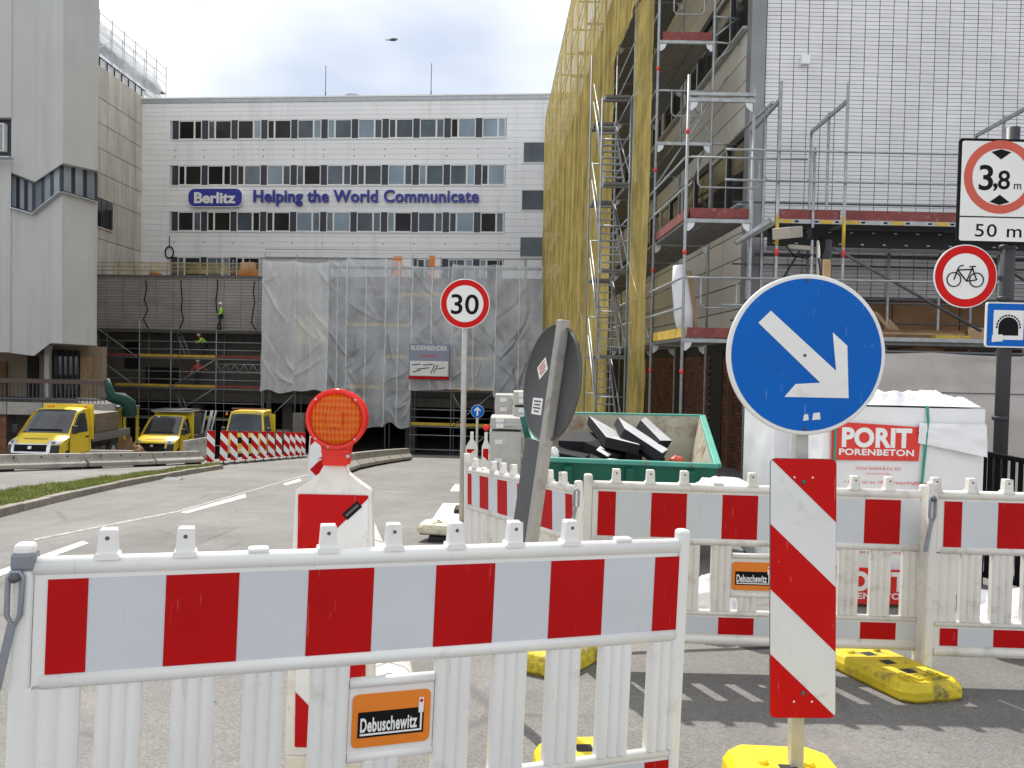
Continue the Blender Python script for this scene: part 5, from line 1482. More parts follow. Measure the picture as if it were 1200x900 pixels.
# sheeting
M_SEAM = film('seam_tape_film', (.88, .90, .93), clear=.25, trans=.3, gloss=.1)
def sheet(x0, x1, yt, yb, m, lab, seed, off=.16, ragged=.12, amp=.10):
    sa, sb = PS.s(x0, 400), PS.s(x1, 400)
    zt_, zb_ = PS.z((x0 + x1) / 2, yt), PS.z((x0 + x1) / 2, yb)
    wd, ht = sb - sa, zt_ - zb_
    rr = random.Random(seed)
    # sharp pulled creases, mostly slanting, and soft pleats hanging from the ties
    cre = []
    for _ in range(int(16 * wd / 2)):
        an_ = rr.choice((1, -1)) * rr.uniform(.5, 1.35); cre.append((rr.random() * wd, rr.random() * ht, math.cos(an_), math.sin(an_), rr.uniform(.5, 2.2), rr.uniform(.03, .085) * rr.choice((1, 1, -.6)), rr.uniform(.05, .11)))
    def fn(u, v):
        x, y = u * wd, v * ht
        h = .07 * noise.noise(V((x * .6 + seed, y * .2, 0))) + .03 * noise.noise(V((x * 2.6 + seed * 3, y * .3, seed)))
        for cx_, cy_, ca, sa_2, ln, am, wi in cre:
            dx, dy = x - cx_, y - cy_; al = dx * ca + dy * sa_2
            if abs(al) < ln:
                ac = abs(-dx * sa_2 + dy * ca + .06 * math.sin(al * 2.1 + cx_)) / wi
                if ac < 3:
                    h += am * math.exp(-ac) * (1 - (al / ln) ** 2)
        h += .16 * (1 - v) ** 4
        e = ragged * (1 - v) ** 3 * (noise.noise(V((x * 1.1, seed, 0))) * 2)
        sag = -.10 * math.sin(math.pi * u) * v ** 6
        return PS.pt(sa + x + .05 * noise.noise(V((y * .8, seed, u))) * (1 if 0 < u < 1 else 1.0), zb_ + y + e + sag, off + max(-.06, h))
    q = MB().grid(max(16, int(wd * 22)), max(20, int(ht * 14)), fn)
    o = solo('plastic_sheet', q, m, lab, 'plastic sheet', 'sheeting over the tunnel scaffold')
    for u in (.012, .5):
        q = MB().grid(1, 24, lambda a_, b_: fn(u + (a_ - .5) * .07 / wd, b_) + PS.n * .03); part('seam_tape', q, M_SEAM, o)
    return o
sheet(308, 347, 305, 459, M_SHEETW, 'milky sheet at the left end of the sheeting', 1)
sheet(346, 385.5, 307, 458, M_SHEETW, 'second milky sheet from the left, over the yellow patch', 2)
sheet(384.5, 407, 305, 492, M_SHEET, 'narrow creased sheet right of the two milky ones', 3)
sheet(406, 452.5, 303, 500, M_SHEET, 'long clear sheet behind the red lamp reaching lowest', 4)
sheet(451.5, 483, 304, 500, M_SHEET, 'long sheet left of the company banner', 5, ragged=.3)
sheet(482, 530, 312, 457, M_SHEET, 'sheet behind the company banner', 6)
sheet(529, 581, 310, 457, M_SHEET, 'clear sheet behind the 30 sign', 7)
sheet(580, 636, 311, 465, M_SHEET, 'creased sheet at the right end beside the yellow netting', 8, ragged=.35)
for k, px in enumerate((346, 384.7, 406, 452, 482.4, 529.5, 580)):
    pass
# banner
(sa, za), (sb, zb_) = PS.hit(482, 403), PS.hit(528, 445)
cs, cz = (sa + sb) / 2, (za + zb_) / 2; bw_, bh_ = sb - sa, za - zb_
q = MB(); PS.box(q, sa, sb, zb_, za, .55, .58); bn = solo('company_banner', q, mat('banner_grey', (.27, .30, .40), .6), 'contractor banner with white lettering on slate blue over a white field', 'banner')
def brect(nm, u0, v0, u1, v1, m, off=.583):
    q = MB(); PS.box(q, sa + bw_ * u0, sa + bw_ * u1, zb_ + bh_ * v0, zb_ + bh_ * v1, .58, off); return part(nm, q, m, bn)
brect('white_field', .03, .10, .97, .52, M_SIGNW); brect('red_edge', 0, .0, 1, .09, M_RED); 
q = MB(); put(q, text('BUDENBENDER', .30, bw_ * .90, .02), PS.pt(cs, zb_ + bh_ * .89), PS.a, UP, PS.n, .59); part('lettering', q, M_WPRINT, bn)
q = MB()
for i in range(7):
    PS.box(q, sa + bw_ * (.28 + .065 * i), sa + bw_ * (.32 + .065 * i), zb_ + bh_ * .64, zb_ + bh_ * .69, .58, .584)
part('red_print', q, M_FADED, bn)
q = MB()
for (u0, v0, u1, v1) in ((.1, .2, .3, .26), (.2, .28, .5, .33), (.55, .18, .65, .42), (.62, .18, .72, .42), (.08, .4, .3, .43), (.35, .4, .6, .43), (.7, .3, .9, .34)):
    q.bar(PS.pt(sa + bw_ * u0, zb_ + bh_ * v0, .588), PS.pt(sa + bw_ * u1, zb_ + bh_ * v1, .588), .06, .004, PS.n)
part('line_print', q, M_PANELD, bn)

# ================================================================== WORKERS
def person(base, face, pose, jacket, label, lean=0.):
    """pose: joints in metres for a figure that looks along local -y"""
    t = empty('person', base, label, 'person', None, rotz(face))
    def skin(nm, pts, edges, rad, m, root=0, sub=1):
        me = bpy.data.meshes.new(nm); me.from_pydata(pts, edges, []); me.materials.append(m)
        o = link(nm, me, t)
        sk = o.modifiers.new('skin', 'SKIN'); sk.use_smooth_shade = True
        for v_, r_ in zip(me.skin_vertices[0].data, rad):
            v_.radius = (r_, r_)
        me.skin_vertices[0].data[root].use_root = True
        sb_ = o.modifiers.new('sub', 'SUBSURF'); sb_.levels = sub; sb_.render_levels = sub
        return o
    J = pose
    names = ['pelvis', 'chest', 'neck', 'head', 'lsh', 'lel', 'lha', 'rsh', 'rel', 'rha', 'lhip', 'lkn', 'lan', 'lto', 'rhip', 'rkn', 'ran', 'rto']
    pts = [V(J[n]) for n in names]; ix = {n: i for i, n in enumerate(names)}
    E = [(ix[a], ix[b]) for a, b in (('pelvis', 'chest'), ('chest', 'neck'), ('neck', 'head'), ('chest', 'lsh'), ('lsh', 'lel'), ('lel', 'lha'), ('chest', 'rsh'), ('rsh', 'rel'), ('rel', 'rha'),
                                     ('pelvis', 'lhip'), ('lhip', 'lkn'), ('lkn', 'lan'), ('lan', 'lto'), ('pelvis', 'rhip'), ('rhip', 'rkn'), ('rkn', 'ran'), ('ran', 'rto'))]
    rd = dict(pelvis=.13, chest=.135, neck=.055, head=.095, lsh=.06, lel=.045, lha=.042, rsh=.06, rel=.045, rha=.042, lhip=.085, lkn=.06, lan=.045, lto=.04, rhip=.085, rkn=.06, ran=.045, rto=.04)
    skin('body', pts, E, [rd[n] for n in names], M_SKIN)
    tn = ['pelvis', 'chest', 'neck', 'lsh', 'lel', 'lha', 'rsh', 'rel', 'rha']; ti = {n: i for i, n in enumerate(tn)}
    tp = [V(J[n]) for n in tn]; tp[2] = tp[1].lerp(tp[2], .55)
    for a, b in ((4, 5), (7, 8)):
        tp[b] = tp[a].lerp(tp[b], .85)
    skin('jacket', tp, [(0, 1), (1, 2), (1, 3), (3, 4), (4, 5), (1, 6), (6, 7), (7, 8)], [.165, .172, .085, .085, .068, .058, .085, .068, .058], jacket)
    ln = ['pelvis', 'lhip', 'lkn', 'lan', 'rhip', 'rkn', 'ran']
    skin('trousers', [V(J[n]) for n in ln], [(0, 1), (1, 2), (2, 3), (0, 4), (4, 5), (5, 6)], [.150, .108, .082, .07, .108, .082, .07], M_TROUS)
    for s_ in 'lr':
        a_, b_ = V(J[s_ + 'an']), V(J[s_ + 'to']); q = MB().path([a_ + V((0, .05, -.03)), a_.lerp(b_, .5) + V((0, 0, -.01)), b_ + V((0, -.04, 0))], [.06, .06, .045], 8); part('boot', q, M_BLACK, t, True)
        h_ = V(J[s_ + 'ha']); e_ = V(J[s_ + 'el']); d_ = (h_ - e_).normalized()
        for k in range(4):
            q = MB().path([h_ + V((.022 * (k - 1.5), 0, 0)) + d_ * .02, h_ + V((.024 * (k - 1.5), -.01, 0)) + d_ * .07, h_ + V((.022 * (k - 1.5), -.03, 0)) + d_ * .10], [.011, .010, .008], 5); part('finger', q, M_SKIN, t, True)
        q = MB().path([h_ + V((.03 if s_ == 'r' else -.03, -.02, 0)), h_ + V((.045 if s_ == 'r' else -.045, -.05, 0)) + d_ * .03], [.012, .009], 5); part('thumb', q, M_SKIN, t, True)
    hd = V(J['head']); hp = hd + V((0, 0, .05))
    q = MB().lathe([(.118, -.02), (.118, .02), (.105, .07), (.07, .11), (0, .125)], hp, V((1, 0, 0)), V((0, 1, 0)), V((0, 0, 1)), 18)
    q.lathe([(.118, -.022), (.145, -.024), (.145, -.014), (.118, -.01)], hp, V((1, 0, 0)), V((0, 1.15, 0)), V((0, 0, 1)), 18)
    part('helmet', q, M_HELM, t, True)
    q = MB().path([hd + V((0, -.09, -.015)), hd + V((0, -.118, -.03))], [.018, .012], 6); part('nose', q, M_SKIN, t, True)
    for sx in (-1, 1):
        q = MB().lathe([(0, -.008), (.012, 0), (0, .008)], hd + V((sx * .036, -.088, .012)), V((1, 0, 0)), V((0, 0, 1)), V((0, -1, 0)), 8); part('eye', q, M_BLACK, t, True)
        q = MB().lathe([(0, -.012), (.03, 0), (0, .012)], hd + V((sx * .098, 0, 0)), V((0, 1, 0)), V((0, 0, 1)), V((sx, 0, 0)), 8); part('ear', q, M_SKIN, t, True)
    if jacket is M_HIVIS:
        for z_ in (.35, .7):
            c_ = V(J['pelvis']).lerp(V(J['chest']), z_ + .1)
            part('reflective_band', MB().lathe([(.176, -.025), (.178, .025)], c_, V((1, 0, 0)), V((0, .95, 0)), V((0, 0, 1)), 16), M_GREYTAPE, t, True)
    return t
stand = dict(pelvis=(0, 0, .95), chest=(0, 0, 1.28), neck=(0, 0, 1.50), head=(0, -.03, 1.64), lsh=(-.2, 0, 1.40), lel=(-.25, -.05, 1.12), lha=(-.2, -.22, .98), rsh=(.2, 0, 1.40), rel=(.26, .02, 1.12), rha=(.2, -.16, .95),
             lhip=(-.09, 0, .9), lkn=(-.11, -.04, .5), lan=(-.1, .02, .09), lto=(-.12, -.14, .05), rhip=(.09, 0, .9), rkn=(.1, -.06, .5), ran=(.1, .0, .09), rto=(.12, -.16, .05))
bend = dict(stand, pelvis=(0, .1, .88), chest=(0, -.12, 1.15), neck=(0, -.24, 1.30), head=(0, -.33, 1.40), lsh=(-.2, -.12, 1.22), lel=(-.3, -.34, 1.05), lha=(-.22, -.55, 1.08), rsh=(.2, -.12, 1.22), rel=(.3, -.25, 1.0), rha=(.2, -.45, .95), lhip=(-.09, .1, .84), rhip=(.09, .1, .84))
reach = dict(stand, rel=(.38, -.1, 1.2), rha=(.62, -.22, 1.12), lel=(-.34, -.02, 1.15), lha=(-.36, -.18, .93))
def at_deck(px, k, off):
    p = PS.pt(PS.s(px, 450), zl[k] + .0, off); return p
person(at_deck(253.5, 0, -.5), R(-65), stand, M_HIVIS, 'worker in bright yellow jacket and white helmet standing on the topmost scaffold deck')
person(at_deck(234, 1, -.5), R(-75), bend, M_HIVIS, 'worker in bright yellow vest bending forward on the middle scaffold deck')
person(at_deck(229.5, 2, -.25), R(10), reach, M_MAROON, 'worker in dark red jacket and white helmet on the lower scaffold deck')
# ================================================================== LEFT SIDE
def plan(px, d):
    p = P(px, 420, d); return V((p.x, p.y, 0))
def PX(px, y, d):
    p = P(px, y, d); return p
DG = {-120: 33.4, 12: 34.6, 40: 34.9, 59: 34.35, 72: 34, 113: 35.3}
def strip(pxs, lo, hi, back=9.0, off=0.):
    """upright block whose front follows the given picture columns; lo and hi are its slanting edges"""
    q = MB(); n = len(pxs); vs = []
    for k in (0, 1):
        for arr in (lo, hi):
            for px, y in zip(pxs, arr):
                p = P(px, y, DG[px]) if y is not None else P(px, 100, DG[px])
                z = p.z if y is not None else 18.5
                f = P(px, 420, DG[px]); s_ = 1 + (back if k else off) / DG[px]
                vs.append(V((f.x * s_ - (1.0 if k and px == 113 else 0), f.y * s_, z)))
    A, B, C, D = 0, n, 2 * n, 3 * n
    fs = []
    for i in range(n - 1):
        fs += [(A + i, A + i + 1, B + i + 1, B + i), (C + i + 1, C + i, D + i, D + i + 1), (B + i, B + i + 1, D + i + 1, D + i), (A + i + 1, A + i, C + i, C + i + 1)]
    fs += [(A, B, D, C), (A + n - 1, C + n - 1, D + n - 1, B + n - 1)]
    return q.add(vs, fs)
t = empty('grey_building', V((P(40, 420, 35).x, 38, zroad(36) - .6)), 'tall grey rendered building with folded front and zigzag strip of dark windows', 'building')
wt_ = {12: 202, 40: 213, 72: 191, 113: 200}; wb_ = {12: 243, 40: 251, 72: 225, 113: 237}
C4 = [12, 40, 72, 113]
part('upper_wall', strip(C4, [wt_[k] for k in C4], [None] * 4), M_RENDER, t)
C5 = [12, 40, 59, 72, 113]
part('middle_wall', strip(C5, [413.5, 417, 402, 402.5, 405], [243, 251, 235.6, 225, 237]), M_RENDER, t)
part('side_wall', strip([-120, 12], [410, 413], [181, 183.5], 8.5, -.03), M_RENDER, t)
part('side_wall', strip([-120, 12], [136, 138], [None, None], 8.5, -.03), M_RENDER, t)
part('window_recess', strip([-120, 12], [181.2, 183.8], [135.8, 137.8], 8.5, .3), M_PANELD, t)
part('window_back', strip(C4, [wb_[k] - .2 for k in C4], [wt_[k] + .2 for k in C4], 8.8, .45), M_PANELD, t)
for i in range(3):
    p0, p1 = C4[i], C4[i + 1]
    for k in range(3):
        f0, f1 = k / 3 + .02, (k + 1) / 3 - .02
        cs = []
        for f_ in (f0, f1):
            px = p0 + (p1 - p0) * f_; d_ = DG[p0] + (DG[p1] - DG[p0]) * f_ + .36
            yb, yt = wb_[p0] + (wb_[p1] - wb_[p0]) * f_ - 1.2, wt_[p0] + (wt_[p1] - wt_[p0]) * f_ + 1.2
            cs.append((P(px, yb, d_), P(px, yt, d_)))
        (a0_, a1_), (b0_, b1_) = cs
        q = MB()
        for u, v_ in ((a0_, a1_), (b0_, b1_), (a0_, b0_), (a1_, b1_)):
            q.bar(u, v_, .085, .085, (0, 1, 0))
        wo = part('window', q, M_PANELD, t)
        part('pane', MB().add([a0_, b0_, b1_, a1_], [(0, 1, 2, 3)]), M_GLASSP, wo)
for i in range(3):
    p0, p1 = C4[i], C4[i + 1]
    part('zinc_sill', MB().bar(P(p0, wb_[p0] + .3, DG[p0] - .1), P(p1, wb_[p1] + .3, DG[p1] - .1), .3, .05), M_ZINC, t)
a = P(-12, 145, 34.7); b = P(7, 178, 34.7)
wo = part('window', MB().box(a.x, b.x, 34.55, 34.8, b.z, a.z), M_FRAMEW, t)
part('pane', MB().box(a.x + .05, b.x - .06, 34.53, 34.549, b.z + .06, a.z - .06), M_GLASSP, wo)
p0, p1 = P(-60, 184, 33.9), P(13, 185, 34.2); part('zinc_sill', MB().bar(p0, p1, .4, .06), M_ZINC, t)
# recessed ground floor
zd = 1.5 - (470 - 415) / 900 * 34.6          # walkway level
gx0, gx1 = P(-150, 430, 39).x, P(120, 430, 39).x
part('ground_wall', MB().box(gx0, gx1, 39, 39.4, zd, 2.0), mat('buff_wall', (.30, .24, .18), .85, var=.1, scale=.7), t)
for (x0, x1, y0, m) in ((33, 45, 417, M_DARK), (62, 93, 410, M_GLASSD), (95, 108, 417, M_WOOD), (-5, 8, 424, M_DWOOD)):
    a, b = P(x0, y0, 38.95), P(x1, 455, 38.95)
    d_ = part('door', MB().box(a.x, b.x, 38.88, 38.98, zd, a.z), m, t)
    if m is M_GLASSD:
        for k in range(6):
            xx = a.x + (b.x - a.x) * k / 5; part('mullion', MB().box(xx - .03, xx + .03, 38.82, 38.879, zd, a.z), M_PANELD, d_)
a = P(59, 410, 38.9); part('pale_pillar', MB().box(a.x - .12, a.x + .12, 38.6, 38.9, zd, 2.0), M_CLAD, t)
# raised walkway in front of it
sl0, sl1 = P(-160, 470, 34.4), P(134, 465, 34.4)
t = empty('walkway', V((-22, 36, zd - .5)), 'raised walkway with concrete edge beam and brown railing above the parked vans', 'walkway')
q = MB()
for i in range(7):
    x0 = sl0.x + (sl1.x - sl0.x) * i / 7; x1 = sl0.x + (sl1.x - sl0.x) * (i + 1) / 7
    part('edge_panel', MB().box(x0 + .02, x1 - .02, 34.4, 34.55, zd - .56, zd - .002 + rnd.uniform(-.01, .01)), M_CONC, t)
xq = P(121, 465, 39.4).x; part('slab', MB().hexa([V((x, y, z)) for z in (zd - .45, zd - .05) for x, y in ((sl0.x, 34.56), (sl1.x, 34.56), (xq, 39.4), (sl0.x, 44))]), M_CONCD, t)
for i in range(60):
    x = sl0.x + (sl1.x - .6 - sl0.x) * i / 59
    part('baluster', MB().box(x - .012, x + .012, 34.7, 34.73, zd, zd + .85), M_STEELD, t)
part('handrail', MB().box(sl0.x, sl1.x - .6, 34.62, 34.82, zd + .85, zd + 1.05), mat('brown_rail', (.10, .065, .055), .7), t)
part('handrail', MB().box(sl0.x, sl1.x - .6, 34.66, 34.78, zd + .12, zd + .18), M_STEELD, t)
for i in range(9):
    a = P(8 + 7 * i, 458, 35.2); part('plank', MB().bar(V((a.x, 35.2 + rnd.uniform(0, .3), zd + .05 + .02 * (i % 4))), V((a.x + rnd.uniform(.6, 1.2), 35.4, zd + .12 + .02 * (i % 4))), .15, .03), M_DWOOD, t)
for px in (-90, 3):
    a = P(px, 500, 34.9); q = MB()
    for k in range(16):
        for j in range(3):
            z0 = zroad(35) - .7 + .16 * k; xx = a.x - .35 + .235 * j
            q.box(xx + .006, xx + .229, 34.62 + rnd.uniform(-.004, .004), 34.75, z0 + .006, min(z0 + .154, zd - .58))
    p_ = part('pillar', MB().box(a.x - .36, a.x + .36, 34.65, 35.3, zroad(35) - .7, zd - .46), M_GROUT, t)
    o = part('facing_tile', q, M_BRTILE, p_); o['kind'] = 'stuff'
part('retaining_wall', MB().box(sl0.x, P(128, 500, 38).x, 38, 38.5, zroad(38) - .8, zd - .46), M_CONCD, t)
# green rubble chute
q = MB(); a, b, c_ = P(124, 447, 35.5), P(131, 464, 35.5), P(150, 470, 36.2)
q.path([a + V((0, 0, .1)), a.lerp(b, .5), b, b.lerp(c_, .6), c_ + V((0, 0, -.1)), c_ + V((.1, 0, -.7))], [.16, .18, .22, .30, .34, .34], 12)
solo('green_chute', q, mat('green_tarp', (.008, .065, .05), .6, bump=.3, bscale=6), 'green rubble chute at the end of the raised walkway', 'chute')

# beige panelled wall running back to the office block
BX = -28.6
zb_t = 1.5 + (418.5 - 98) / 900 * 55.8
t = empty('beige_building', V((BX, 54, zroad(52))), 'stained beige panelled wall running back to the office block', 'building')
part('wall', MB().box(BX - 8, BX - .06, 46, 66, zroad(52) - .5, zb_t), M_CONCD, t)
zs_ = [zb_t, 19.2, 17.5, 15.8, 14.1, 12.4, 9.6, 7.0, 4.4, 1.8, -1]
for j in range(len(zs_) - 1):
    for i in range(14):
        y0 = 47 + i * 1.0
        if j in (5,) and y0 < 54:
            pass
        part('wall_panel', MB().box(BX - .06, BX + rnd.uniform(-.008, .008), y0 + .02, y0 + .98, zs_[j + 1] + .025, zs_[j] - .025), M_BEIGE, t)
y_a, y_b = 52.3, 54.6
za_, zb_ = 1.5 + (418 - 235) / 900 * 53.5, 1.5 + (418 - 268) / 900 * 53.5
q = MB(); q.box(BX - .05, BX + .10, y_a - .1, y_b + .1, zb_ - .1, za_ + .1); wo = part('window', q, M_BEIGE, t)
part('pane', MB().box(BX - .02, BX + .115, y_a, y_b, zb_, za_), M_GLASSD, wo)
for k in range(1, 3):
    yy = y_a + (y_b - y_a) * k / 3; part('mullion', MB().box(BX, BX + .13, yy - .05, yy + .05, zb_, za_), M_PANELD, wo)
q = MB()
for k in range(12):
    q.box(BX - .1, BX - .04, 48 + k, 48.06 + k, zb_t, zb_t + .6)
q.box(BX - .1, BX - .04, 47, 59.5, zb_t + .55, zb_t + .62)
part('roof_rail', q, M_BLACK, t)
part('roof_band', MB().box(BX - .4, BX - .15, 47, 59.5, zb_t + .001, zb_t + .5), M_FRAMEW, t)
# scaffold and sheeting on that roof
t = empty('roof_scaffold', V((BX - .8, 56, zb_t)), 'tall tube scaffold standing on the roof of the beige building at the left', 'scaffold')
zt_s = 25.5
for i in range(10):
    y = 49 + i * 1.72
    for dx in (0, -1.0):
        part('standard', MB().tube((BX - .7 + dx, y, zb_t), (BX - .7 + dx, y, zt_s + .2), .032, 6), M_STEEL, t)
for k in range(6):
    z_ = zb_t + .9 + k * (zt_s - zb_t - .9) / 5
    for dx in ((0, -1.0) if k % 2 else (0,)):
        part('ledger', MB().tube((BX - .7 + dx, 49, z_), (BX - .7 + dx, 64.5, z_), .025, 6), M_STEEL, t)
for i in range(0, 9, 2):
    y = 49 + i * 1.72; part('brace', MB().tube((BX - .68, y, zb_t + .6), (BX - .68, y + 3.4, zb_t + 2.8), .025, 6), M_STEEL, t)
part('deck', MB().box(BX - 1.7, BX - .75, 49, 64.5, zb_t + 2.05, zb_t + 2.12), M_DECK, t)
q = MB()
q.grid(90, 14, lambda u, v: V((BX - .55 + .12 * noise.noise(V((u * 14, v * 3, 2))) + .05 * noise.noise(V((u * 40, v * 6, 3))), 49 + 14.2 * u, zb_t + .55 + v * (3.1 - 1.3 * u + .25 * noise.noise(V((u * 6, 0, 8)))))))
solo('plastic_sheet', q, film('grey_sheet', (.62, .64, .66), clear=.3, trans=.35, gloss=.06, var=.2, scale=.5), 'grey sheeting on the roof scaffold at the upper left', 'plastic sheet')

# concrete barrier blocks
def cblock(a, b, h, name, label, group, w=.5):
    d_ = (b - a); d_.z = 0; d_.normalize(); n_ = V((-d_.y, d_.x, 0))
    q = MB(); prof = [(0, .06), (0, .16), (.13, .30 * h / .5), (.17, h), (w - .17, h), (w - .13, .30 * h / .5), (w, .16), (w, .06)]
    vs = [p + n_ * s_ + UP * z for p in (a, b) for s_, z in prof]; k = len(prof)
    q.add(vs, [(j, (j + 1) % k, k + (j + 1) % k, k + j) for j in range(k)] + [tuple(range(k))[::-1], tuple(k + j for j in range(k))])
    t = empty(name, (a + b) / 2, label, 'concrete barrier', group)
    part('block', q, M_CONC, t, bevel=.015)
    for f_ in (.12, .88):
        p = a.lerp(b, f_); q = MB().bar(p + n_ * .04 + UP * .0, p + n_ * (w - .04) + UP * .0, .3, .13, (0, 0, 1)); part('skid', q, M_RUBBER, t)
    for f_ in (.2, .5, .8):
        p = a.lerp(b, f_); q = MB().bar(p + n_ * .14 + UP * (h * .82), p + n_ * .155 + UP * (h * .82), .04, .04); part('lifting_hole', q, M_DARK, t)
    return t
pts = [(-110, 562), (-5, 553.5), (104, 549.5), (184, 546.5), (241, 543.5)]
labs = ['concrete barrier block entering at the left edge in front of the first van', 'concrete barrier block below the first yellow van', 'concrete barrier block below the second yellow van', 'last concrete barrier block, beside the striped boards']
for i in range(4):
    a, b = G(*pts[i]), G(*pts[i + 1]); d_ = (b - a).normalized() * .04
    cblock(a + d_, b - d_, .42, 'barrier_block', labs[i], 'concrete blocks in front of the vans')
for (p0, p1, lab) in (((104, 538), (155, 538.5), 'rear concrete block between the two vans'), ((216, 536), (246, 536), 'rear concrete block right of the second van')):
    r0, r1 = ray(*p0), ray(*p1)
    a, b = P(p0[0], p0[1], 29), P(p1[0], p1[1], 29.5); a.z = gz(a.x, a.y); b.z = gz(b.x, b.y)
    cblock(a, b, .85, 'barrier_block', lab, 'rear concrete blocks beside the vans')
pts = [(398, 560), (422, 550.5), (441, 546.3), (458, 543.2), (472, 541), (484, 539.3)]
for i in range(5):
    a, b = G(*pts[i]), G(*pts[i + 1]); d_ = (b - a).normalized() * .05
    cblock(a + d_, b - d_, .52, 'barrier_block', ['nearest', 'second', 'middle', 'fourth', 'farthest'][i] + ' concrete block of the lane wall leading into the tunnel', 'concrete wall leading into the tunnel')

# ------------------------------------------------------------------ yellow vans
def hw_(z):
    return .97 if z < .9 else (.985 if z < 1.25 else .985 - (z - 1.25) * .155)
PRF1 = [(.06, .28), (-.02, .40), (-.02, .62), (.03, .86), (.10, 1.02), (.30, 1.14), (.72, 1.28), (1.12, 1.68), (1.52, 2.08), (1.70, 2.19), (2.0, 2.24), (2.4, 2.24)]
PRF3 = [(.0, .35), (-.05, .50), (-.05, .8), (-.02, 1.05), (.0, 1.22), (.02, 1.30), (.06, 1.42), (.18, 1.9), (.32, 2.32), (.45, 2.42), (.8, 2.46), (1.7, 2.46)]
def van(loc, style, label, group='yellow site vans'):
    prf = PRF3 if style == 3 else PRF1
    t = empty('van', loc, label, 'van', group)
    yb = prf[-1][0]
    def front(u, s, off=0.):                 # u across -1..1, s along the profile
        i = min(len(prf) - 2, int(s)); f_ = s - i
        y = prf[i][0] + (prf[i + 1][0] - prf[i][0]) * f_; z = prf[i][1] + (prf[i + 1][1] - prf[i][1]) * f_
        dy = prf[i + 1][0] - prf[i][0]; dz = prf[i + 1][1] - prf[i][1]; l_ = math.hypot(dy, dz)
        y += (.22 if style != 3 else .10) * abs(u) ** 4 * (1 - min(1, max(0, s - 6) / 6))
        z -= .05 * abs(u) ** 4 * min(1, s / 6)
        return V((u * hw_(z), y - dz / l_ * off, z + dy / l_ * off))
    n = len(prf) - 1
    q = MB().grid(20, n * 3, lambda u, v: front(u * 2 - 1, v * n * .9999))
    for s_ in (-1, 1):
        ch = [front(s_, k * .9999) for k in range(n + 1)] + [V((s_ * hw_(.3), yb, .3))]
        q.add(ch, [tuple(range(len(ch))) if s_ < 0 else tuple(range(len(ch)))[::-1]])
    zt__ = prf[-1][1]
    q.add([V((-hw_(.3), yb, .3)), V((hw_(.3), yb, .3)), V((hw_(zt__), yb, zt__)), V((-hw_(zt__), yb, zt__))], [(0, 1, 2, 3)])
    body = part('cab', q, M_VAN, t, True)
    def patch(nm, u0, u1, s0_, s1_, m, off, par=t, nu=10, nv=6):
        q = MB().grid(nu, nv, lambda u, v: front(u0 + (u1 - u0) * u, s0_ + (s1_ - s0_) * v, off)); return part(nm, q, m, par, True)
    if style != 3:
        patch('windscreen', -.90, .90, 6.15, 8.85, M_GLASSD, .012)
        patch('bumper', -1.0, 1.0, .1, 2.5, M_BUMPER, .03)
        for sx in (-1, 1):
            patch('bumper_corner', sx * .72, sx * 1.0, 2.5, 3.5, M_BUMPER, .03)
        patch('grille', -.62, .62, 2.3 if style == 1 else 1.8, 3.6, M_BLACK, .036)
        if style == 1:
            patch('chrome_strip', -.70, .70, 2.1, 2.35, M_CHROME, .042); patch('chrome_strip', -.72, .72, 3.55, 3.8, M_CHROME, .04)
            for sx in (-1, 1):
                patch('chrome_strip', sx * .62, sx * .74, 2.2, 3.7, M_CHROME, .039)
        else:
            for k in range(3):
                patch('grille_bar', -.6, .6, 1.7 + .4 * k, 1.8 + .4 * k, M_BUMPER, .05)
        for sx in (-1, 1):
            hl = patch('headlamp', sx * .60, sx * .97, 3.7, 4.75 if style == 1 else 4.6, M_LENS, .022); 
            patch('lamp_eye', sx * .72, sx * .84, 3.9, 4.4, M_PANELD, .028, hl)
        patch('badge', -.07, .07, 2.75, 3.2, M_CHROME, .05)
        patch('wiper', -.6, .05, 6.3, 6.45, M_BLACK, .03); patch('wiper', .05, .7, 6.3, 6.45, M_BLACK, .03)
        q = MB()
        for k in range(9):
            u = -.42 + .1 * k; q.grid(1, 1, lambda a, b: front(u + .07 * a, 4.95 + .25 * b, .008))
        part('bonnet_print', q, M_FADED if style == 2 else M_DWOOD, t, True)
        side = [(1.02, 1.36), (1.60, 1.98), (1.75, 2.04), (2.1, 2.04), (2.1, 1.30), (1.1, 1.30)]; dx0, dx1 = .85, 2.2; wy = .55
    else:
        patch('windscreen', -.90, .90, 5.6, 8.2, M_GLASS, .012)
        patch('bumper', -1.0, 1.0, .1, 1.9, M_VAN, .05); patch('grille', -.6, .6, 2.2, 3.6, M_BLACK, .02)
        for sx in (-1, 1):
            patch('headlamp', sx * .62, sx * .95, 1.2, 1.9, M_LENS, .07)
        for k in range(3):
            u = -.3 + .32 * k; q = MB().lathe([(0, -.07), (.08, 0), (.07, .06), (0, .08)], front(u, 5.75) + V((0, .18, .02)), X3, V((0, 1, 0)), UP, 8); part('white_helmet', q, M_HELM, t, True)
        side = [(.25, 1.45), (.42, 2.15), (1.2, 2.2), (1.2, 1.4)]; dx0, dx1 = .2, 1.35; wy = .7
    for sx in (-1, 1):
        q = MB().add([V((sx * (hw_(z) + .012), y, z)) for y, z in side], [tuple(range(len(side))) if sx < 0 else tuple(range(len(side)))[::-1]])
        dq = MB()
        outl = [(dx0, .5), (dx0, 1.26)] + [(y - .05, z + .06) for y, z in side[1:-2]] + [(dx1, 1.3), (dx1, .5)]
        dq.add([V((sx * (hw_(z) + .006), y, z)) for y, z in outl], [tuple(range(len(outl))) if sx < 0 else tuple(range(len(outl)))[::-1]])
        do = part('door', dq, M_VAN, t, True)
        part('door_window', q, M_GLASSD, do, True)
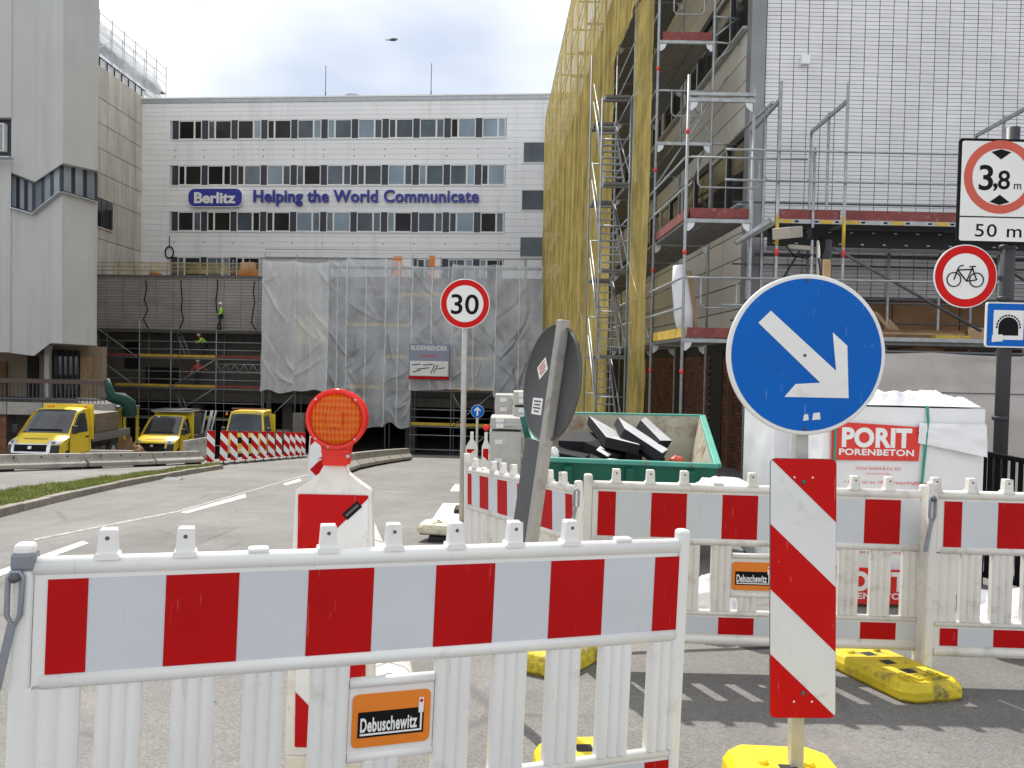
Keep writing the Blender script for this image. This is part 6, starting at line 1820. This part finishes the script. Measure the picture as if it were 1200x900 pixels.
        part('door_seam', MB().path([V((sx * (hw_(z) + .006), y, z)) for y, z in outl], .009, 4, closed=True), M_BUMPER, do, True)
        part('handle', MB().box(sx * 1.0 - .02, sx * 1.0 + .02, dx1 - .25, dx1 - .08, 1.08, 1.13), M_BLACK, do, True)
        part('mirror', MB().box(sx * 1.13 - .10, sx * 1.13 + .10, dx0 + .02, dx0 + .14, 1.30, 1.62), M_BUMPER, t, True, .03)
        for wyy in (wy + .25, wy + 3.6):
            wl = part('wheel', MB().lathe([(.2, -.1), (.33, -.1), (.35, -.05), (.35, .08), (.3, .1), (.18, .09), (0, .06)], (sx * .86, wyy, .35), V((0, 1, 0)), UP, V((sx, 0, 0)), 20), M_RUBBER, t, True)
            part('rim', MB().lathe([(.2, .08), (.16, .1), (0, .105)], (sx * .86, wyy, .35), V((0, 1, 0)), UP, V((sx, 0, 0)), 14), M_STEEL, wl, True)
    part('number_plate', MB().box(-.26, .26, -.10, -.085, .46, .57), M_WPRINT, t, True)
    # load bed
    part('load_bed', MB().box(-1.0, 1.0, yb + .1, yb + 3.0, .85, .95), M_DECK, t, True)
    part('chassis', MB().box(-.5, .5, yb - .2, yb + 3.0, .5, .84), M_BUMPER, t, True)
    for (x0, x1, y0, y1) in ((-1.02, -.98, yb + .1, yb + 3), (.98, 1.02, yb + .1, yb + 3), (-.98, .98, yb + 2.96, yb + 3)):
        part('drop_side', MB().box(x0, x1, y0, y1, .951, 1.16), M_DECK, t, True)
    part('headboard', MB().box(-1.0, 1.0, yb + .05, yb + .1, .951, 2.35 if style != 3 else 2.2), M_VAN, t, True)
    if style == 1:
        for x in (-.5, -.35, .95):
            part('roof_lamp', MB().lathe([(.05, 0), (.06, .05), (.0, .1)], (x, 2.0, 2.235), X3, V((0, 1, 0)), UP, 10), M_ORANGE, t, True)
    if style == 2:
        q = MB(); q.box(-.95, 1.0, 1.9, 3.4, 2.36, 2.40)
        for k in range(5):
            q.tube((-.95, 1.9 + .35 * k, 2.45), (1.0, 1.9 + .35 * k, 2.45), .035, 6)
        part('ladder_rack', q, M_STEELD, t, True)
    if style == 3:
        part('roof_board', MB().box(-.8, .95, .5, .6, 2.50, 2.56), M_TOERED, t, True); part('flashing_light', MB().lathe([(.06, 0), (.06, .1), (0, .13)], (-1.05, .5, 2.2), X3, V((0, 1, 0)), UP, 10), M_ORANGE, t, True)
    return t
def vloc(px, d):
    p = P(px, 500, d); return V((p.x, d, gz(p.x, d) + .08))
l1 = vloc(35, 28.3); van(l1, 1, 'largest yellow site van, nearest the left edge, with black bumper and chrome grille')
l2 = vloc(178, 37.0); van(l2, 2, 'middle yellow site van with black grille and a rack on its roof')
l3 = vloc(286, 38.0); van(l3, 3, 'yellow site truck with tall flat windscreen behind the striped boards')
# load on the first van and clutter behind it
o = l1
t = empty('strapped_bundle', o + V((.4, 3.6, .95)), 'brown wrapped bundle strapped on the bed of the first van', 'load')
part('wrapped_pack', foilbox(t, 'pack', o.x - .5, o.x + .95, o.y + 2.7, o.y + 4.6, o.z + .95, o.z + 1.95, mat('brown_wrap', (.16, .125, .095), .5, bump=.5, bscale=8), 2, .05, .03).data and MB().box(o.x - .45, o.x + .9, o.y + 2.75, o.y + 4.5, o.z + .96, o.z + 1.9), M_DWOOD, t)
q = MB()
r0, r1, rz = P(106, 500, 36).x, P(146, 500, 36).x, 1.5 - (479 - 417.5) / 900 * 36
for (x, y) in ((r0, 36), (r1, 36), (r1, 37.2), (r0, 37.2), ((r0 + r1) / 2, 37.2)):
    q.bar((x, y, gz(x, y)), (x, y, rz), .09, .09, (0, 1, 0))
q.bar((r0 - .05, 36, rz), (r1 + .05, 36, rz), .1, .1); q.bar((r0 - .05, 37.2, rz), (r1 + .05, 37.2, rz), .1, .1)
q.box(r0 - .1, r1 + .1, 35.9, 37.3, rz + .055, rz + .13, 1)
solo('yellow_rack', q, [mat('yellow_steel', (.55, .40, .02), .5), M_DECK], 'yellow steel rack with a flat roof between the first two vans', 'rack')
q = MB()
for k in range(5):
    a = P(252 - 3 * k + rnd.uniform(-2, 2), 481, 40.5 + .2 * k); b = P(238 - 2.5 * k, 530, 40.0 + .1 * k); b.z = gz(b.x, b.y); q.tube(b, a, .05, 7)
solo('steel_props', q, M_STEEL, 'grey steel props leaning together right of the middle van', 'steel props')
q = MB(); a = P(230, 528, 42.5); q.box(a.x - .35, a.x + .35, 42.3, 42.7, gz(a.x, 42.5), P(230, 484, 42.5).z); solo('steel_column', q, M_STEELD, 'grey square column behind the steel props', 'column')
q = MB(); a = P(350, 528, 42.5); q.box(a.x - .3, a.x + .3, 42.3, 42.7, gz(a.x, 42.5), P(350, 484, 42.5).z); solo('steel_column', q, M_DECK, 'grey square column right of the yellow truck', 'column')
blob('debris_heap', vloc(143, 36) + V((0, 0, .35)), .9, .7, .8, [M_DWOOD], 'brown heap of timber and debris left of the middle van', 'debris heap', 51, 16, .5)

# ================================================================== RIGHT SIDE
def RB(u, v, z):
    return V((u - UDIR * v, v, z))
def rbox(q, u0, u1, v0, v1, z0, z1, mi=0):
    return q.hexa([RB(u0, v0, z0), RB(u1, v0, z0), RB(u1, v1, z0), RB(u0, v1, z0), RB(u0, v0, z1), RB(u1, v0, z1), RB(u1, v1, z1), RB(u0, v1, z1)], mi)
UW, VF_, HT = 4.85, 14.8, 19.0
t = empty('tiled_building', RB(8, 20, zpave(15)), 'large building with white tiled end wall, panelled side and red brick base', 'building')
part('core', rbox(MB(), UW + .12, 40, VF_ + .12, 60, 2.2, HT), M_CONCD, t)
part('base_core', rbox(MB(), UW + .9, 40, VF_ + 1.6, 60, zpave(20) - 1, 2.2), M_CONCD, t)
# end wall tiles facing us
q = MB(); q2 = MB(); tw, th = .268, .0748
nc = 34
z = 2.95; j = 0
while z < 13.6:
    for i in range(nc):
        e = rnd.uniform(-.003, .003)
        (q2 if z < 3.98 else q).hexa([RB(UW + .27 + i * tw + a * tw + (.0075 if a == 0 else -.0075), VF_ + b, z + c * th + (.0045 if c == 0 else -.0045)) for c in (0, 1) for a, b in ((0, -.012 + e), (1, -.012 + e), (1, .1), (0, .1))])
    z += th
part('grout_bed', rbox(MB(), UW + .25, 40, VF_, VF_ + .119, 2.94, HT), M_GROUT, t)
for i in range(8):
    part('ply_panel', rbox(MB(), UW + .27 + i * 1.3, UW + 1.55 + i * 1.3, VF_ + .03, VF_ + .118, 2.0, 2.90), mat('brown_ply_panel', (.19, .10, .045), .8, var=.2, scale=2, rnd_=.25), t)
part('steel_lintel', rbox(MB(), UW + .26, UW + 12, VF_ - .06, VF_ + .02, 2.895, 2.938), M_STEELD, t)
o = part('wall_tile', q, M_TILE, t); o['kind'] = 'stuff'
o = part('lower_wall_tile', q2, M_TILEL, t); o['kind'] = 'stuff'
part('corner_cover', rbox(MB(), UW - .03, UW + .245, VF_ - .06, VF_ + .2, 2.0, HT), mat('corner_metal', (.23, .235, .25), .45, .3, var=.15, scale=1.5), t)
c = P(943, 71, VF_ - .05); part('vent_box', MB().box(c.x - .08, c.x + .08, VF_ - .12, VF_ - .013, c.z - .08, c.z + .08), M_CLAD, t)
part('recess_lining', rbox(MB(), UW + .2, 40, VF_ + 1.55, VF_ + 1.6, zpave(15) - .2, 2.15), mat('brown_ply', (.17, .09, .045), .8, var=.2, scale=1.5), t)
part('soffit', rbox(MB(), UW + .2, 40, VF_ - .0, VF_ + 1.6, 2.08, 2.185), M_CONCD, t)
# panelled side with window bands
bands = [(4.75, 6.15), (8.15, 9.55), (11.55, 12.95), (14.95, 16.35)]
solid = [(2.2, 4.7), (6.2, 8.1), (9.6, 11.5), (13.0, 14.9), (16.4, 18.9)]
M_PANL = mat('pale_side_panel', (.52, .505, .48), .65, var=.07, scale=.7, rnd_=.06)
for z0, z1 in solid:
    n_ = 5 if z1 - z0 > 2.2 else 4
    for k in range(n_):
        a, b = z0 + (z1 - z0) * k / n_, z0 + (z1 - z0) * (k + 1) / n_
        for i in range(10):
            v0 = VF_ + .2 + 1.3 * i; part('side_panel', rbox(MB(), UW + rnd.uniform(0, .008), UW + .12, v0 + .012, v0 + 1.288, a + .012, b - .012), M_PANL, t)
        part('side_panel', rbox(MB(), UW, UW + .12, VF_ + 13.3, 60, a + .012, b - .012), M_PANL, t)
for z0, z1 in bands:
    for i in range(10):
        v0 = VF_ + .2 + 1.3 * i
        q = MB()
        for (a, b, c, d_) in ((v0, v0 + .06, z0, z1), (v0 + 1.24, v0 + 1.3, z0, z1), (v0 + .06, v0 + 1.24, z0, z0 + .06), (v0 + .06, v0 + 1.24, z1 - .06, z1)):
            rbox(q, UW + .03, UW + .119, a, b, c, d_)
        wo = part('window', q, M_FRAMEW if i % 2 else M_PANELD, t)
        part('pane', rbox(MB(), UW + .075, UW + .085, v0 + .06, v0 + 1.24, z0 + .06, z1 - .06), M_GLASSD, wo)
    part('window_strip', rbox(MB(), UW + .07, UW + .12, VF_ + 13.3, 60, z0, z1), M_GLASSD, t)
    part('window_ledge', rbox(MB(), UW - .12, UW + .1, VF_ + .2, 60, z0 - .05, z0 - .002), M_ZINC, t)
# brick base
q = MB()
zb_ = zpave(16) - .1
for j in range(32):
    for i in range(44):
        v0 = 14.6 + .252 * (i + .5 * (j % 2)); 
        if 17.0 < v0 < 17.9 or 20.4 < v0 < 21.2:
            continue
        z0 = zb_ + .078 * j; e = rnd.uniform(-.008, .008)
        rbox(q, UW + .30 + e, UW + .42, v0 + .006, v0 + .246, z0 + .005, z0 + .073)
wb = part('brick_base', rbox(MB(), UW + .34, UW + .9, 14.4, 60, zpave(40) - .5, 2.19), M_DARK, t)
o = part('brick', q, M_BRICK, wb); o['kind'] = 'stuff'
for v0 in (17.0, 20.4):
    part('dark_door', rbox(MB(), UW + .28, UW + .40, v0 + .05, v0 + .9, zpave(18), 1.9), M_DARK, t)

# ------------------------------------------------------------------ scaffold along the side
UO, UI = 3.2, 4.3
t = empty('facade_scaffold', RB(3.75, 30, zpave(14)), 'grey tube scaffold with red toe boards running back along the panelled side', 'scaffold')
vs_ = [12.9] + [15.42 + 2.57 * i for i in range(14)]
LV = [2.03 + 2.0 * k for k in range(8)]
for i, v0 in enumerate(vs_):
    top = 6.25 if i == 0 else 17.6
    for u in (UO, UI):
        jz = .14 if u == UO else -.02
        so = part('standard', MB().tube(RB(u, v0, zpave(v0)), RB(u, v0, top + (0 if i else jz)), .026, 8), M_STEEL, t)
        if i < 2 and u == UO:
            for z_ in LV[:4]:
                if z_ < top:
                    part('coupler', MB().tube(RB(u, v0, z_ - .62), RB(u, v0, z_ - .54), .034, 8), M_CLAMP, so)
    for k, z_ in enumerate(LV):
        if z_ > top + .1:
            continue
        cb = part('cross_beam', MB().bar(RB(UO, v0, z_ - .05), RB(UI, v0, z_ - .05), .05, .06), M_STEEL, t)
        if i < 4:
            for u, s_ in ((UO, 1), (UI, -1)):
                part('gusset', MB().prism([(0, 0), (s_ * .13, 0), (s_ * .10, -.08), (s_ * .03, -.14), (0, -.14)], RB(u + s_ * .03, v0, z_ - .081), X3, UP, Y3, -.008, .008), mat('gusset_steel', (.62, .64, .65), .4, .3), cb)
for i in range(len(vs_) - 1):
    for k, z_ in enumerate(LV):
        if i == 0 and k > 1:
            continue
        if i > 4 and k > 5:
            continue
        for j in range(3):
            u0 = UO + .05 + j * .335
            part('deck', rbox(MB(), u0, u0 + .32, vs_[i] + .04, vs_[i + 1] - .04, z_ - .055, z_ - .001), M_DECK, t) if i < 3 else None
        if i >= 3:
            part('deck', rbox(MB(), UO + .05, UI - .05, vs_[i] + .04, vs_[i + 1] - .04, z_ - .055, z_ - .001), M_DECK, t)
for k, z_ in enumerate(LV):
    for f_ in (.5, 1.0):
        part('guard_rail', MB().tube(RB(UO - .02, 15.42 if k > 1 else 12.9, z_ + f_), RB(UO - .02, vs_[-1], z_ + f_), .02, 6), M_STEEL, t)
part('guard_rail', MB().tube(RB(UO - .02, 15.4, 17.4), RB(UO - .02, vs_[-1], 17.4), .02, 6), M_STEEL, t)
for i in range(1, 14, 2):
    part('brace', MB().tube(RB(UO - .05, vs_[i], 2.1), RB(UO - .05, vs_[i + 1], 4.0), .02, 6), M_STEEL, t); part('brace', MB().tube(RB(UI + .02, vs_[i], 6.1), RB(UI + .02, vs_[min(i + 1, 14)], 8.0), .02, 6), M_STEEL, t)
# red end boards and long boards
for v0, z_ in ((12.93, 2.03), (12.93, 4.03), (15.45, 8.03)):
    part('red_end_board', rbox(MB(), UO + .09, UI - .03, v0, v0 + .03, z_ + .005, z_ + .17), M_TOERED, t)
part('side_board', rbox(MB(), UO + .03, UO + .06, 12.96, 15.40, 2.04, 2.20), M_TOEYEL, t)
part('side_board', rbox(MB(), UO + .03, UO + .06, 12.96, 15.40, 4.04, 4.20), M_TOERED, t)
# end guards: rail with a hanging loop
for v0, z_, ua, ub in ((15.40, 7.02, UO, UI), (15.40, 9.02, UO, UI), (12.88, 3.03, UO, UI), (12.88, 5.03, UO, UI + .9)):
    q = MB().tube(RB(ua, v0, z_), RB(ub, v0, z_), .018, 7)
    m0, m1 = UO + .28, UI - .22
    if ub > UI + .2:
        m0, m1 = UO + .18, UI + .1
    q.path([RB(m0, v0 - .01, z_), RB(m0, v0 - .01, z_ - .44), RB(m0 + .05, v0 - .01, z_ - .5), RB(m1 - .05, v0 - .01, z_ - .5), RB(m1, v0 - .01, z_ - .44), RB(m1, v0 - .01, z_)], .014, 7)
    part('end_guard', q, M_STEEL, t)
for z_ in (6.0, 8.0, 8.5):                   # wall brackets
    part('wall_bracket', MB().tube(RB(UI, 15.42, z_), RB(UW - .02, 15.5, z_), .02, 7), M_STEEL, t); part('wall_bracket', MB().tube(RB(UI, 15.42, z_ - .4), RB(UW - .1, 15.5, z_ - .02), .02, 7), M_STEEL, t)
rod(t, 'long_tie', RB(UI - .1, 15.6, 5.9), RB(UW, 19.5, 5.75), .02, M_STEEL); rod(t, 'long_tie', RB(UO, 15.5, 5.1), RB(UW - .2, 15.6, 7.4), .02, M_STEEL)
part('wide_top_beam', MB().bar(RB(UO, 12.9, 6.08), RB(UI + .02, 12.9, 6.08), .05, .055), M_STEEL, t)
a = RB(UO + .28, 13.8, 2.05)
q = MB().path([a, a + V((-.05, 0, .45)), a + V((-.12, .0, .95)), a + V((-.16, 0, 1.3))], [.14, .17, .15, .10], 10); solo('white_sack', q, M_FOIL, 'white sack propped on the lowest right scaffold deck', 'sack')
q = MB().bar(a + V((.16, .1, 0)), a + V((-.02, .3, 1.35)), .12, .035); q.bar(a + V((.24, .1, 0)), a + V((.1, .3, 1.25)), .1, .03); solo('timber_planks', q, M_WOOD, 'two timber planks leaning beside the white sack', 'planks')

# stair tower
t = empty('stair_tower', RB(2.85, 19, zpave(19)), 'aluminium scaffold stair tower standing outside the yellow netting', 'stair tower')
ua, ub = 2.47, 3.14
for v0, top in ((18.0, 7.75), (20.2, 9.6)):
    for u in (ua, ub):
        part('standard', MB().tube(RB(u, v0, zpave(v0)), RB(u, v0, top), .024, 8), M_STEEL, t)
    for k in range(5):
        z_ = 1.8 + 2 * k
        if z_ <= top + .1:
            part('cross_beam', MB().bar(RB(ua, v0, z_ - .06), RB(ub, v0, z_ - .06), .05, .09 if v0 < 19 else .06), M_STEEL, t)
            part('mid_rail', MB().tube(RB(ua, v0, z_ - 1.0), RB(ub, v0, z_ - 1.0), .018, 6), M_STEEL, t)
for k in range(-1, 3):
    z0, z1 = 1.8 + 2 * k, 3.8 + 2 * k
    if z0 < zpave(18):
        z0 = zpave(18)
    part('landing', rbox(MB(), ua + .06, ub - .05, 19.85, 20.5, z1 - .08, z1 - .02), M_DECK, t)
    part('landing', rbox(MB(), ua + .06, ub - .05, 17.85, 18.2, z1 - .08, z1 - .02), M_DECK, t)
    for u in (ua + .10, ub - .10):
        part('stringer', MB().bar(RB(u, 18.15, z0), RB(u, 19.85, z1 - .04), .03, .09), M_STEEL, t)
    for i in range(1, 10):
        f_ = i / 10; part('tread', rbox(MB(), ua + .11, ub - .11, 18.15 + 1.7 * f_ - .06, 18.15 + 1.7 * f_ + .06, z0 + (z1 - z0) * f_ - .02, z0 + (z1 - z0) * f_ + .005), M_STEEL, t)
    for dz in (.5, .95):
        part('hand_rail', MB().tube(RB(ua + .03, 17.9, z0 + dz), RB(ua + .03, 19.9, z1 + dz), .018, 6), M_STEEL, t)
    part('brace', MB().tube(RB(ub, 18.0, z0 + .2), RB(ub, 20.2, z1), .018, 6), M_STEEL, t)

# yellow netting
def net(v0, v1, z0, z1, u0, lab, seed, nu, nv, amp=.10):
    q = MB()
    def fn(a, b):
        v = v0 + (v1 - v0) * a; z = z0 + (z1 - z0) * b
        ph = v * 2 * math.pi / 2.57
        h = .045 * abs(math.sin(ph / 2)) + amp * .7 * noise.noise(V((v * 2.1 + seed, z * .12, seed))) + amp * .5 * noise.noise(V((v * 5.5 + z * .1, z * .25, seed + 3))) + .02 * noise.noise(V((v * 3, z * 2, 5)))
        return RB(u0 - .02 - abs(h) - .05 * max(0, 1 - b * 6), v, z + (-.10 * abs(noise.noise(V((v * 1.3, seed, 0)))) if b == 0 else 0))
    q.grid(nu, nv, fn)
    return solo('netting', q, M_NET, lab, 'scaffold netting', 'yellow netting on the side scaffold')
net(20.5, 48.8, zpave(30) + .1, 16.9, UO - .06, 'long yellow netting running back along the side scaffold towards the office block', 2, 360, 60)
net(15.6, 20.55, 9.45, 16.9, UO - .075, 'upper piece of yellow netting over the open stair bay', 5, 90, 36)
net(15.5, 17.3, zpave(16) + .15, 9.5, UO - .065, 'narrow strip of yellow netting next to the open scaffold end', 9, 40, 60, .07)

# ------------------------------------------------------------------ scaffold in front of the tiled end wall
t = empty('front_scaffold', V((6.5, 13.6, zpave(13.5))), 'scaffold with red toe boards and yellow edged deck in front of the white tiled wall', 'scaffold')
zd2 = 4.03
fr_ = [4.36, 5.47, 8.54, 11.6]
YA, YM, YB = 12.85, 13.6, 14.4
for i, x in enumerate(fr_):
    tops = (6.3, 6.05, 5.95)
    for yy, tp__ in ((YA, tops[0]), (YM, tops[1]), (YB, tops[2])):
        so = part('standard', MB().tube((x, yy, zpave(13)), (x, yy, tp__), .026, 8), M_STEEL, t)
        if yy == YA:
            part('yellow_sleeve', MB().tube((x, yy, zd2 - .45), (x, yy, zd2 + .05), .030, 8), M_TOEYEL, so); part('coupler', MB().tube((x, yy, zd2 - .62), (x, yy, zd2 - .5), .036, 8), M_CLAMP, so)
    part('cross_beam', MB().bar((x, YA, 6.0), (x, YB, 5.95), .05, .06), M_STEEL, t)
    part('cross_beam', MB().bar((x, YA, zd2 - .06), (x, YB, zd2 - .06), .05, .06), M_STEEL, t)
    part('cross_beam', MB().bar((x, YA, 1.97), (x, YB, 1.97), .05, .06), M_STEEL, t)
for z_ in (zd2 + .62, zd2 + 1.12, zd2 - 1.0):
    part('guard_rail', MB().tube((fr_[0] - .9, YA - .03, z_), (12, YA - .03, z_), .02, 7), M_STEEL, t)
part('guard_rail', MB().tube((fr_[0] - .9, YA - .03, zd2 - 1.45), (fr_[1], YA - .03, zd2 - 1.45), .02, 7), M_STEEL, t)
for i in range(3):
    for j in range(4):
        y0 = YA + .06 + j * .36; part('deck', MB().box(fr_[i] + .03, fr_[i + 1] - .03, y0, y0 + .345, zd2 - .06, zd2 - .002), M_STEELD, t)
    dk = part('deck_edge', MB().box(fr_[i] + .03, fr_[i + 1] - .03, YA - .0, YA + .05, zd2 - .07, zd2 + .0), M_STEEL, t)
    n_ = max(2, int((fr_[i + 1] - fr_[i]) / .36))
    for j in range(n_):
        x0 = fr_[i] + .05 + j * (fr_[i + 1] - fr_[i] - .1) / n_
        if j % 2 == 0:
            part('yellow_section', MB().box(x0, x0 + .2, YA - .003, YA - .0005, zd2 - .065, zd2 - .005), M_TOEYEL, dk)
        part('slot', MB().box(x0 + .24, x0 + .3, YA - .0035, YA - .0005, zd2 - .05, zd2 - .02), M_BLACK, dk)
    part('toe_board', MB().box(fr_[i] + .04, fr_[i + 1] - .04, YA + .055, YA + .085, zd2 + .003, zd2 + .17), M_TOERED, t)
    for j in range(3):
        y0 = YA + .06 + j * .45; part('lower_deck', MB().box(fr_[i] + .03, fr_[i + 1] - .03, y0, y0 + .43, 1.97, 2.03), M_DECK, t)
    part('toe_board', MB().box(fr_[i] + .04, fr_[i + 1] - .04, YA + .02, YA + .05, 2.035, 2.10), M_STEEL if i == 1 else M_TOERED, t)
part('girder_bottom', MB().bar((fr_[0], YA + .5, zd2 - .42), (12, YA + .5, zd2 - .42), .06, .06), M_STEELD, t)
part('girder_web', MB().box(fr_[0], 12, YA + .49, YA + .50, zd2 - .38, zd2 - .08), mat('black_steel', (.028, .028, .03), .6, spec=.2), t)
for j in range(40):
    part('bolt', MB().box(fr_[0] + .1 + j * .19, fr_[0] + .15 + j * .19, YA + .486, YA + .489, zd2 - (.13 if j % 2 else .33), zd2 - (.11 if j % 2 else .31)), M_STEEL, t)
part('girder_bottom', MB().bar((fr_[0], YA + 1.2, zd2 - .42), (12, YA + 1.2, zd2 - .42), .06, .06), M_STEELD, t)
a, b = P(976, 290, YA), P(1150, 388, YA); rod(t, 'brace', a, b, .025, M_STEELD)
a, b = P(862, 285, YA), P(903, 258, YA); rod(t, 'ramp_rail', a, b, .05, M_STEEL)
a = P(868, 148, YB); rod(t, 'cross_beam', P(862, 160, YB), P(906, 120, YA), .03, M_STEEL)
for x, dy in ((4.95, .0), (6.6, .75), (7.5, .75)):
    part('standard', MB().tube((x, YA + dy, zpave(13)), (x, YA + dy, zd2 + (1.2 if dy == 0 else -.1)), .024, 7), M_STEEL, t)
for y_, z_ in ((YB, zd2 - .55), (YM, zd2 - 1.3), (YB, zd2 - 1.6), (YB, zd2 + .6)):
    part('back_rail', MB().tube((fr_[0] - .3, y_, z_), (11.5, y_, z_), .02, 6), M_STEELD, t)
part('brace', MB().tube((4.4, YB, 2.1), (5.4, YB, 3.9), .02, 6), M_STEELD, t)
part('brace', MB().tube((8.5, YB, 3.9), (11.5, YB, 2.1), .02, 6), M_STEELD, t)
q = MB().path([(fr_[0] - .25, YA - .05, zd2 + 1.1), (fr_[0] - .25, YA - .05, zd2 + .7), (fr_[0] - .2, YA - .05, zd2 + .62), (fr_[0] + .45, YA - .05, zd2 + .62), (fr_[0] + .5, YA - .05, zd2 + .7), (fr_[0] + .55, YA - .05, zd2 + 1.1)], .014, 6); part('end_guard', q, M_STEEL, t)
for k in range(5):
    solo('stacked_board', MB().bar((5.9 + .06 * k, 13.25 + .05 * k, 2.035 + .045 * k + .02), (7.6 + .11 * k, 13.35, 2.035 + .045 * k + .02), .2, .04), M_WOOD if k % 2 else M_DWOOD, ['lowest board', 'second board from below', 'middle board', 'second board from the top', 'topmost board'][k] + ' of the board pile on the lower deck behind the fence', 'board', 'board pile behind the fence')
# timber and clutter on its lower deck
zz2 = 2.035
for (x0, y0, x1, y1, lab) in ((1057, 414, 1026, 366, 'left plank of the timber leaning on the lower deck behind the fence'), (1064, 414, 1040, 375, 'middle plank of the timber leaning on the lower deck behind the fence'), (1070, 413, 1046, 385, 'right plank of the timber leaning on the lower deck behind the fence')):
    a, b = P(x0, y0, 13.4), P(x1, y1, 13.7); a.z = zz2
    solo('leaning_plank', MB().bar(a, b, .16, .035), M_WOOD, lab, 'plank', 'planks leaning behind the fence')
a = P(1142, 412, 13.2); solo('plywood_sheet', MB().box(a.x - .12, a.x + .22, 13.2, 13.22, zz2, P(1142, 384, 13.2).z), M_WOOD, 'small upright plywood sheet left of the tunnel sign', 'plywood')
blob('rope_heap', P(1080, 408, 13.3), .35, .2, .12, [M_DWOOD], 'brown heap of rope on the lower deck behind the fence', 'rope heap', 61, 14, .4)
solo('yellow_beam', MB().box(P(1094, 410, 13.0).x, P(1135, 410, 13.0).x, 12.94, 13.1, zz2 + .0, zz2 + .12), M_TOEYEL, 'yellow beam lying on the lower deck behind the fence', 'beam')

# ------------------------------------------------------------------ fabric covered fence, black railing
FD = 9.7
x0, x1 = P(872, 500, FD).x, P(1290, 500, FD).x
zf = 1.5 - (416 - 441) / 900 * FD
t = empty('fabric_fence', V(((x0 + x1) / 2, FD, zpave(FD))), 'site fence covered with beige fabric behind the white pallets', 'fence')
pz = []
q = MB()
def fab(u, v):
    x = x0 + (x1 - x0) * u; z = zpave(FD) + .05 + (zf - zpave(FD) - .05) * v
    h = .035 * noise.noise(V((x * 1.2, z * 1.4, 3))) + .03 * noise.noise(V((x * .5, z * 3.5, 7))) - .03 * abs(math.sin(x * math.pi / 1.75))
    h += .012 * abs(noise.noise(V((x * 3, z * 7, 1))))
    sag = -.03 * abs(math.sin(x * math.pi / 1.75)) * (1 if v > .97 else 0)
    return V((x, FD - .06 + h, z + sag))
q.grid(150, 46, fab)
part('fabric', q, M_FABRIC, t)
x = x0
while x < x1 + .1:
    part('post', MB().tube((x, FD, zpave(FD)), (x, FD, zf + .03), .024, 8), M_STEELD, t); x += 1.75
part('top_tube', MB().tube((x0, FD, zf - .0), (x1, FD, zf - .0), .018, 8), M_STEELD, t); part('mid_line', MB().tube((x0, FD - .085, zf - .50), (x1, FD - .085, zf - .50), .006, 5), M_STEELD, t)
a, b = P(1152, 531, 6.95), P(1290, 557, 6.0)
t = empty('black_railing', V(((a.x + b.x) / 2, 6.5, zpave(6.5))), 'black bar railing at the right edge beside the white pallet', 'railing')
a0_, b0_ = V((a.x, a.y, zpave(a.y) + .1)), V((b.x, b.y, zpave(b.y) + .1))
part('top_rail', MB().bar(a, b, .05, .04), M_BLACK, t); part('bottom_rail', MB().bar(a0_, b0_, .05, .04), M_BLACK, t)
n_ = 14
for i in range(n_ + 1):
    f_ = i / n_; part('bar', MB().bar(a0_.lerp(b0_, f_), a.lerp(b, f_) + V((0, 0, -.02)), .05 if i in (0, n_) else .028, .028 if i not in (0, n_) else .05, (0, 1, 0)), M_BLACK, t)
for f_ in (0, 1):
    g_ = a0_.lerp(b0_, f_); part('foot', MB().bar(g_ + V((0, 0, -.1)), g_, .05, .05, (0, 1, 0)), M_BLACK, t)
